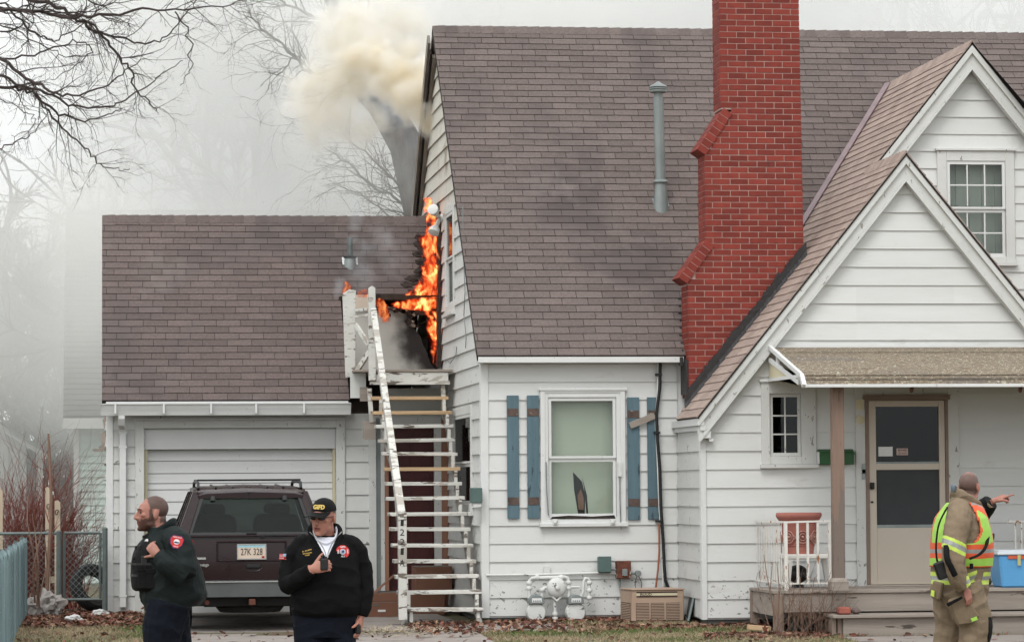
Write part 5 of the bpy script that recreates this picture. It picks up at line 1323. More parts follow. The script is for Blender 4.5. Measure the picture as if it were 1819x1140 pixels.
# planter on white stool, black kettle
yk = 33.35
tbl = thing('plastic_stool', 'white plastic stool under the planter behind the railing', 'stool', (W(1425, 1037, yk).x, yk, zd))
tz1, tz0 = W(1430, 983, yk).z, W(1430, 992, yk).z; ta, tb_ = W(1391, 985, yk).x, W(1476, 985, yk).x
mb = MB(); mb.box(ta, tb_, yk - .22, yk + .22, tz0, tz1); mb.build('seat', m_plastic, tbl, bevel=.012)
for x, dx in ((ta + .03, -.03), (tb_ - .04, .05)):
    for y in (yk - .19, yk + .18):
        mb = MB(); mb.bar((x + dx, y, zd), (x, y, tz0 - .001), .035, .05, w2=.06, h2=.05); mb.build('leg', m_plastic, tbl)
ur = thing('planter', 'terracotta planter with raised scroll relief on the white stool', 'planter', (W(1420, 983, yk).x, yk, tz1))
uc = V((W(1419.5, 983, yk).x, yk, tz1)); uz = lambda py: W(1420, py, yk).z - tz1; ux = lambda w: w * yk / F_PX
mb = MB(); mb.lathe(uc, [(ux(26), .0), (ux(27), uz(975)), (ux(32.5), uz(935)), (ux(34.5), uz(927)), (ux(35), uz(926)), (ux(40), uz(919)), (ux(41.5), uz(916)), (ux(41.5), uz(912)), (ux(40), uz(910)), (ux(37), uz(910)), (ux(33), uz(930))], 28); pl = mb.build('pot', m_terra, ur, smooth=True, ang=50)
mb = MB()
for (r_, py) in ((28.6, 968), (33.2, 931)): mb.lathe(uc + V((0, 0, uz(py))), [(ux(r_ - .8), -.008), (ux(r_ + .6), -.004), (ux(r_ + .6), .004), (ux(r_ - .8), .008)], 28)
mb.build('moulded_band', m_terra, ur, smooth=True)
for k in range(9):
    an = -math.pi / 2 + (k - 4) * .42; cz = uz(953)
    rr = ux(31.0)
    cpt = uc + V((math.cos(an) * rr, math.sin(an) * rr, cz)); tx = V((-math.sin(an), math.cos(an), 0)); mb = MB()
    if k % 2 == 0:
        for r_ in (.062, .035): mb.tube([cpt + tx * r_ * math.cos(t) + V((0, 0, 1)) * r_ * 1.05 * math.sin(t) + V((math.cos(an), math.sin(an), 0)) * (.004 + .04 * math.sin(t) * .1) for t in [2 * math.pi * i / 14 for i in range(15)]], .006, 5)
        mb.ell(cpt, (.018, .018, .018), n=8, k=5)
    else:
        for sg in (-1, 1): mb.tube([cpt + tx * sg * (.02 + .018 * math.cos(t * 2)) + V((0, 0, t * .03 - .05)) + V((math.cos(an), math.sin(an), 0)) * .004 for t in [i * .35 for i in range(10)]], .006, 5)
    mb.build('scroll_relief', m_terra_l, ur, smooth=True)
kt = thing('kettle_grill', 'round black cast pot with side handle on the porch behind the railing', 'pot', (W(1418, 1037, 33.6).x, 33.6, zd))
q = W(1417, 1022, 33.6); mb = MB(); mb.ell((q.x, 33.6, q.z + .02), (.115, .115, .10), n=20, k=12); mb.build('bowl', m_black, kt, smooth=True)
mb = MB(); e = W(1434, 1017, 33.55); mb.tube([(q.x + .10, 33.55, e.z + .02), e + V((-.0, 0, .03)), e + V((.0, 0, -.03)), (q.x + .10, 33.55, e.z - .02)], .012, 8); mb.build('handle', m_black, kt)
mb = MB(); mb.lathe((q.x, 33.6, zd), [(.07, 0), (.06, .05), (.03, .06)], 14); mb.build('foot', m_black, kt)
# mailbox
mx_ = thing('mailbox', 'dark green horizontal mailbox on the wall behind the porch post', 'mailbox', (W(1485, 812, Y_V).x, Y_V - .1, W(1485, 812, Y_V).z))
a, b = W(1457, 825, Y_V - .12), W(1517, 799, Y_V - .12); mb = MB(); mb.box(a.x, b.x, Y_V - .13, Y_V - .03, a.z, b.z - .02); mb.build('body', m_mailbox, mx_, bevel=.008)
mb = MB(); mb.prism([V((a.x - .005, Y_V - .145, b.z - .05)), V((a.x - .005, Y_V - .03, b.z + .0)), V((a.x - .005, Y_V - .03, b.z + .012)), V((a.x - .005, Y_V - .145, b.z - .038))], (b.x - a.x + .01, 0, 0)); mb.build('lid', m_mailbox, mx_)
mb = MB(); mb.box(a.x - .022, a.x - .006, Y_V - .12, Y_V - .03, a.z + .01, b.z - .02); mb.build('end_plate', m_trim, mx_)
# loose bricks on the step, plank and star on the grass
q = W(1499, 1080, 32.35); br = thing('loose_brick', 'worn red brick lying on the porch step', 'brick', (q.x, 32.35, zs_)); mb = MB(); mb.box(q.x - .065, q.x + .06, 32.27, 32.42, zs_ + .003, zs_ + .078); mb.build('brick_body', m_brickloose, br, bevel=.014)
q = W(1521, 1082, 32.35); br = thing('fieldstone', 'small purplish stone next to the red brick on the step', 'stone', (q.x, 32.35, zs_)); mb = MB(); mb.ell((q.x, 32.36, zs_ + .034), (.055, .07, .034), n=9, k=5); mb.build('stone_body', m_stone, br, bevel=.004)
q = W(1347, 1113, 32.55); br = thing('lumber_offcut', 'short pale lumber offcut lying in the grass by the porch corner', 'plank', (q.x, 32.55, 0)); z0 = gz(0, 32.55); mb = MB(); mb.bar(W(1328, 1113, 32.6), W(1368, 1116, 32.6), .09, .05); mb.build('board', m_newlum, br, bevel=.004); 
q = W(1359, 1116, 32.4); br = thing('metal_star', 'small rusty metal star ornament standing by the lumber offcut', 'ornament', (q.x, 32.4, 0)); mb = MB()
mb.prism([V((q.x + r_ * math.sin(math.pi * i / 5), 32.4, q.z + r_ * math.cos(math.pi * i / 5))) for i, r_ in enumerate([.05, .02] * 5)], (0, .012, 0)); mb.build('star', m_rust, br)
# blue bin
bn = thing('storage_tub', 'blue plastic storage tub with cloudy lid and red tape at the porch right end', 'storage tub', (W(1800, 1044, 32.95).x, 32.95, zd))
a0, a1 = W(1775, 1044, 32.9), W(1767, 985, 32.9); wx = .60
mb = MB(); mb.hexa([(a0.x, 32.78, zd), (a0.x + wx, 32.78, zd), (a0.x + wx, 33.15, zd), (a0.x, 33.15, zd), (a1.x, 32.74, a1.z), (a1.x + wx + .1, 32.74, a1.z), (a1.x + wx + .1, 33.2, a1.z), (a1.x, 33.2, a1.z)]); bt = mb.build('tub', m_bluebin, bn, bevel=.02)
mb = MB(); lz = W(1767, 976, 32.9).z; mb.hexa([(a1.x - .02, 32.72, a1.z + .001), (a1.x + wx + .12, 32.72, a1.z + .001), (a1.x + wx + .12, 33.22, a1.z + .001), (a1.x - .02, 33.22, a1.z + .001), (a1.x - .01, 32.73, lz), (a1.x + wx + .11, 32.73, lz), (a1.x + wx + .11, 33.21, lz), (a1.x - .01, 33.21, lz)]); mb.build('lid', m_lid, bn, bevel=.01)
mb = MB(); mb.box(a1.x + .1, a1.x + .7, 32.732, 32.7375, a1.z - .04, a1.z - .005); mb.build('tape', m_redtape, bn)
mb = MB(); mb.box(a1.x + .2, a1.x + .235, 32.727, 32.7315, a1.z - .11, a1.z + .01); mb.build('tape', m_tape, bn)
# right-hand iron rail against the wall, beyond the firefighter
rr_ = thing('porch_railing', 'short white iron railing fixed to the wall behind the storage tub', 'railing', (W(1805, 1040, 33.6).x, 33.6, zd))
a = W(1793, 926, 33.6); mb = MB(); mb.bar((a.x - .01, 33.6, a.z), (a.x + 1.2, 33.6, a.z), .03, .022); mb.tube([(a.x - .02, 33.6, a.z), (a.x + .02, 33.62, a.z)], .022, 8); mb.build('top_rail', m_rail, rr_)
for k in range(8): mb = MB(); x = W(1803, 930, 33.6).x + k * .07; mb.box(x - .009, x + .009, 33.591, 33.609, zd + .06, a.z - .01); mb.build('baluster', m_rail, rr_)
mb = MB(); mb.bar((a.x, 33.6, zd + .05), (a.x + 1.2, 33.6, zd + .05), .025, .018); mb.build('bottom_rail', m_rail, rr_)
for px, py, r_, nm, lb in ((1738, 1035, .06, 'shoe', None),):
    sh = thing('work_boots', 'pair of dark boots on the deck beside the blue tub', 'boots', (W(px, 1040, 33.5).x, 33.5, zd))
    for k in range(2):
        x = W(px + k * 12, 1040, 33.5).x; mb = MB(); mb.ell((x, 33.45, zd + .045), (.05, .13, .045)); mb.tube([(x, 33.53, zd + .04), (x, 33.54, zd + .11)], .045, 10); mb.build('boot', m_stone, sh, smooth=True)
# ================================================================== SUV
YS = 34.2
sxc = W(447, 1000, YS).x; sz0 = gz(0, YS) + .012
suv = thing('suv', 'dark maroon boxy estate SUV with roof rails parked nose in at the garage door', 'suv', (sxc, YS, sz0))
m_maro = mat('maroon_car_paint', (.017, .0056, .0064), (.014, .0046, .0053), rough=.26, scale=3, coat=.12, spec=.28, obj=True)
m_clad = mat('grey_bumper_plastic', (.085, .092, .092), (.065, .07, .07), rough=.55, scale=6, obj=True)
m_trimb = mat('black_car_trim', (.012, .012, .012), rough=.4)
m_tyre = mat('tyre_rubber', (.016, .016, .016), rough=.85)
m_under = mat('underbody', (.012, .011, .011), rough=.9)
m_red = mat('tail_lamp_red', (.30, .012, .012), rough=.2)
m_alloy = mat('alloy_wheel', (.4, .4, .4), rough=.35, metal=.8)
m_seat = mat('car_seat', (.035, .036, .036), rough=.9)
m_plate = mat('plate_face', (.62, .50, .40), (.56, .46, .38), rough=.5, scale=30)
m_pblue = mat('plate_blue', (.14, .42, .55), (.4, .55, .58), rough=.5, scale=30)
m_chrome = mat('worn_chrome', (.5, .5, .48), rough=.25, metal=.9)
def S3(x, y, z): return V((x, y, z))
def lb(y, a, b, c, zb, zm, zt):   # closed ring of the lower body
    h = [(a, zb), (a + .02, zb + .05), (b, zm - .12), (b, zm + .05), (c + .012, zt - .04), (c - .02, zt)]
    return [S3(x, y, z) for x, z in h] + [S3(-x, y, z) for x, z in h[::-1]]
mb = MB()
mb.rings([lb(*q) for q in ((.0, .70, .735, .70, .50, .76, 1.0), (.05, .80, .835, .79, .47, .76, 1.01), (.25, .84, .88, .845, .40, .75, 1.015), (1.0, .85, .89, .85, .36, .75, 1.02),
                           (3.1, .85, .89, .85, .36, .75, 1.02), (3.3, .84, .88, .83, .38, .74, 1.0), (4.1, .80, .86, .78, .40, .70, .95), (4.42, .70, .78, .70, .46, .68, .86))])
body = mb.build('body', m_maro, suv, smooth=True, local=True, ang=35)
# greenhouse: roof, pillars, panes
def gw(z): return .80 - (z - 1.015) / (1.52 - 1.015) * .19      # half width by height
def gyr(z): return .03 + (z - 1.015) * .42                       # rear plane
mb = MB()
rr = []
for y, hw, z in ((.19, .56, 1.465), (.26, .60, 1.50), (.6, .615, 1.535), (1.6, .62, 1.55), (2.3, .60, 1.53), (2.45, .58, 1.505)):
    rr.append([S3(x * hw, y, z - .05) for x in (1, .6, 0, -.6, -1)] + [S3(-hw * 1.0, y, z - .02), S3(-hw * .85, y, z), S3(0, y, z + .018), S3(hw * .85, y, z), S3(hw, y, z - .02)])
mb.rings(rr); mb.build('roof', m_maro, suv, smooth=True, local=True)
fr_rear = lambda u, z, n: S3(u, gyr(z) - n, z)
def ring4(mb, fr, o, i, nb, nf):
    for k in range(4): extr(mb, fr, [o[k], o[(k + 1) % 4], i[(k + 1) % 4], i[k]], nb, nf)
o4 = [(-.79, 1.0), (.79, 1.0), (.595, 1.49), (-.595, 1.49)]
i4 = [(-.665, 1.03), (.665, 1.03), (.535, 1.435), (-.535, 1.435)]
mb = MB(); ring4(mb, fr_rear, o4, i4, -.06, .0); mb.build('tailgate_frame', m_maro, suv, local=True, bevel=.012)
mb = MB(); extr(mb, fr_rear, [(-.66, 1.034), (.66, 1.034), (.53, 1.431), (-.53, 1.431)], -.02, -.012); rg = mb.build('rear_window', m_carglass, suv, local=True)
mb = MB(); ring4(mb, fr_rear, [(-.672, 1.024), (.672, 1.024), (.541, 1.441), (-.541, 1.441)], [(-.635, 1.05), (.635, 1.05), (.512, 1.415), (-.512, 1.415)], .0005, .004); mb.build('window_seal', m_trimb, rg, local=True)
for sg in (-1, 1):
    fr_s = lambda u, z, n, sg=sg: S3(sg * (gw(z) + n), u, z)
    edges = [(.05, .30), (.95, .95), (1.0, 1.0), (1.72, 1.70), (1.78, 1.76), (2.62, 2.25)]
    for (a, b) in (((.30, 1.03), (.44, 1.44)),): pass
    pil = [[(.04, 1.0), (.22, 1.0), (.40, 1.49), (.24, 1.49)], [(.93, 1.0), (1.03, 1.0), (1.02, 1.49), (.95, 1.49)], [(1.75, 1.0), (1.85, 1.0), (1.80, 1.49), (1.72, 1.49)], [(2.78, 1.0), (2.92, 1.0), (2.46, 1.49), (2.36, 1.49)]]
    for p in pil:
        mb = MB(); extr(mb, fr_s, p, -.05, .0); mb.build('pillar', m_maro, suv, local=True)
    for p in ([(.225, 1.02), (.925, 1.02), (.945, 1.48), (.405, 1.48)], [(1.035, 1.02), (1.745, 1.02), (1.715, 1.48), (1.025, 1.48)], [(1.855, 1.02), (2.775, 1.02), (2.355, 1.48), (1.805, 1.48)]):
        mb = MB(); extr(mb, fr_s, p, -.02, -.014); mb.build('side_window', m_carglass, suv, local=True)
mb = MB(); mb.prism([S3(-.74, 2.9, 1.02), S3(.74, 2.9, 1.02), S3(.57, 2.44, 1.49), S3(-.57, 2.44, 1.49)], (0, .006, .006)); mb.build('windscreen', m_carglass, suv, local=True)
mb = MB(); mb.box(-.72, .72, .25, 2.9, .985, 1.03); mb.build('interior_tray', m_seat, suv, local=True)
for x in (-.36, .36):
    for y in (1.15, 2.1):
        mb = MB(); mb.rings([[S3(x + sx * w, y + sy * d, z) for sx, sy in ((-1, -1), (1, -1), (1, 1), (-1, 1))] for w, d, z in ((.25, .07, 1.03), (.24, .06, 1.17), (.19, .05, 1.23))]); se = mb.build('seat', m_seat, suv, local=True, bevel=.02)
        mb = MB(); mb.rings([[S3(x + sx * w, y + sy * .045, z) for sx, sy in ((-1, -1), (1, -1), (1, 1), (-1, 1))] for w, z in ((.11, 1.235), (.13, 1.29), (.10, 1.35))]); mb.build('headrest', m_seat, se, local=True, bevel=.015)
# tailgate panel details
fr_t = lambda u, z, n: S3(u, -n, z)
mb = MB(); rect(mb, fr_t, -.70, .70, 1.0, 1.022, -.05, .016); mb.build('tailgate_ledge', m_maro, suv, local=True, bevel=.006)
mb = MB(); rect(mb, fr_t, -.70, .70, .985, .993, -.02, .006); mb.build('trim_strip', m_trimb, suv, local=True)
mb = MB(); frame4(mb, fr_t, (-.38, .38, .735, .955), (-.36, .36, .752, .938), -.02, .014); mb.build('plate_surround', m_maro, suv, local=True, bevel=.006)
mb = MB(); rect(mb, fr_t, -.153, .153, .763, .918, .002, .012); pl_ = mb.build('licence_plate', m_plate, suv, local=True)
mb = MB(); frame4(mb, fr_t, (-.158, .158, .757, .924), (-.148, .148, .768, .912), .0121, .017); mb.build('plate_frame', m_chrome, pl_, local=True)
mb = MB(); rect(mb, fr_t, -.147, .147, .887, .911, .0122, .0135); mb.build('plate_band', m_pblue, pl_, local=True)
mb = MB(); rect(mb, fr_t, .108, .138, .772, .792, .0122, .014); mb.build('plate_sticker', m_red, pl_, local=True)
text('27K 328', (0, -.0128, .840), (1, 0, 0), (0, 0, 1), .074, m_ink, pl_, width=.235, local=True, bold=.006)
text('Jeep', (-.53, -.006, .70), (1, 0, 0), (0, 0, 1), .05, m_chrome, suv, width=.14, local=True, name='badge', bold=.02)
mb = MB(); rect(mb, fr_t, -.59, -.49, .758, .785, -.01, .006); mb.build('badge', m_chrome, suv, local=True, bevel=.003)
mb = MB(); rect(mb, fr_t, -.06, .10, .665, .705, -.01, .022); mb.build('tailgate_handle', m_trimb, suv, local=True, bevel=.008)
mb = MB(); mb.tube([S3(-.08, -.004, .66), S3(-.04, -.006, .63), S3(.06, -.006, .63), S3(.11, -.004, .66)], .006, 6); mb.build('handle_recess', m_maro, suv, local=True)
mb = MB(); mb.box(-.055, .055, -.012, .02, 1.028, 1.05); mb.build('window_latch', m_trimb, suv, local=True, bevel=.005)
mb = MB(); mb.bar(S3(.10, -.02, 1.012), S3(.58, .0, 1.022), .012, .014); mb.lathe(S3(.12, -.008, 1.01), [(.028, .02), (.028, -.012), (.0, -.02)], 10, axis='y'); mb.build('wiper', m_trimb, suv, local=True)
for x in (-.41, .37): mb = MB(); extr(mb, fr_rear, [(x - .024, 1.39), (x + .024, 1.39), (x + .024, 1.462), (x - .024, 1.462)], .0, .02); mb.build('hinge', m_trimb, suv, local=True, bevel=.006)
mb = MB(); mb.lathe(S3(-.02, .19, 1.475), [(.014, .01), (.014, -.02), (.0, -.026)], 10, axis='y'); mb.build('washer_jet', m_trimb, suv, local=True)
for x in (-.68, .68): mb = MB(); rect(mb, fr_t, x - .06, x + .06, .70, .97, -.12, .012); mb.build('tail_lamp', m_red, suv, local=True, bevel=.01)
# bumper
mb = MB(); R = []
for x, y in ((-.88, .35), (-.86, .08), (-.78, -.05), (-.4, -.10), (0, -.11), (.4, -.10), (.78, -.05), (.86, .08), (.88, .35)):
    R.append([S3(x, y, .36), S3(x, y, .52), S3(x * .97, y + .10, .535), S3(x * .97, y + .10, .35)])
mb.rings(R); bm_ = mb.build('bumper', m_clad, suv, smooth=True, local=True, ang=30)
mb = MB()
for (xa, ya), (xb, yb) in zip(((-.8, -.045), (-.4, -.105), (.4, -.105)), ((-.4, -.105), (.4, -.105), (.8, -.045))): mb.bar(S3(xa, ya, .522), S3(xb, yb, .522), .03, .012)
mb.build('bumper_strip', m_chrome, bm_, local=True)
mb = MB(); mb.box(-.72, .72, .0, .3, .26, .36); mb.box(-.5, .5, .3, 4.2, .24, .40); mb.build('underbody', m_under, suv, local=True)
mb = MB(); mb.box(-.035, .035, -.12, .1, .27, .335); mb.build('tow_hitch', m_rust, suv, local=True, bevel=.004)
mb = MB(); mb.tube([S3(-.48, -.02, .30), S3(-.48, .3, .30)], .026, 10); mb.build('exhaust', m_rust, suv, local=True)
mb = MB(); mb.lathe(S3(.0, .45, .20), [(.0, -.02), (.33, -.02), (.37, .03), (.33, .2), (0, .2)], 20, axis='z'); mb.build('spare_wheel', m_tyre, suv, local=True)
for x in (-.74, .74):
    for y in (.88, 3.55):
        mb = MB(); mb.lathe(S3(x, y, .355), [(.20, -.11), (.34, -.115), (.365, -.09), (.367, .09), (.34, .115), (.20, .11)], 26, axis='x'); wh = mb.build('wheel', m_tyre, suv, smooth=True, local=True, ang=35)
        mb = MB(); mb.lathe(S3(x, y, .355), [(.0, -.09), (.205, -.10), (.205, .10), (.0, .09)], 20, axis='x'); mb.build('rim', m_alloy, wh, local=True)
        mb = MB(); mb.tube([S3(x * 1.13, y + .42 * math.cos(t), .40 + .40 * math.sin(t)) for t in [math.pi * k / 10 for k in range(11)]], .03, 6); mb.build('wheel_arch', m_clad, suv, local=True)
# roof rack
for x in (-.56, .56):
    mb = MB(); mb.tube([S3(x, .42, 1.52), S3(x, .5, 1.585), S3(x, 1.3, 1.60), S3(x, 2.0, 1.59), S3(x, 2.1, 1.53)], .017, 8); mb.build('roof_rail', m_trimb, suv, smooth=True, local=True)
for y in (.62, 1.75): mb = MB(); mb.bar(S3(-.57, y, 1.615), S3(.57, y, 1.615), .05, .018); mb.build('cross_bar', m_trimb, suv, local=True, bevel=.004)
for x in (-.37, -.19, 0, .19, .37): mb = MB(); mb.bar(S3(x, .35, 1.532), S3(x, 2.1, 1.562), .022, .018); mb.build('roof_strip', m_trimb, suv, local=True, bevel=.004)
for x in (-.95, .95):
    mb = MB(); mb.ell(S3(x * .92, 2.75, 1.08), (.07, .04, .06), n=10, k=6); mb.build('door_mirror', m_maro, suv, local=True, smooth=True)

# ================================================================== LEFT YARD
# slat fence (runs away from us along the drive)
XF = -.94
sf = thing('slat_fence', 'chain link fence woven with pale aqua slats at the left edge', 'fence', (XF, 33, 0))
mb = MB(); mb.prism([(-.004, -.025, 0), (-.004, .025, 0), (-.004, .025, .86), (-.004, 0, .905), (-.004, -.025, .86)], (.008, 0, 0)); o = mb.build('slat', m_aqua, sf, local=True); sme = o.data
k = 0; y = 27.6
while y < 38.35:
    z = gz(0, y) + .05; hgt = .93 - z; M_ = Matrix.Translation((XF + .012 * (k % 2), y, z)) @ Matrix.Rotation(rng.uniform(-.03, .03), 4, 'X') @ Matrix.Rotation(rng.uniform(-.25, .25) + .75 * math.sin(y * 7.4), 4, 'Z') @ Matrix.Diagonal((1, 1, hgt / .9 * (1 + .035 * math.sin(y * 7.4)) * rng.uniform(.98, 1.01), 1))
    if k == 0: o.matrix_local = Matrix.Translation(-sf.location) @ M_
    else: inst('slat', sme, M_, sf)
    y += .072; k += 1
mb = MB(); 
for z in (.12, .30, .48, .66, .84): mb.bar((XF + .022, 27.5, z - .05), (XF + .022, 38.4, z), .006, .006)
mb.build('chain_mesh', m_chain, sf, kind='stuff')
for y in (28.2, 30.7, 33.2, 35.7, 38.38): mb = MB(); mb.tube([(XF - .04, y, -.3), (XF - .04, y, .96)], .024, 8); mb.build('post', m_post, sf, smooth=True)
# back fence and gate
YG_ = 38.75
def chain(mb, x0, x1, z0, z1, y, s=.075):
    w, h = x1 - x0, z1 - z0; n = int((w + h) / s) + 1
    for k in range(n):
        c = k * s
        for sg in (0, 1):
            a = (max(0, c - h), min(c, h)); b = (min(c, w), max(0, c - w))
            p = [V((x0 + u if sg == 0 else x1 - u, y + .003 * sg, z0 + v)) for u, v in (a, b)]
            if (p[0] - p[1]).length > .02: mb.bar(p[0], p[1], .004, .004)
gt = thing('chain_gate', 'narrow grey chain link gate between fence post and garage corner', 'gate', (W(145, 1060, YG_).x, YG_, 0))
gl, gr_, gt_, gb_ = gx(114, YG_), gx(178, YG_), W(145, 946, YG_).z, W(145, 1064, YG_).z
mb = MB()
for a, b in (((gl, gb_), (gl, gt_)), ((gr_, gb_), (gr_, gt_)), ((gl, gt_), (gr_, gt_)), ((gl, gb_), (gr_, gb_))): 
    mb = MB(); mb.tube([(a[0], YG_, a[1]), (b[0], YG_, b[1])], .018, 8); mb.build('gate_rail', m_post, gt, smooth=True)
mb = MB(); chain(mb, gl, gr_, gb_, gt_, YG_ - .01); mb.build('chain_mesh', m_chain, gt, kind='stuff')
mb = MB(); mb.box(gr_ - .02, gr_ + .07, YG_ - .03, YG_ + .02, gt_ - .17, gt_ - .14); mb.build('latch', m_post, gt)
bf = thing('chain_fence', 'grey chain link fence with top rail behind the sapling', 'fence', (W(60, 1060, YG_).x, YG_, 0))
bl, br_ = gx(-25, YG_), gx(104, YG_)
mb = MB(); mb.tube([(bl, YG_, W(50, 947, YG_).z), (br_, YG_, W(50, 947, YG_).z)], .02, 8); mb.build('top_rail', m_post, bf, smooth=True)
mb = MB(); chain(mb, bl, br_, .06, W(50, 948, YG_).z, YG_ - .02); mb.build('chain_mesh', m_chain, bf, kind='stuff')
for px, r, top in ((105, .036, 943), (186.5, .034, 938)):
    mb = MB(); x = gx(px, YG_ - .05); mb.tube([(x, YG_ - .02, -.2), (x, YG_ - .02, W(px, top, YG_).z), (x, YG_ - .02, W(px, top - 2, YG_).z)], [r, r, r * .5], 10); mb.build('post', m_post, bf, smooth=True)
# bleached boards standing behind
pk = thing('board_fence', 'remains of a bleached board fence with iron scrollwork behind the chain link', 'fence', (W(90, 1060, 39.4).x, 39.4, 0))
for px0, px1, top in ((-4, 5, 866), (80.5, 89, 864), (97, 107, 888)):
    a, b = gx(px0, 39.4), gx(px1, 39.4); zt = W(90, top, 39.4).z; mb = MB(); mb.prism([(a, 39.4, -.1), (b, 39.4, -.1), (b, 39.4, zt - .03), ((a + b) / 2, 39.4, zt), (a, 39.4, zt - .01)], (0, .03, 0)); mb.build('picket', m_picket, pk)
mb = MB(); a = W(98, 905, 39.36); mb.box(a.x - .1, a.x + .03, 39.43, 39.46, a.z - .9, a.z - .82); mb.build('rail', m_picket, pk)
for px, py in ((86, 900), (92, 935), (101, 910), (84, 945)):
    q = W(px, py, 39.36); mb = MB(); mb.tube([q + V((.028 * math.cos(t) * (1 - t * .09), 0, .04 * math.sin(t) * (1 - t * .09))) for t in [k * .5 for k in range(16)]], .006, 5); mb.build('scrollwork', m_black, pk)
# tyre, plastic bags
ty_ = thing('old_tyre', 'old black tyre leaning behind the gate', 'tyre', (W(168, 1066, 39.3).x, 39.3, 0))
mb = MB(); R_t = Matrix.Rotation(math.radians(62), 3, 'X') @ Matrix.Rotation(.5, 3, 'Y'); q = W(166, 1052, 39.5)
ring_ = []
for i in range(28):
    t = 2 * math.pi * i / 28; c = V((math.cos(t), math.sin(t), 0))
    ring_.append([q + V((0, 0, .06)) + R_t @ (c * r_ + V((0, 0, h))) for r_, h in ((.19, -.06), (.27, -.085), (.305, -.05), (.305, .05), (.27, .085), (.19, .06))])
mb.rings(ring_ + [ring_[0]], cap=False); mb.build('tread', m_tyre, ty_, smooth=True, ang=45)
def bag(px, py, Y, w, h, lab, m_=m_bag):
    q = W(px, py, Y); zz = gz(q.x, Y); t = thing('plastic_bag', lab, 'plastic bag', (q.x, Y, zz))
    bm = bmesh.new(); bmesh.ops.create_icosphere(bm, subdivisions=4, radius=1)
    for v in bm.verts:
        n_ = mnoise.fractal(v.co * 1.7 + V((px, 0, 0)), .6, 2.2, 5) * .38 + abs(mnoise.noise(v.co * 4 + V((0, px, 0)))) * .18
        v.co = v.co * (1 + n_); v.co = V((v.co.x * w, v.co.y * w * .7, max(v.co.z, -.75) * h + h * .75))
    me = bpy.data.meshes.new('crumpled_bag'); bm.to_mesh(me); bm.free(); me.materials.append(m_)
    o = bpy.data.objects.new('crumpled_bag', me); COL.objects.link(o); o.parent = t; me.polygons.foreach_set('use_smooth', [True] * len(me.polygons)); me.set_sharp_from_angle(angle=.5)
m_bagclear = mat('cloudy_bag', (.40, .38, .36), (.24, .21, .19), rough=.35, scale=7, bump=.6, bscale=14)
bag(80, 1052, 38.3, .20, .17, 'large cloudy plastic bag slumped against the fence post', m_bagclear)
bag(131, 1090, 36.6, .10, .05, 'flattened white plastic litter on the leaves in front of the gate')
bag(178, 1072, 38.2, .09, .05, 'small white plastic litter at the garage corner beside the gate post')
# sapling and weeds
def tw_tube(mb, P, r0, r1, n=5): mb.tube(P, [r0 + (r1 - r0) * i / (len(P) - 1) for i in range(len(P))], n)
def grow(mb, p, d, ln, r, depth, R, droop=.0, kids=3, spread=.8, n=4, seg=5):
    P = [V(p)]; d = V(d).normalized()
    for i in range(seg):
        d = (d + V((R.gauss(0, .16), R.gauss(0, .16), R.gauss(0, .16) - droop))).normalized(); P.append(P[-1] + d * ln / seg)
    tw_tube(mb, P, r, r * .45, n)
    if depth <= 0: return
    for k in range(kids):
        i = R.randint(1, seg); q = P[i]
        dd = (P[i] - P[i - 1]).normalized(); ax = V((R.gauss(0, 1), R.gauss(0, 1), R.gauss(0, 1)))
        nd = (dd + (ax - dd * ax.dot(dd)).normalized() * spread * R.uniform(.6, 1.2)).normalized()
        grow(mb, q, nd, ln * R.uniform(.4, .7), r * .55, depth - 1, R, droop, kids, spread, max(3, n - 1), max(3, seg - 1))
sp = thing('sapling', 'bare young sapling stem rising before the chain link fence', 'sapling', W(86, 1068, 38.3)); R_ = random.Random(5)
mb = MB(); P = [W(x, y, 38.3) for x, y in ((82, 1075), (85, 1010), (90, 940), (91, 880), (89, 830), (87, 790), (86, 770))]; tw_tube(mb, P, .028, .012, 7); mb.build('stem', m_twig, sp, smooth=True)
mb = MB()
for y in (985, 930, 900, 850): grow(mb, W(88, y, 38.3), (R_.uniform(-1, 1), R_.uniform(-.4, .4), 1), .45, .008, 2, R_)
mb.build('twigs', m_bush, sp, kind='stuff')
sp = thing('dry_weed', 'dry woody weed stems tangled left of the sapling', 'weed', W(66, 1068, 38.0)); mb = MB()
for P in (((70, 1078), (64, 1010), (56, 965), (48, 925), (50, 880)), ((66, 1076), (68, 1000), (62, 940), (57, 915)), ((62, 1070), (58, 1010), (70, 960), (75, 930)), ((70, 1060), (84, 1000), (80, 960))): tw_tube(mb, [W(x, y, 38.0 + R_.uniform(-.1, .1)) for x, y in P], .013, .006)
mb.build('stems', m_twig, sp)
bu = thing('red_stem_bush', 'tall leafless bush of dense reddish stems behind the left fence', 'bush', (W(60, 1060, 41).x, 41.2, 0)); R_ = random.Random(9); mb = MB()
for k in range(300):
    x = W(R_.choice((20, 40, 60, 30, 95, 120)) + R_.gauss(0, 18), 1060, 41).x; tall = x < W(85, 1000, 41).x
    grow(mb, (x, 41 + R_.gauss(0, .25), 0), (R_.gauss(0, .23), R_.gauss(0, .2), 1), R_.uniform(.85, 1.4) * (1.1 if tall else .8), .0065, 1 if k % 2 else 2, R_, -.01, 3, .5, 3, 5)
mb.build('stems', m_bush, bu, kind='stuff')

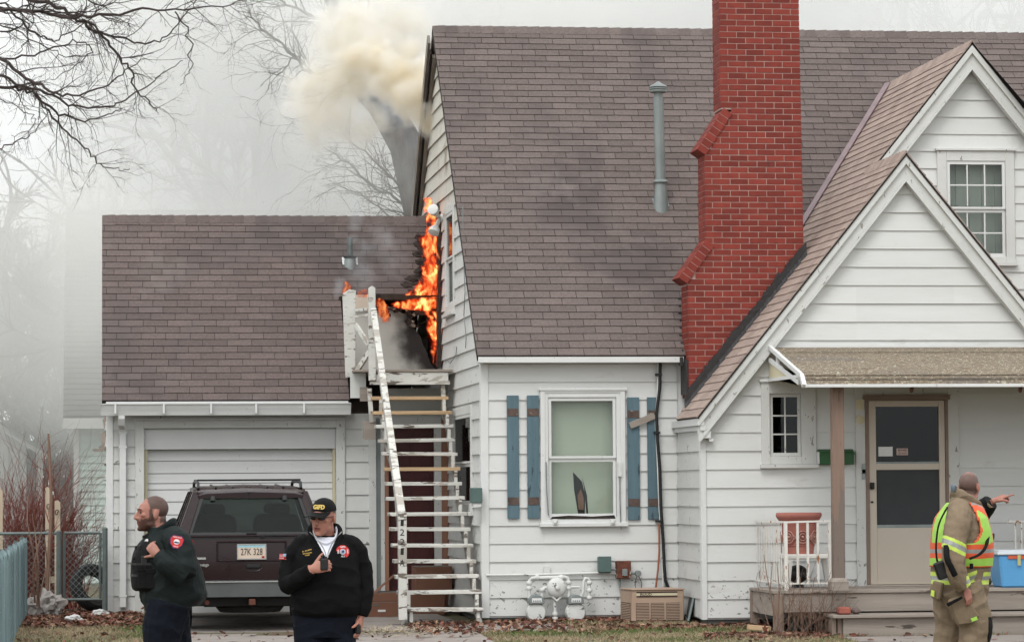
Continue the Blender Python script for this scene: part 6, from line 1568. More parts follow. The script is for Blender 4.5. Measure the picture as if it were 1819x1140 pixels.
# ================================================================== NEIGHBOURS
nh = thing('neighbour_house', 'pale green neighbouring house with grey roof half hidden in smoke', 'house', (3, 55, 0)); YN = 52
FN = fr_front(YN); nx0 = gx(133, YN); nz1 = W(150, 742, YN).z
slab(nh, FN, [(nx0, -.2), (nx0 + 9, -.2), (nx0 + 9, nz1), (nx0, nz1)], [], m_nhouse)
z = 0
while z < nz1 - .02:
    mb = MB(); extr(mb, FN, [(nx0 + .07, z), (nx0 + 9, z), (nx0 + 9, min(z + .115, nz1)), (nx0 + .07, min(z + .115, nz1))], 0, lambda zz, z=z: .03 - .022 * (zz - z) / .115); mb.build('siding_board', m_nhouse, nh); z += .115
mb = MB(); rect(mb, FN, nx0 - .02, nx0 + .068, -.2, nz1, 0, .04); mb.build('corner_board', m_trim, nh)
RN = Roof((gx(112, YN - .4), YN - .4, W(150, 739, YN - .4).z), (1, 0, 0), (0, 1, 1.0)); 
dk_n = deck(nh, RN, [[(0, 0), (10, 0), (10, 5.2), (0, 5.2)]], m_nroof, .12)
mb = MB()
for t in tabs(RN, [[(0, 0), (10, 0), (10, 5.2), (0, 5.2)]], 31): tab_add(mb, t)
mb.build('roof_shingles', m_nroof, dk_n, kind='stuff')
mb = MB(); mb.box(RN.O.x, RN.O.x + 10, YN - .42, YN - .38, RN.O.z - .2, RN.O.z - .03); mb.build('fascia', m_trim, nh)
mb = MB(); mb.box(nx0, nx0 + 9, YN + 7, YN + 7.1, -.2, nz1); mb.box(nx0, nx0 + .1, YN + .121, YN + 7, -.2, nz1); mb.build('wall', m_nhouse, nh)
s_ = thing('shed', 'small white gabled shed at the far left behind the red bush', 'shed', (-1.5, 58, 0)); YH = 58; FH = fr_front(YH)
pr = lambda x, y: (gx(x, YH, y), W(x, y, YH).z)
slab(s_, FH, [(gx(-70, YH), -.2), (gx(76, YH), -.2), pr(76, 812), pr(-10, 757), (gx(-70, YH), pr(-10, 800)[1])], [], m_shed)
a, b = V((pr(-14, 748)[0], YH - .15, pr(-14, 748)[1])), V((pr(84, 811)[0], YH - .15, pr(84, 811)[1]))
mb = MB(); mb.bar(a, b, .12, .10); mb.build('rake_board', m_shed, s_); mb = MB(); mb.bar(a + V((0, 0, .07)), b + V((0, 0, .07)), .3, .04); mb.prism([a + V((0, .3, .1)), b + V((0, .3, .1)), b + V((0, 4, .1)), a + V((0, 4, .1))], (0, 0, -.06)); mb.build('roof', m_nroof, s_)
for x in (14, 32): mb = MB(); rect(mb, FH, gx(x, YH), gx(x + 1.2, YH), 0, 2.4, .0, .02); mb.build('batten', m_shed, s_)
mb = MB(); rect(mb, FH, gx(47, YH), gx(64, YH), 0, W(55, 797, YH).z, .0, .03); mb.build('door', m_grey, s_)
# power lines
for i, (x0, y0, x1, y1, Y) in enumerate(((-40, 512, 260, 516, 62), (-40, 674, 190, 677, 63), (-40, 731, 200, 706, 60), (-40, 30, 640, 38, 70), (-40, 148, 640, 156, 72))):
    a, b = W(x0, y0, Y), W(x1, y1, Y); c = tag(MB().tube([a - V((12, 0, -.4)), a, a.lerp(b, .5) - V((0, 0, .05)), b, b + V((14, 0, .5))], .012 if i < 3 else .009, 5).build('power_line', m_wire), ('highest of the three cables above the shed', 'pale middle cable crossing before the neighbouring roof', 'lowest cable sloping up towards the neighbouring roof', 'thin cable behind the uppermost bare branches', 'thin cable level with the middle bare branches')[i], 'power line', 'power lines at the left')

# ================================================================== TREES
def px_limb(mb, P, r0, r1, Y, R, tw, depth=2, ln=.55, dr=.02, yv=.5, n=6):
    """a limb drawn through measured points at distance Y, with twigs"""
    dy = R.uniform(-yv, yv)
    Q = [W(x, y, Y + dy * i / len(P)) for i, (x, y) in enumerate(P)]
    F = []
    for i in range(len(Q) - 1):
        p0, p1, p2, p3 = Q[max(i - 1, 0)], Q[i], Q[i + 1], Q[min(i + 2, len(Q) - 1)]
        for k in range(4):
            t = k / 4; F.append(.5 * ((2 * p1) + (p2 - p0) * t + (2 * p0 - 5 * p1 + 4 * p2 - p3) * t * t + (3 * p1 - p0 - 3 * p2 + p3) * t ** 3) + V((R.gauss(0, 1), R.gauss(0, 1), R.gauss(0, 1))) * .012 * Y / 30)
    F.append(Q[-1]); sc = Y / F_PX
    rs = [(r0 + (r1 - r0) * (i / (len(F) - 1))) * sc for i in range(len(F))]
    mb.tube(F, rs, n)
    for k in range(tw):
        i = R.randint(1, len(F) - 1); d = (F[i] - F[i - 1]).normalized(); ax = V((R.gauss(0, 1), R.gauss(0, .7), R.gauss(0, 1)))
        nd = (d * .8 + (ax - d * ax.dot(d)).normalized() * .8).normalized()
        grow(mb, F[i], nd, ln * R.uniform(.4, 1.1), max(rs[i] * .45, .45 * sc), depth, R, dr, 3, .8, 4)
    return F[0]
R_ = random.Random(21)
ft = thing('foreground_tree', 'bare dark tree whose budding branches reach in at the upper left', 'tree', (-4.6, 30, gz(0, 30)))
limbs = [([(-20, 20), (30, 19), (85, 24), (130, 33), (180, 27), (250, 17), (310, 18), (380, 14), (435, 3)], 5, 1.0, 26), ([(40, -8), (100, 13), (140, 35), (170, 55), (195, 80), (220, 112), (235, 130), (236, 155), (262, 180), (278, 198)], 4.2, 1.2, 15),
         ([(140, 36), (180, 55), (215, 68), (245, 75), (275, 74), (300, 62), (330, 28), (350, 0)], 3, .8, 12), ([(-20, 95), (20, 115), (45, 140), (80, 158), (110, 168), (150, 165), (190, 150), (225, 125), (255, 105)], 4, 1, 14),
         ([(-20, 150), (20, 157), (50, 163), (80, 185), (115, 205), (150, 215), (190, 205), (215, 195)], 4.2, 1, 10), ([(60, 165), (85, 200), (120, 235), (150, 260), (168, 282), (185, 295), (215, 303), (230, 299)], 2.6, .8, 7),
         ([(-20, 130), (0, 135), (40, 152), (95, 170), (130, 188), (180, 190), (215, 182), (250, 160), (290, 130), (325, 108)], 3.4, .8, 14), ([(310, 20), (330, 50), (338, 80), (337, 115), (333, 135), (320, 152)], 1.8, .7, 3),
         ([(-20, 105), (30, 104), (70, 95), (120, 80), (150, 75), (165, 90), (150, 105), (125, 122), (90, 142)], 2.4, .7, 10), ([(-20, 268), (20, 255), (45, 245), (65, 228), (80, 205), (60, 190)], 1.7, .7, 6),
         ([(-20, 60), (20, 55), (48, 40), (50, 70), (40, 85), (25, 100)], 2, .7, 8), ([(-20, 5), (30, 30), (60, 60), (85, 70), (110, 66), (150, 40), (170, 20), (160, -5)], 2.6, .8, 14), ([(-20, 35), (40, 60), (90, 90), (130, 100), (180, 95)], 1.8, .7, 9),
         ([(-20, -5), (20, 12), (70, 8), (150, -4)], 2.5, .9, 10), ([(150, -8), (170, 10), (210, 8), (260, -6)], 1.8, .8, 8), ([(-20, 175), (15, 180), (40, 200), (62, 205), (50, 230), (20, 240)], 1.3, .6, 6)]
st_ = []
for P, r0, r1, tw in limbs:
    mb = MB(); s0 = px_limb(mb, P, r0 * .85, r1 * .8, 30, R_, int(tw * 1.25), 2, .42, .015, .8); mb.build('branch', m_bark, ft)
    if P[0][0] < 0: st_.append((s0, r0 * 30 / F_PX))
mb = MB(); mb.tube([(-4.6, 30, -.4), (-4.55, 30, 1), (-4.6, 30.1, 3), (-4.4, 30, 5), (-4.5, 30.1, 9)], [.34, .26, .22, .17, .09], 12); mb.build('trunk', m_bark, ft, smooth=True)
for s0, r in st_:
    mb = MB(); tz = s0.z - .9 if s0.z < 6.5 else s0.z - 1.2; mb.tube([(-4.45, 30, tz), V((-3.2, 30.0, tz + .6)), V((-2.0, 30, s0.z + .1)), s0], [.06, .045, r * 1.2, r], 7); mb.build('limb', m_bark, ft)
# leaning trunk behind the gable
R_ = random.Random(4)
lt = thing('leaning_tree', 'thick grey tree trunk leaning left behind the gable in the smoke', 'tree', W(820, 868, 47)); YT = 47
mb = MB(); P = [(830, 900), (800, 600), (762, 420), (722, 260), (680, 185), (648, 150), (628, 90), (600, 0), (570, -90)]; rr_2 = [46, 40, 36, 31, 29, 28, 27, 23, 16]
mb.tube([W(x, y, YT) + V((0, R_.uniform(-.05, .05), 0)) for x, y in P], [r * YT / F_PX for r in rr_2], 14); mb.build('trunk', m_bark2, lt, smooth=True)
mb = MB()
for P, r0, r1, tw in (([(745, 380), (700, 320), (650, 270), (610, 240)], 3, 1, 26), ([(750, 390), (700, 350), (660, 330), (620, 290), (575, 262)], 3, .8, 26), ([(748, 350), (735, 300), (710, 240), (700, 190)], 2.2, .8, 12), ([(745, 392), (690, 385), (650, 350), (600, 330)], 2, .7, 18), ([(630, 110), (560, 130), (520, 100), (480, 60), (440, 30)], 3.5, 1, 30), ([(610, 40), (560, 30), (500, 0), (470, -30)], 3.5, 1, 24), ([(520, 100), (500, 130), (480, 132)], 1.6, .7, 12), ([(625, 150), (590, 160), (560, 205), (520, 212)], 2, .7, 14), ([(600, 20), (620, -20), (660, -60)], 5, 2, 6), ([(640, 60), (655, 20), (650, -20)], 2.5, .8, 10)):
    px_limb(mb, P, r0, r1, YT, R_, tw, 2, .8, .0, .8, 5)
mb.build('branches', m_bark2, lt)
# trees further back
def bare_tree(px, ybase, Y, hgt, r, lab, seed, spread=.5, kids=5, depth=4, grp='bare trees fading in the smoke'):
    R = random.Random(seed); b = W(px, ybase, Y); b.z = 0
    t = thing('bare_tree', lab, 'tree', b, grp); mb = MB(); P = [b + V((R.gauss(0, .1) * i, R.gauss(0, .1) * i, hgt * i / 6)) for i in range(7)]
    mb.tube([V((b.x, b.y, -.3))] + P, [r * 1.3] + [r * (1 - .11 * i) for i in range(7)], 9); mb.build('trunk', m_bark2, t, smooth=True); mb = MB()
    for i in range(2, 7):
        for k in range(3):
            grow(mb, P[i], (R.gauss(0, spread), R.gauss(0, spread), R.uniform(.4, 1)), hgt * R.uniform(.35, .6), r * .45, depth - 1, R, -.015, kids, .75, 5, 6)
    mb.build('crown', m_bark2, t, kind='stuff'); return t
bare_tree(35, 900, 66, 5.0, .26, 'hazy bare tree at the far left above the shed', 3, .5, 5, 4)
bare_tree(95, 900, 70, 4.0, .18, 'smaller hazy bare tree left of the neighbouring roof', 12, .6, 5, 4)
bare_tree(470, 900, 60, 8.5, .22, 'tall pale bare tree behind the garage ridge', 6, .45, 5, 4)
bare_tree(560, 900, 64, 7.5, .16, 'faint slender bare tree right of the tall pale one', 8, .4, 5, 4)
bare_tree(1700, 900, 66, 9.5, .3, 'faint bare tree above the roof ridge at the upper right', 15, .7, 5, 4)
bare_tree(1560, 900, 70, 9.3, .25, 'faint bare tree above the ridge right of the chimney', 17, .6, 4, 4)

R_ = random.Random(55); mb = MB()
for k in range(260):
    b = V((R_.uniform(-11, 1.5), R_.uniform(62, 72), 0)); grow(mb, b, (R_.gauss(0, .25), R_.gauss(0, .2), 1), R_.uniform(2.2, 4.6), R_.uniform(.02, .05), 2, R_, 0, 4, .6, 4, 5)
o = mb.build('distant_wood', m_bark2, kind='stuff'); o['label'] = 'low tangle of far bare trees behind the shed'; o['category'] = 'trees'
# ================================================================== GRASS, LEAVES
R_ = random.Random(77)
def cover(name, n, fn, m, lab, kind='stuff', cat='grass'):
    mb = MB()
    for _ in range(n): fn(mb)
    o = mb.build(name, m, kind=kind); o['label'] = lab; o['category'] = cat; return o
def on_hard(x, y):
    return (.6 < x < 3.97 and y < 38.9) or (3.95 < x < 5.07 and 33.5 < y < 35.02) or (7.58 < x < 12.4 and 31.03 < y < 32.17) or (9 < x < 10.3 and y < 31.0) or (x > X_S - .1 and y > Y_M) or (x > XV and y > Y_V - .02) or (y > Y_G and x > X_G) or (x > xd0 and y > 32.65) or (x > xs0 and y > 32.25)
def blade(mb):
    while True:
        if R_.random() < .22: x, y = R_.uniform(-1.6, .62), R_.uniform(32.0, 39)
        else: x, y = R_.uniform(3.6, 9.4), R_.uniform(31.3, 35.4)
        if not on_hard(x, y): break
    if mnoise.noise(V((x * 1.3, y * 1.3, 2))) < -.18 and R_.random() < .7: return
    if y > 35.1 and R_.random() < .6: return
    z = gz(x, y) - .012; h = R_.uniform(.02, .065); a = R_.uniform(0, 6.28); w = .004; l = V((R_.gauss(0, .03), R_.gauss(0, .03), h))
    d = V((math.cos(a), math.sin(a), 0)) * w; p = V((x, y, z))
    g = mnoise.noise(V((x * 1.1, y * 1.1, 7))) + R_.gauss(0, .25)
    mb.add([p - d, p + d, p + l * .6 + d * .6 + V((0, 0, .004)), p + l], [(0, 1, 2), (0, 2, 3)], 1 if g > .22 else (2 if R_.random() < .25 else 0))
m_dryg = mat('dry_grass', (.34, .27, .165), (.24, .185, .11), rough=.9, scale=3); m_greeng = mat('green_grass', (.085, .13, .035), (.12, .15, .05), rough=.9, scale=3); m_straw = mat('straw', (.44, .36, .24), rough=.9)
cover('grass', 60000, blade, [m_dryg, m_greeng, m_straw], 'short dry winter grass with green patches')
LV = [mat('leaf_' + n_, c, tuple(v * .7 for v in c), rough=.8, scale=4, rnd=.3) for n_, c in (('russet', (.20, .075, .05)), ('brown', (.14, .07, .05)), ('tan', (.33, .20, .13)))]
def leafv(mb, x, y, z, s):
    a = R_.uniform(0, 6.28); b = R_.gauss(0, .5); c = R_.gauss(0, .5); M_ = Matrix.Rotation(a, 3, 'Z') @ Matrix.Rotation(b, 3, 'X') @ Matrix.Rotation(c, 3, 'Y')
    P = [(-1, 0, 0), (-.4, -.5, .15), (.4, -.45, .12), (1, 0, 0), (.4, .45, .15), (-.4, .5, .12)]
    mb.add([V((x, y, z)) + M_ @ (V(p) * s) for p in P], [(0, 1, 2, 3), (0, 3, 4, 5)], R_.choice((0, 0, 1, 1, 2)))
def leaf(mb):
    k = R_.random()
    if k < .42: x, y = R_.uniform(-1.2, .45), R_.uniform(35.4, 39.6)
    elif k < .62: x, y = X_S + .3 + R_.random() ** .6 * (XV - X_S - .3), Y_M - .02 - abs(R_.gauss(0, .25))
    elif k < .75: x, y = XV + R_.uniform(-1.2, 1.2), Y_V - .05 - abs(R_.gauss(0, .22)) + (1 if R_.random() < .3 else 0)
    elif k < .88: x, y = R_.uniform(xd0 - .8, xs0 + .4), 32.62 - abs(R_.gauss(0, .2))
    elif k < .95: x, y = R_.uniform(3.3, 5.3), R_.uniform(33.2, 35.2)
    else: x, y = R_.uniform(-1.4, 11), R_.uniform(31.2, 34.8)
    if (x > XV and y > Y_V) or (x > X_S and y > Y_M): return
    if .62 < x < 3.3 and y > 34: return
    leafv(mb, x, y, gz(x, y) + R_.uniform(.0, .035), R_.uniform(.02, .045))
cover('leaf_litter', 11000, leaf, LV, 'russet fallen leaves gathered along the walls and fence', cat='leaves')
def hay(mb):
    x, y = 3.05 + R_.gauss(0, .28), 33.6 + R_.gauss(0, .35); z = gz(x, y) + R_.uniform(.012, .05); a = R_.uniform(0, 6.28); l = V((math.cos(a), math.sin(a), R_.gauss(0, .2))) * R_.uniform(.04, .10)
    p = V((x, y, z)); n_ = V((-math.sin(a), math.cos(a), 0)) * .004; mb.add([p - n_, p + n_, p + l + n_, p + l - n_], [(0, 1, 2, 3)])
cover('dry_straw', 700, hay, m_straw, 'tuft of dry straw on the concrete by the stairs', cat='straw')
# twiggy shrub in front of the porch
sb = thing('dead_shrub', 'thin leafless shrub of reddish twigs in front of the porch rim', 'shrub', W(1430, 1115, 32.5)); mb = MB(); R2 = random.Random(31)
for k in range(46):
    b = W(1430 + R2.gauss(0, 30), 1118, 32.5); b.z = gz(0, 32.5); grow(mb, b, (R2.gauss(0, .35), R2.gauss(0, .15) - .05, 1), R2.uniform(.25, .75) , .0045, 1, R2, .01, 3, .6, 3, 5)
mb.build('twigs', m_twig, sb, kind='stuff')
sb = thing('dead_shrub', 'few bare canes climbing before the railing corner', 'shrub', W(1378, 1110, 32.55)); mb = MB()
for P in (((1376, 1105), (1370, 1060), (1362, 1020), (1357, 985)), ((1378, 1100), (1368, 1050), (1372, 1000)), ((1382, 1110), (1384, 1040), (1380, 1000)), ((1400, 1110), (1403, 1060), (1400, 1000)), ((1440, 1110), (1442, 1060), (1447, 1025)), ((1425, 1112), (1424, 1070), (1420, 1030))):
    tw_tube(mb, [W(x, y, 32.5) for x, y in P], .007, .003, 4)
mb.build('canes', m_twig, sb)
# ================================================================== PEOPLE
def cloth(name, a, b, sc=9, rough=.85, bump=.5, spec=.2):
    return mat(name, a, b, rough=rough, scale=sc, amt=.7, bump=bump, bscale=26, obj=True, spec=spec)
def skin_mat(name, a, b): 
    m = mat(name, (1, 1, 1), (.84, .72, .68), rough=.55, scale=16, amt=.6, bump=.12, bscale=90, obj=True, spec=.35)
    N = m.node_tree.nodes; L = m.node_tree.links; b_ = N['Principled BSDF'].inputs['Base Color']; at = N.new('ShaderNodeAttribute'); at.attribute_name = 'tone'
    x = N.new('ShaderNodeMix'); x.data_type = 'RGBA'; x.blend_type = 'MULTIPLY'; x.inputs[0].default_value = 1; L.new(b_.links[0].from_socket, x.inputs['A']); L.new(at.outputs['Color'], x.inputs['B']); L.new(x.outputs['Result'], b_)
    m.node_tree.nodes['Principled BSDF'].inputs['Subsurface Weight'].default_value = .12
    m.node_tree.nodes['Principled BSDF'].inputs['Subsurface Radius'].default_value = (.012, .005, .003)
    return m
m_skin = skin_mat('skin', (.40, .195, .145), (.33, .145, .105)); m_skin2 = skin_mat('ruddy_skin', (.37, .17, .125), (.29, .115, .085))
m_lip = mat('lips', (.24, .075, .065), rough=.5, obj=True)
m_hair = mat('cropped_hair', (.075, .052, .042), (.12, .08, .064), rough=.9, scale=60, obj=True, bump=.5, bscale=220); m_beard = mat('beard', (.060, .026, .018), (.10, .042, .030), rough=.9, scale=60, obj=True, bump=.6, bscale=200)
m_hair2 = mat('greying_cropped_hair', (.23, .140, .115), (.155, .098, .082), rough=.9, scale=50, obj=True, bump=.5, bscale=220)
m_jblack = cloth('black_fleece', (.0048, .0048, .0052), (.0034, .0034, .0037), spec=.12); m_navy = cloth('navy_trousers', (.006, .008, .014), (.004, .0053, .009), spec=.12); m_boot = mat('black_boot', (.012, .012, .012), rough=.4, obj=True)
m_jgreen = cloth('dark_green_jacket', (.0078, .0130, .0125), (.005, .0085, .0082), spec=.18, rough=.7); m_vestb = mat('black_nylon', (.004, .004, .0043), (.007, .007, .007), rough=.65, scale=20, obj=True, bump=.4, spec=.12)
m_shirt = mat('white_shirt', (.72, .73, .80), (.62, .63, .70), rough=.8, scale=14, obj=True, bump=.3); m_gold = mat('gold_thread', (.62, .40, .09), rough=.6); m_yel = mat('gold_letters', (.70, .50, .13), rough=.6)
m_tanc = cloth('tan_turnout_cloth', (.225, .170, .115), (.165, .122, .082), sc=6, rough=.9, bump=.7); m_lime = mat('lime_reflective', (.32, .56, .085), (.27, .50, .07), rough=.5, scale=12, obj=True); m_limey = mat('yellow_reflective', (.50, .64, .10), (.43, .57, .08), rough=.45, scale=12, obj=True)
m_orange = mat('orange_reflective', (.68, .105, .035), (.58, .085, .028), rough=.55, scale=12, obj=True); m_silver = mat('silver_tape', (.30, .30, .29), (.24, .24, .235), rough=.35, scale=20, obj=True, metal=.2)
m_eyew = mat('eye_white', (.6, .56, .52), rough=.2); m_iris = mat('eye_dark', (.02, .013, .01), rough=.15); m_lens = mat('dark_lens', (.008, .008, .009), rough=.08, spec=.6)
m_pred = mat('patch_red', (.55, .03, .03), rough=.7); m_pnavy = mat('patch_navy', (.035, .02, .09), rough=.7); m_pwhite = mat('patch_white', (.72, .70, .70), rough=.7); m_psky = mat('patch_sky', (.30, .42, .55), rough=.7)
m_grayc = mat('grey_collar_lining', (.14, .18, .21), (.10, .13, .155), rough=.9, scale=12, obj=True)

def smooth_path(P, k=5):
    P = [V(p) for p in P]; F = []
    for i in range(len(P) - 1):
        p0, p1, p2, p3 = P[max(i - 1, 0)], P[i], P[i + 1], P[min(i + 2, len(P) - 1)]
        for j in range(k):
            t = j / k; F.append(.5 * ((2 * p1) + (p2 - p0) * t + (2 * p0 - 5 * p1 + 4 * p2 - p3) * t * t + (3 * p1 - p0 - 3 * p2 + p3) * t ** 3))
    F.append(P[-1]); return F
def limb(mb, P, r, m=0, n=16, k=5):
    F = smooth_path(P, k); m_ = len(P) - 1; R = []
    for i in range(len(F)):
        t = i / (len(F) - 1) * m_; a = min(int(t), m_ - 1); f = t - a; f = f * f * (3 - 2 * f); ra, rb = r[a], r[a + 1]
        if not isinstance(ra, tuple): ra = (ra, ra)
        if not isinstance(rb, tuple): rb = (rb, rb)
        R.append((ra[0] * (1 - f) + rb[0] * f, ra[1] * (1 - f) + rb[1] * f))
    mb.tube(F, R, n, m)
def torso(mb, rows, m=0, n=28, sq=.85, k=4):
    """rows: (z, cx, cy, rx, ry) from low to high; rounded-rectangle rings"""
    P = [V((r[0], r[1], r[2])) for r in rows]; Q = [V((r[3], r[4], 0)) for r in rows]
    FP, FQ = smooth_path(P, k), smooth_path(Q, k); R = []
    for p, q in zip(FP, FQ):
        ring = []
        for i in range(n):
            t = 2 * math.pi * i / n; c, s = math.cos(t), math.sin(t)
            ring.append(V((p.y + q.x * math.copysign(abs(c) ** sq, c), p.z + q.y * math.copysign(abs(s) ** sq, s), p.x)))
        R.append(ring)
    mb.rings(R, m)
def head(mb, C, R, skin, s=1.0):
    h = MB()
    h.ell((0, .016, .034), (.0755, .093, .084), n=20, k=14)
    rows = [(-.119, -.052, .018, .026), (-.108, -.046, .034, .043), (-.085, -.034, .050, .058), (-.05, -.022, .0615, .072), (-.01, -.012, .0685, .082), (.03, -.006, .0705, .088), (.065, .0, .064, .080)]
    torso(h, [(z, 0, cy, rx, ry) for z, cy, rx, ry in rows], 0, 22, 1.0)
    h.tube([(-.048, -.072, .019), (-.022, -.088, .024), (0, -.0895, .020), (.022, -.088, .024), (.048, -.072, .019)], [.009, .012, .011, .012, .009], 8)
    h.tube([(0, -.084, .022), (0, -.097, .002), (0, -.110, -.018), (0, -.113, -.030), (0, -.098, -.040)], [.009, .0095, .012, .0155, .010], 10)
    for sx in (-1, 1):
        h.ell((sx * .0125, -.098, -.034), (.010, .012, .009), n=8, k=6)
        h.ell((sx * .044, -.062, -.012), (.022, .022, .016), n=10, k=7)
        h.ell((sx * .078, .014, -.006), (.009, .021, .032), rot=Matrix.Rotation(sx * .35, 3, 'Z') @ Matrix.Rotation(-.2, 3, 'X'), n=10, k=8)
        h.ell((sx * .077, .012, -.03), (.008, .011, .012), n=8, k=6)
        h.ell((sx * .052, -.018, -.072), (.012, .032, .020), n=8, k=6)
    h.ell((0, -.0935, -.057), (.025, .010, .0065), n=10, k=6); h.ell((0, -.0905, -.0705), (.022, .0105, .0075), n=10, k=6)
    h.ell((0, -.083, -.104), (.024, .017, .015), n=10, k=6)
    mb.add([C + R @ (V(v) * s) for v in h.v], h.f, skin)
def finger(mb, b, d, nrm, ln, r, curls, m):
    """three-jointed finger from base b along d curling about the palm normal side"""
    P = [V(b) - V(d) * .018, V(b)]; dd = V(d).normalized(); ax = dd.cross(V(nrm)).normalized()
    for l, c in zip((.46, .31, .23), curls):
        dd = (Matrix.Rotation(c, 3, ax) @ dd).normalized(); P.append(P[-1] + dd * ln * l)
    mb.tube(P, [r * 1.05, r * 1.12, r, r * .92, r * .72], 8, m)
def hand(mb, w, d, nrm, side, curl, m, spread=.06, thumb=.6, point=False, s=1.0):
    """w wrist, d direction of the fingers, nrm palm side normal, side: direction of the thumb"""
    w, d, nrm = V(w), V(d).normalized(), V(nrm).normalized(); side = V(side); side = (side - d * side.dot(d) - nrm * side.dot(nrm)).normalized()
    R = []
    for t, a, b in ((-.03, .028, .022), (0, .030, .022), (.03, .038, .019), (.065, .043, .016), (.092, .041, .014)):
        c = w + d * t * s; R.append([c + side * a * s * math.cos(q) + nrm * b * s * math.sin(q) for q in [2 * math.pi * i / 12 for i in range(12)]])
    mb.rings(R, m)
    for i, (off, ln, r) in enumerate(((.031, .074, .0095), (.010, .083, .0098), (-.012, .077, .0092), (-.032, .060, .0082))):
        b = w + d * (.092 - abs(off) * .15) * s + side * off * s; fd = (d + side * spread * (1.5 - i) * .5).normalized()
        cs = (0.05, .05, .05) if (point and i == 0) else curl
        finger(mb, b, fd, nrm, ln * s, r * s, cs, m)
    tb = w + d * .028 * s + side * .034 * s + nrm * .006; td = (d * .62 + side * .68 + nrm * thumb * .5).normalized(); P = [tb - td * .02, tb]
    ax = td.cross(nrm).normalized()
    for l, c in ((.036, -.1), (.030, .25), (.024, .25)): td = (Matrix.Rotation(c, 3, ax) @ td).normalized(); P.append(P[-1] + td * l * s)
    mb.tube(P, [.013 * s, .0135 * s, .0115 * s, .0105 * s, .0075 * s], 8, m)
def sm(a, b, x): t = min(1, max(0, (x - a) / (b - a))); return t * t * (3 - 2 * t)
def tone_fn(C, R, s, skin, hair, beard, lip, front, amount=1.0, bald=None):
    """growth of hair and beard on the head, as pigment of the skin itself"""
    Rt = R.transposed()
    def f(co):
        q = (Rt @ (co - C)) / s
        if q.length > .2 or q.z < -.16: return skin
        n = mnoise.noise(q * 70) * .006 + mnoise.noise(q * 160) * .004
        ear = sm(.068, .073, abs(q.x)) * sm(-.05, -.042, q.z) * (1 - sm(.026, .034, q.z)) * sm(-.016, -.008, q.y) * (1 - sm(.034, .042, q.y))
        h = sm(-.007, .007, min(q.y - front(q.z), q.z + .060) + n)
        if bald: h *= bald(q)
        h = max(h, sm(-.004, .006, min(abs(q.x) - .055, q.y + .032, .005 - q.y, q.z + .045, .03 - q.z) + n * .5) if beard else 0) * (1 - ear) * amount
        c = [a + (b - a) * h for a, b in zip(skin, hair)]
        if beard:
            zt = -.036 if abs(q.x) > .034 or q.y > -.06 else -.045
            bd = sm(-.008, .006, min(zt - q.z, .014 - q.y) + n) * (1 - ear)
            c = [a + (b - a) * bd for a, b in zip(c, beard)]
        lp = sm(-.003, .003, min(.022 - abs(q.x), -.055 - q.z, q.z + .0765, -.086 - q.y))
        mo = sm(-.0018, .0012, min(.019 - abs(q.x), .0022 - abs(q.z + .0635), -.085 - q.y))
        c = [a + (b - a) * lp for a, b in zip(c, lip)]; c = [a * (1 - .8 * mo) for a in c]
        return c
    return f
def make_body(T, mb, mats, voxel, zone=None, wr=.012, seed=0, wrinkle=(), tone=None):
    """joins the overlapping closed shapes of mb into one continuous skin and gives back its material zones"""
    me = bpy.data.meshes.new('body_shape'); me.from_pydata(mb.v, [], mb.f)
    bm = bmesh.new(); bm.from_mesh(me); bmesh.ops.recalc_face_normals(bm, faces=bm.faces); bm.to_mesh(me); bm.free()
    tmp = bpy.data.objects.new('body_shape', me); COL.objects.link(tmp)
    md = tmp.modifiers.new('r', 'REMESH'); md.mode = 'VOXEL'; md.voxel_size = voxel
    sm = tmp.modifiers.new('s', 'SMOOTH'); sm.factor = .5; sm.iterations = 3
    bpy.context.view_layer.update()
    dg = bpy.context.evaluated_depsgraph_get(); out = bpy.data.meshes.new_from_object(tmp.evaluated_get(dg)); out.name = 'body'
    bpy.data.objects.remove(tmp)
    bvh = BVHTree.FromPolygons([V(v) for v in mb.v], mb.f)
    idx = []; vw = [0.0] * len(out.vertices)
    pn = [V(x.vector) for x in out.polygon_normals]; vn = [V(x.vector) for x in out.vertex_normals]; vc = [v.co.copy() for v in out.vertices]
    for p in out.polygons:
        c = sum((vc[i] for i in p.vertices), V((0, 0, 0))) / len(p.vertices); loc, nn, fi, ds = bvh.find_nearest(c); k = mb.m[fi]
        if zone: k = zone(c, pn[p.index], k)
        idx.append(k)
        if k in wrinkle:
            for vi in p.vertices: vw[vi] = 1.0
    if wr:
        for v in out.vertices:
            if vw[v.index]:
                c = v.co + V((seed, 0, 0))
                n = (1 - abs(mnoise.noise(V((c.x * 5.5, c.y * 5.5, c.z * 8))))) ** 2 - .5 + .5 * mnoise.noise(V((c.x * 14, c.y * 14, c.z * 18)))
                v.co = v.co + vn[v.index] * n * wr
    at = out.color_attributes.new('tone', 'FLOAT_COLOR', 'POINT'); at.data.foreach_set('color', [x for v in out.vertices for x in (*tone(v.co), 1.0)])
    out.materials.clear()
    for m_ in mats: out.materials.append(m_)
    out.polygons.foreach_set('material_index', idx); out.polygons.foreach_set('use_smooth', [True] * len(out.polygons))
    o = bpy.data.objects.new('body', out); COL.objects.link(o); o.parent = T
    B = BVHTree.FromPolygons([v.co.copy() for v in out.vertices], [tuple(p.vertices) for p in out.polygons])
    return o, B
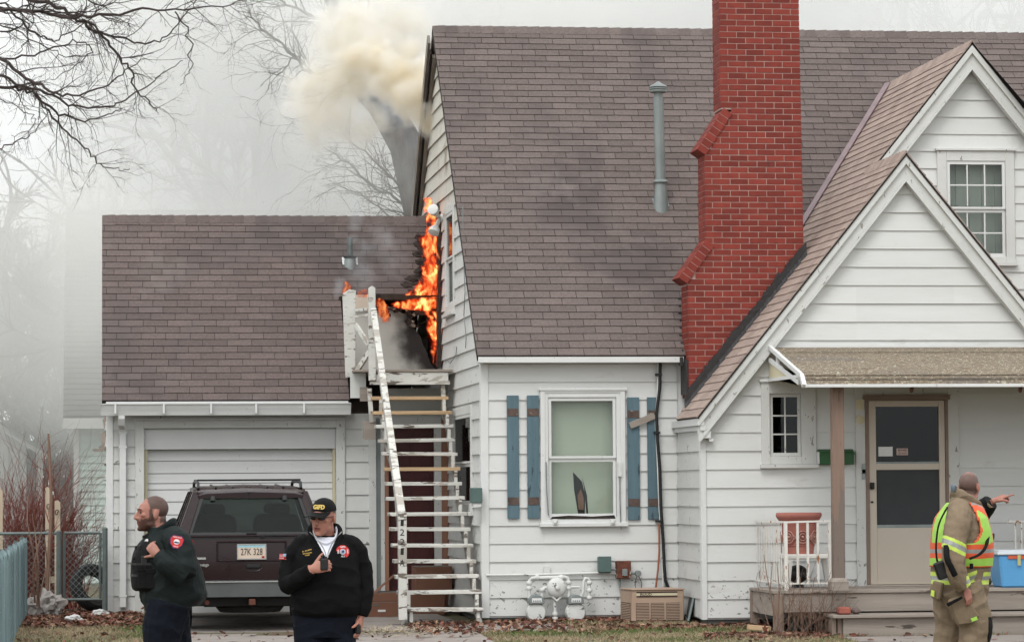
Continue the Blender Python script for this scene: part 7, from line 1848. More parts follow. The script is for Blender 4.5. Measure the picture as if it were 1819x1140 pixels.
def disc_on(B, org, d, r, mats, name, T, up=(0, 0, 1), shape=None, lift=.004):
    """flat cloth patch laid on the body where the ray meets it; rings of colours from outside to inside"""
    loc, nn, fi, ds = B.ray_cast(V(org), V(d).normalized())
    if loc is None: return None
    n = nn.normalized(); 
    if n.dot(V(d)) > 0: n = -n
    n = (n * .5 - V(d).normalized() * .5).normalized()
    u = V(up); u = (u - n * u.dot(n)).normalized(); rt = u.cross(n).normalized() * 1.0
    c = loc + n * lift; first = None
    for k, (rr, m_) in enumerate(mats):
        sh_ = shape or [(math.cos(2 * math.pi * i / 20), math.sin(2 * math.pi * i / 20)) for i in range(20)]
        mb = MB(); mb.prism([c + rt * a * rr * r + u * b * rr * r + n * (.0022 * k - .004) for a, b in sh_], n * .0055)
        o = mb.build(name if k == 0 else 'patch_field', m_, first or T, local=True); first = first or o
    return first, c + n * (.0022 * len(mats) + .0025), rt, u, n
def skewed(P0, R, C): return [C + R @ V(p) for p in P0]

# ---- 1: fire chief in black fleece and cap, facing us
D1 = 23.5; x1 = W(577, 900, D1).x; g1 = gz(0, D1)
p1 = thing('person', 'man in black fleece and cap holding a radio by the maroon car', 'person', (x1, D1, g1), rz=.0)
sc1 = 1 / F_PX * D1 * 1.0
def L1(px, py, y=0): w = W(px, py, D1 + y); return V((w.x - x1, y, w.z - g1))
H1 = L1(573.5, 915, -.04); topz = L1(577, 884).z
C1 = V((H1.x, -.06, topz - .142))
R1 = Matrix.Rotation(-.52, 3, 'Z') @ Matrix.Rotation(.12, 3, 'X') @ Matrix.Rotation(.06, 3, 'Y')
HS = 1.1; mb = MB(); head(mb, C1, R1, 0, HS)
nb_ = L1(577, 960).z
limb(mb, [C1 + V((.01, .03, -.04)), V((.005, .03, nb_ + .02)), V((0, .035, nb_ - .06))], [.068, .070, .080], 0)
shl, shr = L1(530, 973), L1(632, 973); hem = L1(577, 1093).z
zy = lambda py: L1(577, py).z
torso(mb, [(hem, .005, 0, .225, .165), (zy(1085), .005, -.005, .25, .19), (zy(1060), .005, -.012, .262, .205), (zy(1025), .005, -.012, .255, .195), (zy(990), .004, -.004, .245, .175), (zy(970), .002, .01, .215, .14), (zy(957), .0, .018, .155, .112), (zy(951), 0, .022, .11, .09)], 1, 32, .86)
limb(mb, [V((-.13, .02, zy(966))), shl + V((.005, 0, -.005)), L1(514, 1005, .01), L1(511, 1040, -.05)], [.085, .076, .072, .066], 1)
el = L1(511, 1039, -.05); wr1 = L1(552, 1011, -.27)
limb(mb, [el, L1(527, 1030, -.17), wr1], [.068, .062, .048], 1)
limb(mb, [V((.13, .02, zy(966))), shr + V((-.005, 0, -.005)), L1(644, 1010, .02), L1(648, 1045, .0), L1(645, 1075, -.02), L1(642, 1092, -.03)], [.085, .077, .072, .067, .060, .046], 1)
hand(mb, wr1 + V((.012, -.005, .004)), (.83, -.25, .22), (.2, .55, -.1), (0, -.1, 1), (.75, .8, .5), 0, thumb=.5, s=1.1)
hand(mb, L1(641, 1096, -.03), (-.10, -.12, -1), (-.8, .3, .1), (-.2, -1, -.1), (.35, .45, .35), 0, thumb=.3, s=1.08)
for sx in (-1, 1):
    limb(mb, [V((sx * .11, 0, hem + .06)), V((sx * .115, -.01, .62)), V((sx * .12, -.02 - .05 * sx, .46)), V((sx * .125, .02 - .06 * sx, .09))], [.132, .115, .092, .076], 2)
    mb.ell((sx * .13, -.06 - .06 * sx, .045), (.052, .15, .05), m=3, n=14, k=8)
torso(mb, [(hem - .16, 0, 0, .20, .14), (hem - .05, 0, 0, .225, .15), (hem + .05, 0, 0, .22, .15)], 2)
# stand-up collar
for sx in (-1, 1): limb(mb, [V((sx * .02, .105, nb_ + .085)), V((sx * .092, .055, nb_ + .095)), V((sx * .108, -.02, nb_ + .055)), V((sx * .085, -.10, nb_ - .03)), V((sx * .055, -.135, nb_ - .085))], [(.022, .040), (.020, .040), (.019, .036), (.017, .026), (.010, .014)], 1)
zV = L1(577, 987).z; zT = nb_ + .03
def zone1(c, n, k):
    if k == 1 and c.y < .03 and c.z > zV and abs(c.x - .0) < .010 + (c.z - zV) * .50 and c.z < nb_ + .03 and abs(c.x) < .075 and n.y < .5: return 4
    return k
b1, B1 = make_body(p1, mb, [m_skin, m_jblack, m_navy, m_boot, m_shirt, m_hair, m_lip], .0054, zone1, .011, 3, (1, 2), tone_fn(C1, R1, HS, (.40, .195, .145), (.09, .062, .05), None, (.27, .095, .08), lambda z: .0 if z > 0 else .05))
def hd(P, C, R): return [C + R @ V(p) for p in P]
def mbx(h, C, R): h.v = [tuple(C + R @ (V(v) * HS)) for v in h.v]; return h
# white inner collar band
mb = MB(); limb(mb, [V((-.084, .03, nb_ + .085)), V((-.086, -.03, nb_ + .055)), V((-.058, -.085, nb_ - .0)), V((0, -.115, nb_ - .03)), V((.058, -.085, nb_ - .0)), V((.086, -.03, nb_ + .055)), V((.084, .03, nb_ + .085))], [(.009, .024)] * 7, 0, 10); mb.build('shirt_collar', m_shirt, p1, smooth=True, local=True)
# zip edges
for sx in (-1, 1):
    P = []
    for i in range(9):
        t = i / 8; x = sx * (.004 + .115 * t ** 1.35) + .002; z = zV + .19 * t ** .75 - .01
        loc = B1.ray_cast(V((x, -1, z)), V((0, 1, 0)))[0]
        if loc: P.append(loc + V((0, -.004, 0)))
    if len(P) > 2: mb = MB(); mb.tube(P, .0042, 6); mb.build('zip', m_silver, p1, local=True)
# cap
h = MB(); R = []
for j in range(9):
    ph = math.radians(4 + j * 10.6); rr = math.cos(ph); R.append([V((.0835 * rr * math.cos(t), .013 + .1005 * rr * math.sin(t), .038 + .092 * math.sin(ph) ** .92)) for t in [2 * math.pi * i / 26 for i in range(26)]])
h.rings(R); cap = mbx(h, C1, R1).build('cap', m_vestb, p1, smooth=True, local=True, ang=60)
h = MB(); top = []; bot = []
for i in range(13):
    t = -1.15 + 2.3 * i / 12
    a = V((.080 * math.sin(t), .013 - .098 * math.cos(t), .044)); b = V((.074 * math.sin(t) * 1.02, -.080 - .098 * math.cos(t * .78), .030 - .017 * math.sin(t) ** 2)); top.append(a); bot.append(b)
h.rings([top, bot, [p + V((0, 0, -.006)) for p in bot], [p + V((0, .004, -.008)) for p in top]], close=False, cap=False)
h.f = [f for f in h.f]; mbx(h, C1, R1).build('brim', m_vestb, cap, smooth=True, local=True)
fw = R1 @ V((.12, -.95, .30)); cc = C1 + R1 @ V((.018, -.1045, .090)); rt_ = (R1 @ V((1, .14, 0))).normalized()
text('GIFD', cc, rt_, (R1 @ V((0, .38, 1))), .036, m_yel, cap, width=.090, local=True, bold=.05, depth=.003)
h = MB()
for sx in (-1, 1):
    h.ell((sx * .033, -.0915, .006), (.026, .010, .015), rot=Matrix.Rotation(sx * .25, 3, 'Z'), n=14, k=8)
    h.tube([(sx * .056, -.082, .010), (sx * .077, -.03, .012), (sx * .082, .02, .008)], .003, 6)
h.tube([(-.012, -.098, .010), (.012, -.098, .010)], .003, 6); mbx(h, C1, R1).build('sunglasses', m_lens, p1, smooth=True, local=True)
# radio in the hand
hc = wr1 + V((.095, -.05, .045)); mb = MB(); mb.box(hc.x - .028, hc.x + .03, hc.y - .018, hc.y + .025, hc.z - .05, hc.z + .035); rad = mb.build('hand_radio', m_trimb, p1, local=True, bevel=.008)
mb = MB(); mb.tube([hc + V((-.015, 0, .036)), hc + V((-.016, 0, .06))], .008, 8); mb.tube([hc + V((.012, 0, .036)), hc + V((.013, 0, .05))], .01, 8); mb.build('radio_knob', m_trimb, rad, local=True)
hc = L1(636, 1113, -.075); mb = MB(); mb.box(hc.x - .02, hc.x + .02, hc.y - .02, hc.y + .03, hc.z - .05, hc.z + .02); mb.build('telephone', m_trimb, p1, local=True, bevel=.008)
# patches
q = L1(606, 979); r = disc_on(B1, (q.x, -1, q.z), (0, 1, 0), .051, [(1, m_pred), (.42, m_pwhite), (.36, m_psky)], 'emblem', p1)
if r:
    e, c, rt, u, n = r
    for s_, a, b, w, hh in (('GIFD', 0, .035, .042, .013), ('G.I.', 0, -.036, .03, .012)): text(s_, c + rt * a + u * b, rt, u, hh, m_pwhite, e, width=w, local=True, bold=.03, depth=.001)
    for s_, a in (('FIRE', -.036), ('RES', .036)): text(s_, c + rt * a, -u if a > 0 else u, rt if a > 0 else -rt, .011, m_pwhite, e, width=.03, local=True, bold=.03, depth=.001)
    mb = MB(); mb.prism([c + rt * a * .012 + u * b * .012 for a, b in ((-1, -.3), (.2, -.8), (1, .2), (.1, .9))], n * .001); mb.build('emblem_bird', m_pnavy, e, local=True)
for s_, py, w, hh in (('R. KUEHL', 977, .074, .011), ('BATTALION', 981.5, .070, .009), ('CHIEF', 984.7, .038, .009)):
    q = L1(544, py); lc, nn, _, _ = B1.ray_cast(V((q.x, -1, q.z)), V((0, 1, 0)))
    if lc: 
        rt = V((1, 0, 0)); rt = (rt - nn * rt.dot(nn)).normalized(); text(s_, lc, rt, nn.cross(rt), hh, m_gold, b1, width=w, local=True, depth=.004, bold=.02)
q = L1(504.5, 988); r = disc_on(B1, (q.x - .3, -.9, q.z), (.30, .9, 0), .05, [(1, m_pwhite)], 'flag_patch', p1, shape=[(-.62, -.42), (.62, -.42), (.62, .42), (-.62, .42)])
if r:
    e, c, rt, u, n = r
    for k in range(4):
        mb = MB(); y0 = -.021 + k * .0120; mb.prism([c + rt * a + u * b for a, b in ((-.031, y0), (.031, y0), (.031, y0 + .006), (-.031, y0 + .006))], n * .001); mb.build('flag_stripe', m_pred, e, local=True)
    mb = MB(); mb.prism([c + rt * a + u * b for a, b in ((.004, .0), (.031, .0), (.031, .021), (.004, .021))], n * .0018); mb.build('flag_canton', m_psky, e, local=True)

# ---- 2: police officer in dark green jacket, walking left
D2 = 23.7; x2 = W(293, 900, D2).x; g2 = gz(0, D2)
p2 = thing('person', 'bearded police officer in dark green jacket and black vest walking left', 'person', (x2, D2, g2), rz=-math.pi / 2)
def L2(px, py, lat=0):        # lat: towards the camera = his left = +x local ; forward = -y local
    w = W(px, py, D2 - lat); return V((lat, (w.x - x2), w.z - g2))
C2 = L2(270.5, 911); C2.x = 0; tz = L2(270, 880.5).z; C2.z = tz - .130
R2m = Matrix.Rotation(.12, 3, 'Z') @ Matrix.Rotation(-.02, 3, 'X')
mb = MB(); head(mb, C2, R2m, 0, 1.12)
limb(mb, [C2 + V((0, .03, -.03)), L2(280, 942), L2(288, 960)], [.072, .073, .085], 0)
z2 = lambda py: L2(290, py).z; y2 = lambda px: L2(px, 1000).y
torso(mb, [(z2(1076), 0, (y2(256) + y2(352)) / 2, .235, .205), (z2(1060), 0, (y2(250) + y2(366)) / 2, .25, .245), (z2(1040), 0, (y2(248) + y2(365)) / 2, .255, .245), (z2(1010), 0, (y2(250) + y2(356)) / 2, .25, .225), (z2(980), 0, (y2(252) + y2(344)) / 2, .245, .195), (z2(958), 0, (y2(258) + y2(330)) / 2, .215, .15), (z2(945), 0, (y2(264) + y2(318)) / 2, .14, .115), (z2(936), 0, (y2(266) + y2(306)) / 2, .10, .095)], 1, 32, .85)
# collar
limb(mb, [V((0, y2(312), z2(927))), V((.075, y2(302), z2(929))), V((.098, y2(284), z2(940))), V((.08, y2(262), z2(957)))], [(.020, .030)] * 3 + [(.012, .02)], 1); limb(mb, [V((0, y2(312), z2(927))), V((-.075, y2(302), z2(929))), V((-.09, y2(284), z2(942))), V((-.06, y2(262), z2(955)))], [(.020, .030)] * 4, 1)
limb(mb, [V((0, y2(302), z2(938))), V((.07, y2(290), z2(944))), V((.05, y2(265), z2(953))), V((0, y2(258), z2(955))), V((-.05, y2(265), z2(953))), V((-.07, y2(290), z2(944))), V((0, y2(302), z2(938)))], [(.018, .028)] * 7, 5)
# left arm (near): shoulder, elbow, hand gripping the vest
limb(mb, [V((.16, y2(306), z2(957))), L2(317, 966, .235), L2(326, 1000, .30), L2(327, 1022, .325)], [.105, .105, .098, .088], 1)
limb(mb, [L2(328, 1022, .325), L2(305, 1006, .345), L2(283, 987, .29)], [.088, .080, .062], 1)
hand(mb, L2(281, 985, .285), (-.45, -.55, .62), (-.8, .35, -.1), (-.2, -.5, -.8), (.6, .7, .4), 0, thumb=.2)
limb(mb, [V((-.16, y2(300), z2(957))), V((-.25, y2(305), z2(970))), V((-.30, y2(300), z2(1020))), V((-.29, y2(280), z2(1065)))], [.10, .10, .088, .07], 1)
hand(mb, V((-.29, y2(278), z2(1070))), (0, -.3, -1), (1, 0, 0), (0, -1, -.2), (.35, .4, .3), 0)
for sx in (-1, 1):
    limb(mb, [V((sx * .115, y2(300), z2(1070))), V((sx * .12, y2(296 - sx * 6), z2(1110))), V((sx * .125, y2(300 - sx * 22), .50)), V((sx * .13, y2(305 - sx * 40), .10))], [.165, .150, .098, .078], 2)
    mb.ell((sx * .13, y2(296 - sx * 40), .05), (.055, .155, .052), m=3, n=14, k=8)
zone2 = None
b2, B2 = make_body(p2, mb, [m_skin2, m_jgreen, m_navy, m_boot, m_hair, m_vestb, m_beard, m_lip], .0054, zone2, .013, 8, (1, 2), tone_fn(C2, R2m, 1.12, (.36, .175, .135), (.060, .042, .035), (.065, .029, .021), (.25, .09, .075), lambda z: (-.03 - (z - .05) * .25) if z > .02 else .045 - (z + .02) * 1.7 if z > -.02 else .045, .9))
h = MB()
for sx in (-1, 1): h.ell((sx * .031, -.0785, .003), (.0135, .010, .0065), n=10, k=6)
h.v = [tuple(C2 + R2m @ (V(v) * 1.12)) for v in h.v]; h.build('eyes', m_iris, p2, smooth=True, local=True)
h = MB()
for sx in (-1, 1): h.tube([(sx * .012, -.0955, .022), (sx * .032, -.0935, .028), (sx * .05, -.078, .022)], .0055, 6)
h.v = [tuple(C2 + R2m @ (V(v) * 1.12)) for v in h.v]; h.build('eyebrows', m_beard, p2, smooth=True, local=True)
# vest with pouches and radio
mb = MB(); vf = y2(246); 
torso(mb, [(z2(1048), .0, y2(272), .19, .135), (z2(1040), .0, y2(268), .20, .145), (z2(1005), 0, y2(268), .205, .15), (z2(975), 0, y2(272), .19, .14), (z2(955), 0, y2(278), .14, .10)], 0, 26, .8); ves = mb.build('tactical_vest', m_vestb, p2, smooth=True, local=True, ang=50)
def pbox(px0, px1, py0, py1, lat0, lat1, nm, m_=m_vestb, bv=.008, par=None):
    mb = MB(); mb.box(lat0, lat1, y2(px0), y2(px1), z2(py1), z2(py0)); return mb.build(nm, m_, par or ves, local=True, bevel=bv)
for k, (a, b, c, d, e, f) in enumerate(((237, 252, 1008, 1043, .03, .11), (238, 254, 1010, 1041, -.07, .01), (244, 262, 1006, 1044, .13, .21), (258, 276, 1010, 1044, .175, .225))):
    o = pbox(a, b, c, d, e, f, 'pouch'); pbox(a - 1, b, c - 2, c + 7, e - .004, f + .004, 'pouch_flap', par=o, bv=.004)
o = pbox(235, 248, 988, 1010, .06, .13, 'radio'); mb = MB(); mb.tube([V((.08, y2(240), z2(988))), V((.08, y2(241), z2(968)))], .008, 8); mb.build('aerial', m_trimb, o, local=True)
pbox(243, 251, 966, 985, .09, .14, 'body_camera', m_trimb); pbox(250, 262, 985, 1003, .14, .20, 'microphone', m_trimb)
mb = MB(); mb.tube([V((.10, y2(243), z2(985))), V((.13, y2(238), z2(995))), V((.12, y2(237), z2(1012))), V((.10, y2(240), z2(1022)))], .006, 6); mb.build('cable', m_trimb, ves, local=True)
for py in (1000, 1020): mb = MB(); torso(mb, [(z2(py + 2), .0, y2(268), .208, .153), (z2(py - 2), .0, y2(268), .208, .153)], 0, 26, .8); mb.build('vest_strap', m_trimb, ves, local=True)
# badge and shoulder patch
q = L2(271, 963, 0); r = disc_on(B2, V((.8, q.y - .25, q.z)), (-.8, .25, 0), .026, [(1, m_pwhite), (.42, m_ink)], 'badge', p2, shape=[(.62 * math.cos(t), 1.05 * math.sin(t)) for t in [2 * math.pi * i / 18 for i in range(18)]], up=(0, .45, 1), lift=.02)
q = L2(313.5, 962, .3); sh8 = [(-1, .45), (-.62, .92), (.62, .92), (1, .45), (.86, -.35), (.35, -.95), (-.35, -.95), (-.86, -.35)]
r = disc_on(B2, V((1, q.y, q.z)), (-1, 0, 0), .054, [(1.0, m_pnavy), (.88, m_pred)], 'shoulder_patch', p2, shape=sh8, up=(0, .18, 1))
if r:
    e, c, rt, u, n = r
    mb = MB(); mb.prism([c + rt * .022 * math.cos(t) + u * .020 * math.sin(t) for t in [2 * math.pi * i / 18 for i in range(18)]], n * .001); o = mb.build('patch_scene', m_pwhite, e, local=True)
    mb = MB(); mb.prism([c + n * .001 + rt * a * .02 + u * b * .02 for a, b in ((-.95, -.1), (-.3, .12), (.3, -.05), (.95, .0), (.8, -.45), (0, -.6), (-.8, -.5))], n * .001); mb.build('patch_river', m_pnavy, o, local=True)
    text('GRAND ISLAND', c + u * .034, rt, u, .009, m_pwhite, e, width=.066, local=True, depth=.001, bold=.02); text('POLICE', c - u * .035, rt, u, .009, m_pwhite, e, width=.032, local=True, depth=.001, bold=.02)
mb = MB(); torso(mb, [(z2(1083), 0, y2(298), .175, .172), (z2(1074), 0, y2(298), .178, .176)], 0, 28, .9); mb.build('belt', m_vestb, p2, local=True)

# ---- 3: firefighter in tan turnout gear and hi-vis vest, pointing right
D3 = 26.2; x3 = W(1708, 900, D3).x; g3 = gz(0, D3); A3 = math.radians(104)
p3 = thing('person', 'firefighter in tan turnout gear and orange lime reflective vest pointing right', 'person', (x3, D3, g3), rz=A3)
Rw = Matrix.Rotation(-A3, 3, 'Z')
def L3(px, py, dep=0):       # dep: away from the camera
    w = W(px, py, D3 + dep); return Rw @ V((w.x - x3, dep, w.z - g3))
z3 = lambda py: L3(1708, py).z
C3 = L3(1722, 866); C3.z = z3(838.5) - .128
R3m = Matrix.Rotation(math.radians(40), 3, 'Z') @ Matrix.Rotation(.10, 3, 'X')
mb = MB(); head(mb, C3, R3m, 0, 1.09)
limb(mb, [C3 + V((0, .03, -.03)), L3(1717, 895), L3(1712, 912)], [.070, .075, .085], 0)
def T3(py, pl, pr, rx): 
    c = L3((pl + pr) / 2, py); hw_ = (pr - pl) / 2 / F_PX * D3; return (c.z, c.x, c.y, rx, hw_)
torso(mb, [T3(1062, 1660, 1752, .22), T3(1050, 1656, 1754, .25), T3(1030, 1657, 1753, .265), T3(1000, 1658, 1757, .27), T3(970, 1660, 1757, .27), T3(940, 1664, 1750, .265), T3(915, 1672, 1742, .235), T3(897, 1684, 1736, .15), T3(884, 1690, 1736, .105)], 1, 34, .88)
# high collar
for sx in (-1, 1):
    limb(mb, [L3(1697, 875) + V((0, 0, .0)), L3(1701, 880) + V((sx * .085, 0, 0)), L3(1722, 895) + V((sx * .105, 0, 0)), L3(1738, 906) + V((sx * .05, 0, 0))], [(.026, .05), (.026, .05), (.024, .045), (.02, .035)], 1)
# right arm (near the camera) hanging
limb(mb, [L3(1704, 905, -.14), L3(1703, 922, -.26), L3(1696, 960, -.34), L3(1694, 990, -.37), L3(1700, 1020, -.37), L3(1713, 1041, -.35)], [.105, .108, .104, .098, .088, .074], 1)
hand(mb, L3(1715, 1046, -.35), Rw @ V((.35, -.05, -1)), Rw @ V((-.5, .9, 0)), Rw @ V((1, -.2, .1)), (.45, .5, .35), 0, thumb=.3)
# left arm raised, pointing
wl = L3(1760, 891, .22)
limb(mb, [L3(1712, 905, .16), L3(1722, 916, .26), L3(1737, 914, .32), L3(1748, 903, .27), wl], [.12, .115, .10, .088, .070], 1)
hand(mb, wl + (Rw @ V((.03, -.02, .012))), Rw @ V((.86, -.15, .38)), Rw @ V((.25, .2, -1)), Rw @ V((.45, -.8, -.5)), (1.1, 1.2, .7), 0, spread=.05, thumb=.1, point=True, s=1.05)
# legs: the near leg steps forward
for (hx, kx, fx, dp, kz) in ((1706, 1734, 1716, -.15, 1112), (1696, 1690, 1672, .13, 1118)):
    limb(mb, [L3(hx, 1040, dp), L3((hx + kx) / 2, 1075, dp), L3(kx, kz, dp), V((L3((kx + fx) / 2, 1160, dp).x, L3((kx + fx) / 2, 1160, dp).y, .34)), V((L3(fx, 1200, dp).x, L3(fx, 1200, dp).y, .10))], [.185, .168, .142, .125, .118], 2)
    f = L3(fx + 8, 1200, dp); mb.ell((f.x, f.y, .055), (.065, .16, .06), m=3, n=14, k=8)
BAND = [(z3(968), z3(973.5), 5), (z3(973.5), z3(982), 6), (z3(982), z3(988), 5)]
ax_el = L3(1694, 990, -.37)
def zone3(c, n, k):
    if k in (1, 2):
        w = Rw.transposed() @ c       # x along picture, y depth
        px = 1708 + w.x * F_PX / D3
        near = w.y < -.235
        t = c.z
        if near and k == 1:
            tz_ = t + (px - 1697) * 0.0022
            for a, b, m_ in ((z3(974), z3(968), 5), (z3(983), z3(974), 6), (z3(990), z3(983), 5)):
                if a < tz_ <= b: return m_
            if px > 1690 and w.y < -.26:
                tz_ = t - (px - 1706) * .0016
                for a, b, m_ in ((z3(1022), z3(1015), 5), (z3(1029), z3(1022), 6), (z3(1036), z3(1029), 5)):
                    if a < tz_ <= b: return m_
        elif k == 1 and w.y < .24:
            for a, b, m_ in ((z3(1022), z3(1015), 5), (z3(1029), z3(1022), 6), (z3(1036), z3(1029), 5)):
                if a < t <= b: return m_
        if k == 1 and w.y > .17 and px > 1742:
            if px > 1754: return 7
            if 1746 < px < 1751 and c.z < z3(902): return 5
        if k == 2 and px > 1738 and z3(1138) < t < z3(1094) and n.y < .3 and w.y < 0: return 7
    return k
b3, B3 = make_body(p3, mb, [m_skin2, m_tanc, m_tanc, m_boot, m_hair2, m_limey, m_silver, m_vestb], .0058, zone3, .013, 15, (1, 2, 5, 6), tone_fn(C3, R3m, 1.09, (.36, .165, .125), (.125, .085, .072), None, (.25, .09, .08), lambda z: .0 - max(0, z - .03) * .5, .95, lambda q: .4 + .6 * (1 - sm(.08, .115, q.z + mnoise.noise(q * 25) * .02))))
# collar lining peeping out
mb = MB(); limb(mb, [L3(1692, 868) + V((-.05, 0, 0)), L3(1691, 866), L3(1700, 872) + V((.06, 0, 0)), L3(1704, 876) + V((.07, 0, 0))], [(.012, .03)] * 4); mb.build('collar_lining', m_grayc, p3, smooth=True, local=True)
# hi-vis vest: shell following the jacket with arm openings
vm = MB(); rows = []
zz_ = [1006 - 2.26 * i for i in range(51)]
NV = 128
tab = [T3(1006, 1655, 1759, .284), T3(985, 1656, 1761, .290), T3(960, 1657, 1760, .291), T3(940, 1660, 1756, .288), T3(920, 1666, 1749, .270), T3(905, 1675, 1744, .215), T3(893, 1683, 1740, .14)]
def lerp_tab(z):
    for a, b in zip(tab, tab[1:]):
        if a[0] <= z <= b[0]: f = (z - a[0]) / (b[0] - a[0]); return [a[i] * (1 - f) + b[i] * f for i in range(5)]
    return tab[0] if z < tab[0][0] else tab[-1]
grid = []
for py in zz_:
    z = z3(py); _, cx, cyv, rx, ry = lerp_tab(z); row = []
    for i in range(NV):
        t = 2 * math.pi * i / NV; c_, s_ = math.cos(t), math.sin(t)
        p = V((cx + rx * math.copysign(abs(c_) ** .88, c_), cyv + ry * math.copysign(abs(s_) ** .88, s_), z))
        row.append(p + V((0, 0, .006 * mnoise.noise(p * 9))))
    grid.append(row)
vs = [p for r in grid for p in r]; fs = []; ms = []
lime_, or_, si_ = 0, 1, 2
for j in range(len(zz_) - 1):
    for i in range(NV):
        q = [j * NV + i, j * NV + (i + 1) % NV, (j + 1) * NV + (i + 1) % NV, (j + 1) * NV + i]
        c = sum((vs[k] for k in q), V((0, 0, 0))) / 4; _, cx, cyv, rx, ry = lerp_tab(c.z)
        lx = abs(c.x - cx); ly = c.y - cyv; pyv = 0.5 * (zz_[j] + zz_[j + 1])
        # arm opening
        if lx > rx * .62 and pyv < 964:
            ae = abs(ly - (.085 if c.x < cx else .0)) / ry; hw_ = .46 * min(1, (964 - pyv) / 26 + .25)
            if ae < hw_: continue
            if ae < hw_ + .09: ms.append(or_); fs.append(q); continue
        if pyv > 1003: m_ = or_
        elif pyv > 990: m_ = lime_
        elif pyv > 982: m_ = or_
        elif pyv > 975: m_ = si_
        elif pyv > 966: m_ = or_
        elif pyv > 962 and lx < rx * .9: m_ = si_ if 1 < 0 else or_
        else:
            b = lx / .29
            m_ = lime_ if b < .36 else or_ if b < .50 else si_ if b < .58 else or_ if b < .76 else lime_
        fs.append(q); ms.append(m_)
vm.v = [tuple(v) for v in vs]; vm.f = fs; vm.m = ms
vo = vm.build('reflective_vest', [m_lime, m_orange, m_silver], p3, smooth=True, local=True, ang=180)
so_ = vo.modifiers.new('thickness', 'SOLIDIFY'); so_.thickness = .008; so_.offset = 0
def strap(P, w, m_, nm, par=p3, n=8):
    mb = MB(); limb(mb, P, [(w * .5, w * .22)] * len(P), 0, n); return mb.build(nm, m_, par, smooth=True, local=True)
strap([L3(1683, 900, -.22), L3(1668, 930, -.23), L3(1663, 965, -.27), L3(1664, 992, -.29), L3(1668, 1000, -.31)], .03, m_vestb, 'radio_strap')
strap([L3(1757, 935, -.12), L3(1752, 968, -.31), L3(1740, 984, -.36), L3(1722, 992, -.37)], .03, m_vestb, 'radio_strap')
c = L3(1672, 1012, -.37); mb = MB(); dx = Rw @ V((1, 0, 0)); 
M_ = MB(); M_.box(-.05, .045, -.025, .03, -.075, .075); M_.v = [tuple(c + Rw @ (Matrix.Rotation(-.35, 3, 'Y') @ V(v))) for v in M_.v]; ra = M_.build('belt_radio', m_trimb, p3, local=True, bevel=.012)
M_ = MB(); M_.tube([(0.02, 0, .07), (.02, 0, .12)], .012, 8); M_.v = [tuple(c + Rw @ V(v)) for v in M_.v]; M_.build('radio_knob', m_trimb, ra, local=True)
strap([L3(1681, 968, -.42), L3(1682, 990, -.465), L3(1690, 1008, -.475), L3(1697, 1022, -.47)], .05, m_vestb, 'sleeve_panel')
# badge, torch on the chest
for px, py, dep, r_, m_, nm in ((1752, 937, -.12, (.035, .02, .05), m_pwhite, 'name_tag'), (1748, 932, -.10, (.025, .025, .03), m_trimb, 'torch'), (1761, 958, -.05, (.022, .022, .06), m_trimb, 'torch')):
    M_ = MB(); M_.ell(L3(px, py, dep), r_, rot=Matrix.Rotation(.4, 3, 'X'), n=12, k=8); M_.build(nm, m_, p3, smooth=True, local=True)
# cargo pocket with flap strap and tag, jacket tail
def slabq(pts, th, nm, m_, par=p3, bv=.01):
    n = (pts[1] - pts[0]).cross(pts[2] - pts[0]).normalized(); 
    if (Rw.transposed() @ n).y > 0: n = -n
    mb = MB(); mb.prism([p - n * th * .8 for p in pts], n * th * 1.0); return mb.build(nm, m_, par, local=True, bevel=bv)
cp = slabq([L3(1684, 1066, -.335), L3(1716, 1056, -.345), L3(1741, 1093, -.30), L3(1728, 1107, -.29), L3(1702, 1111, -.30)], .05, 'cargo_pocket', m_tanc, bv=.015)
slabq([L3(1681, 1071, -.375), L3(1709, 1058, -.385), L3(1711, 1062, -.385), L3(1684, 1077, -.375)], .012, 'pocket_strap', m_vestb, bv=.003)
slabq([L3(1724, 1098, -.345), L3(1735, 1094, -.345), L3(1737, 1100, -.345), L3(1727, 1104, -.345)], .01, 'reflective_tag', m_lime, bv=.002)
slabq([L3(1657, 1030, -.16), L3(1676, 1036, -.24), L3(1668, 1066, -.20), L3(1653, 1061, -.12)], .04, 'jacket_tail', m_tanc, bv=.012)
slabq([L3(1654, 1047, -.175), L3(1660, 1049, -.20), L3(1659, 1060, -.20), L3(1653, 1057, -.17)], .008, 'reflective_tag', m_limey, bv=.002)
slabq([L3(1723, 1000, -.36), L3(1729, 1000, -.36), L3(1729, 1010, -.36), L3(1723, 1010, -.36)], .02, 'pocket_flap', m_vestb, bv=.004)
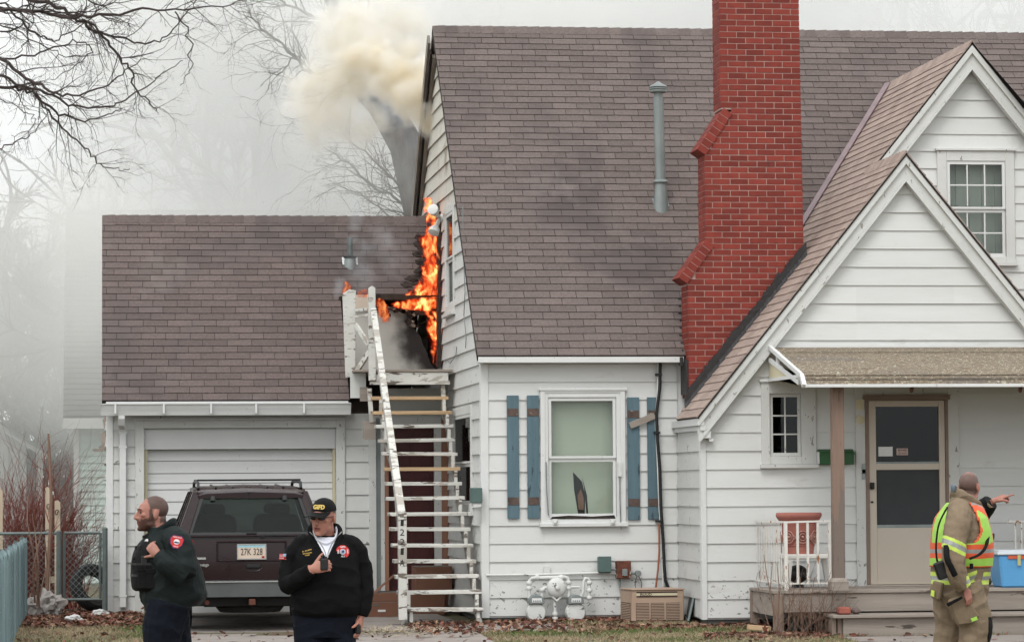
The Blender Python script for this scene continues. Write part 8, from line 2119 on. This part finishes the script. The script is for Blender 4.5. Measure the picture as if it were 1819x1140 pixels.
# ================================================================== FIRE AND SMOKE
def vol_mat(name):
    m = bpy.data.materials.new(name); m.use_nodes = True; N = m.node_tree.nodes; L = m.node_tree.links
    N.remove(N['Principled BSDF']); pv = N.new('ShaderNodeVolumePrincipled'); L.new(pv.outputs[0], N['Material Output'].inputs['Volume'])
    pv.inputs['Density'].default_value = 0
    return m, N, L, pv
def nmath(N, L, op, a, b=None, c=None, clampv=False):
    n = N.new('ShaderNodeMath'); n.operation = op; n.use_clamp = clampv
    for i, x in enumerate((a, b, c)):
        if x is None: continue
        if isinstance(x, (int, float)): n.inputs[i].default_value = x
        else: L.new(x, n.inputs[i])
    return n.outputs[0]
def nnoise(N, L, vec, sc, det=3, dist=0, st=(1, 1, 1), loc=(0, 0, 0)):
    mp = N.new('ShaderNodeMapping'); mp.inputs['Scale'].default_value = st; mp.inputs['Location'].default_value = loc; L.new(vec, mp.inputs['Vector'])
    t = N.new('ShaderNodeTexNoise'); t.inputs['Scale'].default_value = sc; t.inputs['Detail'].default_value = det; t.inputs['Distortion'].default_value = dist; L.new(mp.outputs[0], t.inputs['Vector']); return t.outputs['Fac']
def puffs(name, P, m_name, color, dens, ns, contrast, label, step=.3, cat='smoke', color2=None, aniso=.2, warp=.35):
    """billowing smoke: soft balls (centre, radius, weight) summed in one closed box of air, broken up by noise"""
    m, N, L, pv = vol_mat(m_name)
    g = N.new('ShaderNodeNewGeometry'); pos = g.outputs['Position']
    tn = N.new('ShaderNodeTexNoise'); tn.inputs['Scale'].default_value = ns * .6; tn.inputs['Detail'].default_value = 3; L.new(pos, tn.inputs['Vector'])
    sb = N.new('ShaderNodeVectorMath'); sb.operation = 'SUBTRACT'; L.new(tn.outputs['Color'], sb.inputs[0]); sb.inputs[1].default_value = (.5, .5, .5)
    sc = N.new('ShaderNodeVectorMath'); sc.operation = 'SCALE'; L.new(sb.outputs[0], sc.inputs[0]); sc.inputs['Scale'].default_value = warp
    ad = N.new('ShaderNodeVectorMath'); ad.operation = 'ADD'; L.new(pos, ad.inputs[0]); L.new(sc.outputs[0], ad.inputs[1])
    tot = None
    for c, r, w in P:
        d = N.new('ShaderNodeVectorMath'); d.operation = 'DISTANCE'; L.new(ad.outputs[0], d.inputs[0]); d.inputs[1].default_value = c
        f = nmath(N, L, 'MULTIPLY_ADD', d.outputs['Value'], -1 / r, 1.0, True)
        f = nmath(N, L, 'MULTIPLY', f, w)
        tot = f if tot is None else nmath(N, L, 'MAXIMUM', tot, f)
    n = nnoise(N, L, pos, ns, 5, .6)
    n = nmath(N, L, 'MULTIPLY_ADD', n, contrast, -contrast * .5)
    s = nmath(N, L, 'MULTIPLY_ADD', n, 1.0, tot)
    msk = nmath(N, L, 'MULTIPLY', tot, 6.0, None, True)
    s = nmath(N, L, 'MULTIPLY', nmath(N, L, 'MAXIMUM', s, 0.0), msk)
    L.new(nmath(N, L, 'MULTIPLY', s, dens), pv.inputs['Density'])
    pv.inputs['Color'].default_value = (*color, 1); pv.inputs['Anisotropy'].default_value = aniso
    if color2:
        mx_ = N.new('ShaderNodeMix'); mx_.data_type = 'RGBA'; mx_.inputs['A'].default_value = (*color2, 1); mx_.inputs['B'].default_value = (*color, 1)
        L.new(nmath(N, L, 'MULTIPLY', tot, 1.6, None, True), mx_.inputs[0]); L.new(mx_.outputs['Result'], pv.inputs['Color'])
    lo = [min(c[i] - r for c, r, w in P) - warp * .5 for i in range(3)]; hi = [max(c[i] + r for c, r, w in P) + warp * .5 for i in range(3)]
    mb = MB(); mb.box(lo[0], hi[0], lo[1], hi[1], lo[2], hi[2]); o = mb.build(name, m, kind='stuff'); o['label'] = label; o['category'] = cat
    m.cycles.volume_step_rate = step
    return o
def pp(px, py, Y, r, w): return (tuple(W(px, py, Y)), r * Y / F_PX, w)
YP_ = 41.3
puffs('smoke_plume', [pp(786, 232, 40.6, 40, .9), pp(780, 205, 40.7, 54, 1.1), pp(764, 176, 40.9, 62, 1.1), pp(735, 158, 41.1, 62, 1.0), pp(705, 138, 41.3, 62, 1.0), pp(674, 118, 41.5, 58, .95), pp(648, 106, 41.6, 52, .8), pp(752, 128, 41.3, 44, .75), pp(712, 100, 41.7, 56, .75), pp(676, 86, 41.9, 56, .55),
                      pp(622, 124, 41.9, 70, .55), pp(590, 150, 42, 90, .42), pp(570, 190, 42.1, 100, .34), pp(620, 70, 42.2, 110, .36), pp(700, 40, 42.4, 110, .3), pp(640, 225, 42.2, 80, .26)],
      'cream_smoke', (.93, .86, .71), 11.0, 3.4, 2.1, 'thick cream coloured smoke rolling out of the gable', .2, color2=(.985, .98, .965), warp=.6)
puffs('smoke_haze', [pp(700, 40, 43, 150, .6), pp(640, 20, 43.5, 140, .7), pp(800, 20, 44, 200, .55), pp(950, 0, 45, 220, .5), pp(560, 40, 44, 150, .45), pp(1100, -10, 46, 180, .4), pp(720, 300, 43.5, 130, .30), pp(700, 220, 43.5, 110, .25), pp(600, 260, 44, 160, .4), pp(640, 330, 44, 130, .34), pp(150, 400, 46, 150, .8), pp(60, 400, 46, 150, .5), pp(150, 560, 46, 110, .22)],
      'white_smoke', (.98, .975, .955), 1.3, 1.2, .9, 'thin white smoke drifting above the roof ridge', .9, warp=.8)
puffs('blue_smoke', [pp(690, 190, 44.5, 40, .8), pp(660, 170, 44.5, 34, .8), pp(715, 210, 44.5, 36, .5), pp(735, 245, 44, 45, .25), pp(730, 300, 44, 60, .12)], 'bluish_smoke', (.45, .62, .84), 1.0, 3, 1.2, 'bluish smoke before the leaning trunk', .3, warp=.3)
puffs('smoke_wisp', [pp(628, 402, 40.4, 16, .8), pp(627, 425, 40.3, 13, .8), pp(631, 385, 40.5, 20, .6), pp(634, 360, 40.6, 24, .35), pp(640, 440, 40.2, 40, .25), pp(680, 430, 40.2, 60, .22), pp(640, 480, 39.9, 40, .28), pp(700, 470, 39.9, 50, .2), pp(606, 505, 39.2, 18, .6), pp(600, 522, 39, 14, .6), pp(650, 500, 39.6, 40, .25)],
      'wispy_smoke', (.80, .87, .92), 3.0, 6, 1.0, 'thin pale smoke wisps round the garage vent pipe', .12, warp=.2)
# the broad bank of smoke behind the houses
m, N, L, pv = vol_mat('smoke_bank_air')
g = N.new('ShaderNodeNewGeometry'); pos = g.outputs['Position']
n = nnoise(N, L, pos, .16, 3, .4, (1, .6, 1.2)); 
sx_ = N.new('ShaderNodeSeparateXYZ'); L.new(pos, sx_.inputs[0])
mr = N.new('ShaderNodeMapRange'); mr.clamp = True; mr.interpolation_type = 'SMOOTHSTEP'; L.new(sx_.outputs['X'], mr.inputs['Value']); mr.inputs['From Min'].default_value = -1.6; mr.inputs['From Max'].default_value = .6
mr.inputs['To Min'].default_value = .15; mr.inputs['To Max'].default_value = .34
nz = nmath(N, L, 'MULTIPLY_ADD', n, 3.2, -.7); nz = nmath(N, L, 'MAXIMUM', nz, .5)
mz = N.new('ShaderNodeMapRange'); mz.clamp = True; L.new(sx_.outputs['Z'], mz.inputs['Value']); mz.inputs['From Min'].default_value = 1.9; mz.inputs['From Max'].default_value = 4.2; mz.inputs['To Min'].default_value = .11; mz.inputs['To Max'].default_value = 1
L.new(nmath(N, L, 'MULTIPLY', nmath(N, L, 'MULTIPLY', nz, mr.outputs['Result']), mz.outputs['Result']), pv.inputs['Density'])
pv.inputs['Color'].default_value = (.992, .992, .985, 1); pv.inputs['Anisotropy'].default_value = .2
mb = MB(); mb.box(-12, 24, 48.2, 60.5, -.5, 15); o = mb.build('smoke_bank', m, kind='stuff'); o['label'] = 'broad bank of white smoke drifting behind the houses'; o['category'] = 'smoke'
m.cycles.volume_step_rate = 1.0

def flame(name, prof, Yc, dep, label, sc=9.0, strength=26.0, z_bias=0, seed=0):
    """prof: (py, px centre, half width px) from top to bottom"""
    m, N, L, pv = vol_mat(name + '_glow')
    g = N.new('ShaderNodeNewGeometry'); pos = g.outputs['Position']
    zs_ = [W(p[1], p[0], Yc).z for p in prof]; xs_ = [W(p[1], p[0], Yc).x for p in prof]; ws = [p[2] * Yc / F_PX for p in prof]
    z0, z1 = min(zs_), max(zs_); x0, x1 = min(x - w for x, w in zip(xs_, ws)) - .06, max(x + w for x, w in zip(xs_, ws)) + .06
    sx_ = N.new('ShaderNodeSeparateXYZ'); L.new(pos, sx_.inputs[0])
    wn = nnoise(N, L, pos, 5.5, 2, 0, (1, 1, .8), (seed, 0, 0)); wn2 = nnoise(N, L, pos, 19, 2, 0, (1, 1, .7), (0, seed, 3))
    u = nmath(N, L, 'ADD', sx_.outputs['X'], nmath(N, L, 'MULTIPLY_ADD', wn, .16, -.08)); u = nmath(N, L, 'ADD', u, nmath(N, L, 'MULTIPLY_ADD', wn2, .09, -.045))
    t = N.new('ShaderNodeMapRange'); L.new(sx_.outputs['Z'], t.inputs['Value']); t.inputs['From Min'].default_value = z0; t.inputs['From Max'].default_value = z1
    cr = N.new('ShaderNodeValToRGB'); cr.color_ramp.interpolation = 'LINEAR'; el = cr.color_ramp.elements
    order = sorted(range(len(prof)), key=lambda i: zs_[i])
    while len(el) < len(prof): el.new(.5)
    for e, i in zip(el, order):
        e.position = (zs_[i] - z0) / (z1 - z0); e.color = ((xs_[i] - x0) / (x1 - x0), ws[i] / .5, 0, 1)
    L.new(t.outputs['Result'], cr.inputs['Fac']); sr = N.new('ShaderNodeSeparateColor'); L.new(cr.outputs['Color'], sr.inputs[0])
    cx = nmath(N, L, 'MULTIPLY_ADD', sr.outputs[0], x1 - x0, x0); hw = nmath(N, L, 'MULTIPLY', sr.outputs[1], .5)
    d = nmath(N, L, 'ABSOLUTE', nmath(N, L, 'SUBTRACT', u, cx)); d = nmath(N, L, 'SUBTRACT', 1.0, nmath(N, L, 'DIVIDE', d, hw))
    dy = nmath(N, L, 'ABSOLUTE', nmath(N, L, 'SUBTRACT', sx_.outputs['Y'], Yc)); dy = nmath(N, L, 'SUBTRACT', 1.0, nmath(N, L, 'MULTIPLY', dy, 2 / dep))
    d = nmath(N, L, 'MINIMUM', d, nmath(N, L, 'MULTIPLY', dy, 1.6))
    lac = nnoise(N, L, pos, sc, 4, 1.6, (1, .6, .62), (seed * 2, 1, 0))
    e = nmath(N, L, 'ADD', nmath(N, L, 'MULTIPLY', d, .75), nmath(N, L, 'MULTIPLY_ADD', lac, 5.4, -2.8))
    e = nmath(N, L, 'MULTIPLY', e, nmath(N, L, 'MULTIPLY', d, 5.0, None, True)); 
    e = nmath(N, L, 'MAXIMUM', e, 0.0)
    rp = N.new('ShaderNodeValToRGB'); L.new(e, rp.inputs['Fac']); q = rp.color_ramp.elements
    q[0].position = 0; q[0].color = (.8, .02, .004, 1); q[1].position = 1; q[1].color = (1, .42, .13, 1)
    for pz_, c in ((.35, (1, .06, .01, 1)), (.65, (1, .15, .026, 1))): z_ = q.new(pz_); z_.color = c
    L.new(rp.outputs['Color'], pv.inputs['Emission Color']); L.new(nmath(N, L, 'MULTIPLY', nmath(N, L, 'POWER', nmath(N, L, 'MINIMUM', e, 1.3), 1.3), strength), pv.inputs['Emission Strength'])
    L.new(nmath(N, L, 'MULTIPLY', nmath(N, L, 'MULTIPLY', e, 4.0, None, True), 9.0), pv.inputs['Density']); pv.inputs['Color'].default_value = (.08, .02, .01, 1)
    mb = MB(); mb.box(x0, x1, Yc - dep / 2, Yc + dep / 2, z0, z1); o = mb.build(name, m, kind='stuff'); o['label'] = label; o['category'] = 'fire'
    m.cycles.volume_step_rate = .12
    return o
flame('flames', [(352, 757, 4), (365, 762, 8), (380, 768, 10), (400, 772, 11), (425, 766, 17), (450, 768, 16), (480, 767, 15), (505, 762, 21), (518, 756, 30), (524, 752, 34)], 39.66, .26, 'tall orange flames climbing the corner of the gable', seed=1)
flame('flames', [(527, 770, 10), (533, 752, 36), (540, 735, 48), (547, 745, 42), (553, 768, 18), (575, 773, 14), (600, 774, 13), (625, 776, 10), (640, 778, 8), (650, 779, 5)], 39.74, .14, 'lower red flames burning behind the charred landing rail', seed=5, strength=30)
flame('flames', [(500, 614, 4), (510, 618, 7), (522, 616, 8)], 39.0, .16, 'small flame flickering behind the wide guard board', seed=9, strength=9)
flame('flames', [(514, 646, 8), (522, 648, 13), (528, 648, 10)], 39.6, .16, 'small flame licking the rail between the guard posts', seed=12, strength=9)
flame('flames', [(530, 672, 5), (545, 680, 10), (560, 682, 9), (572, 684, 6)], 39.55, .16, 'flame on the rail right behind the upper newel post', seed=15, strength=12)
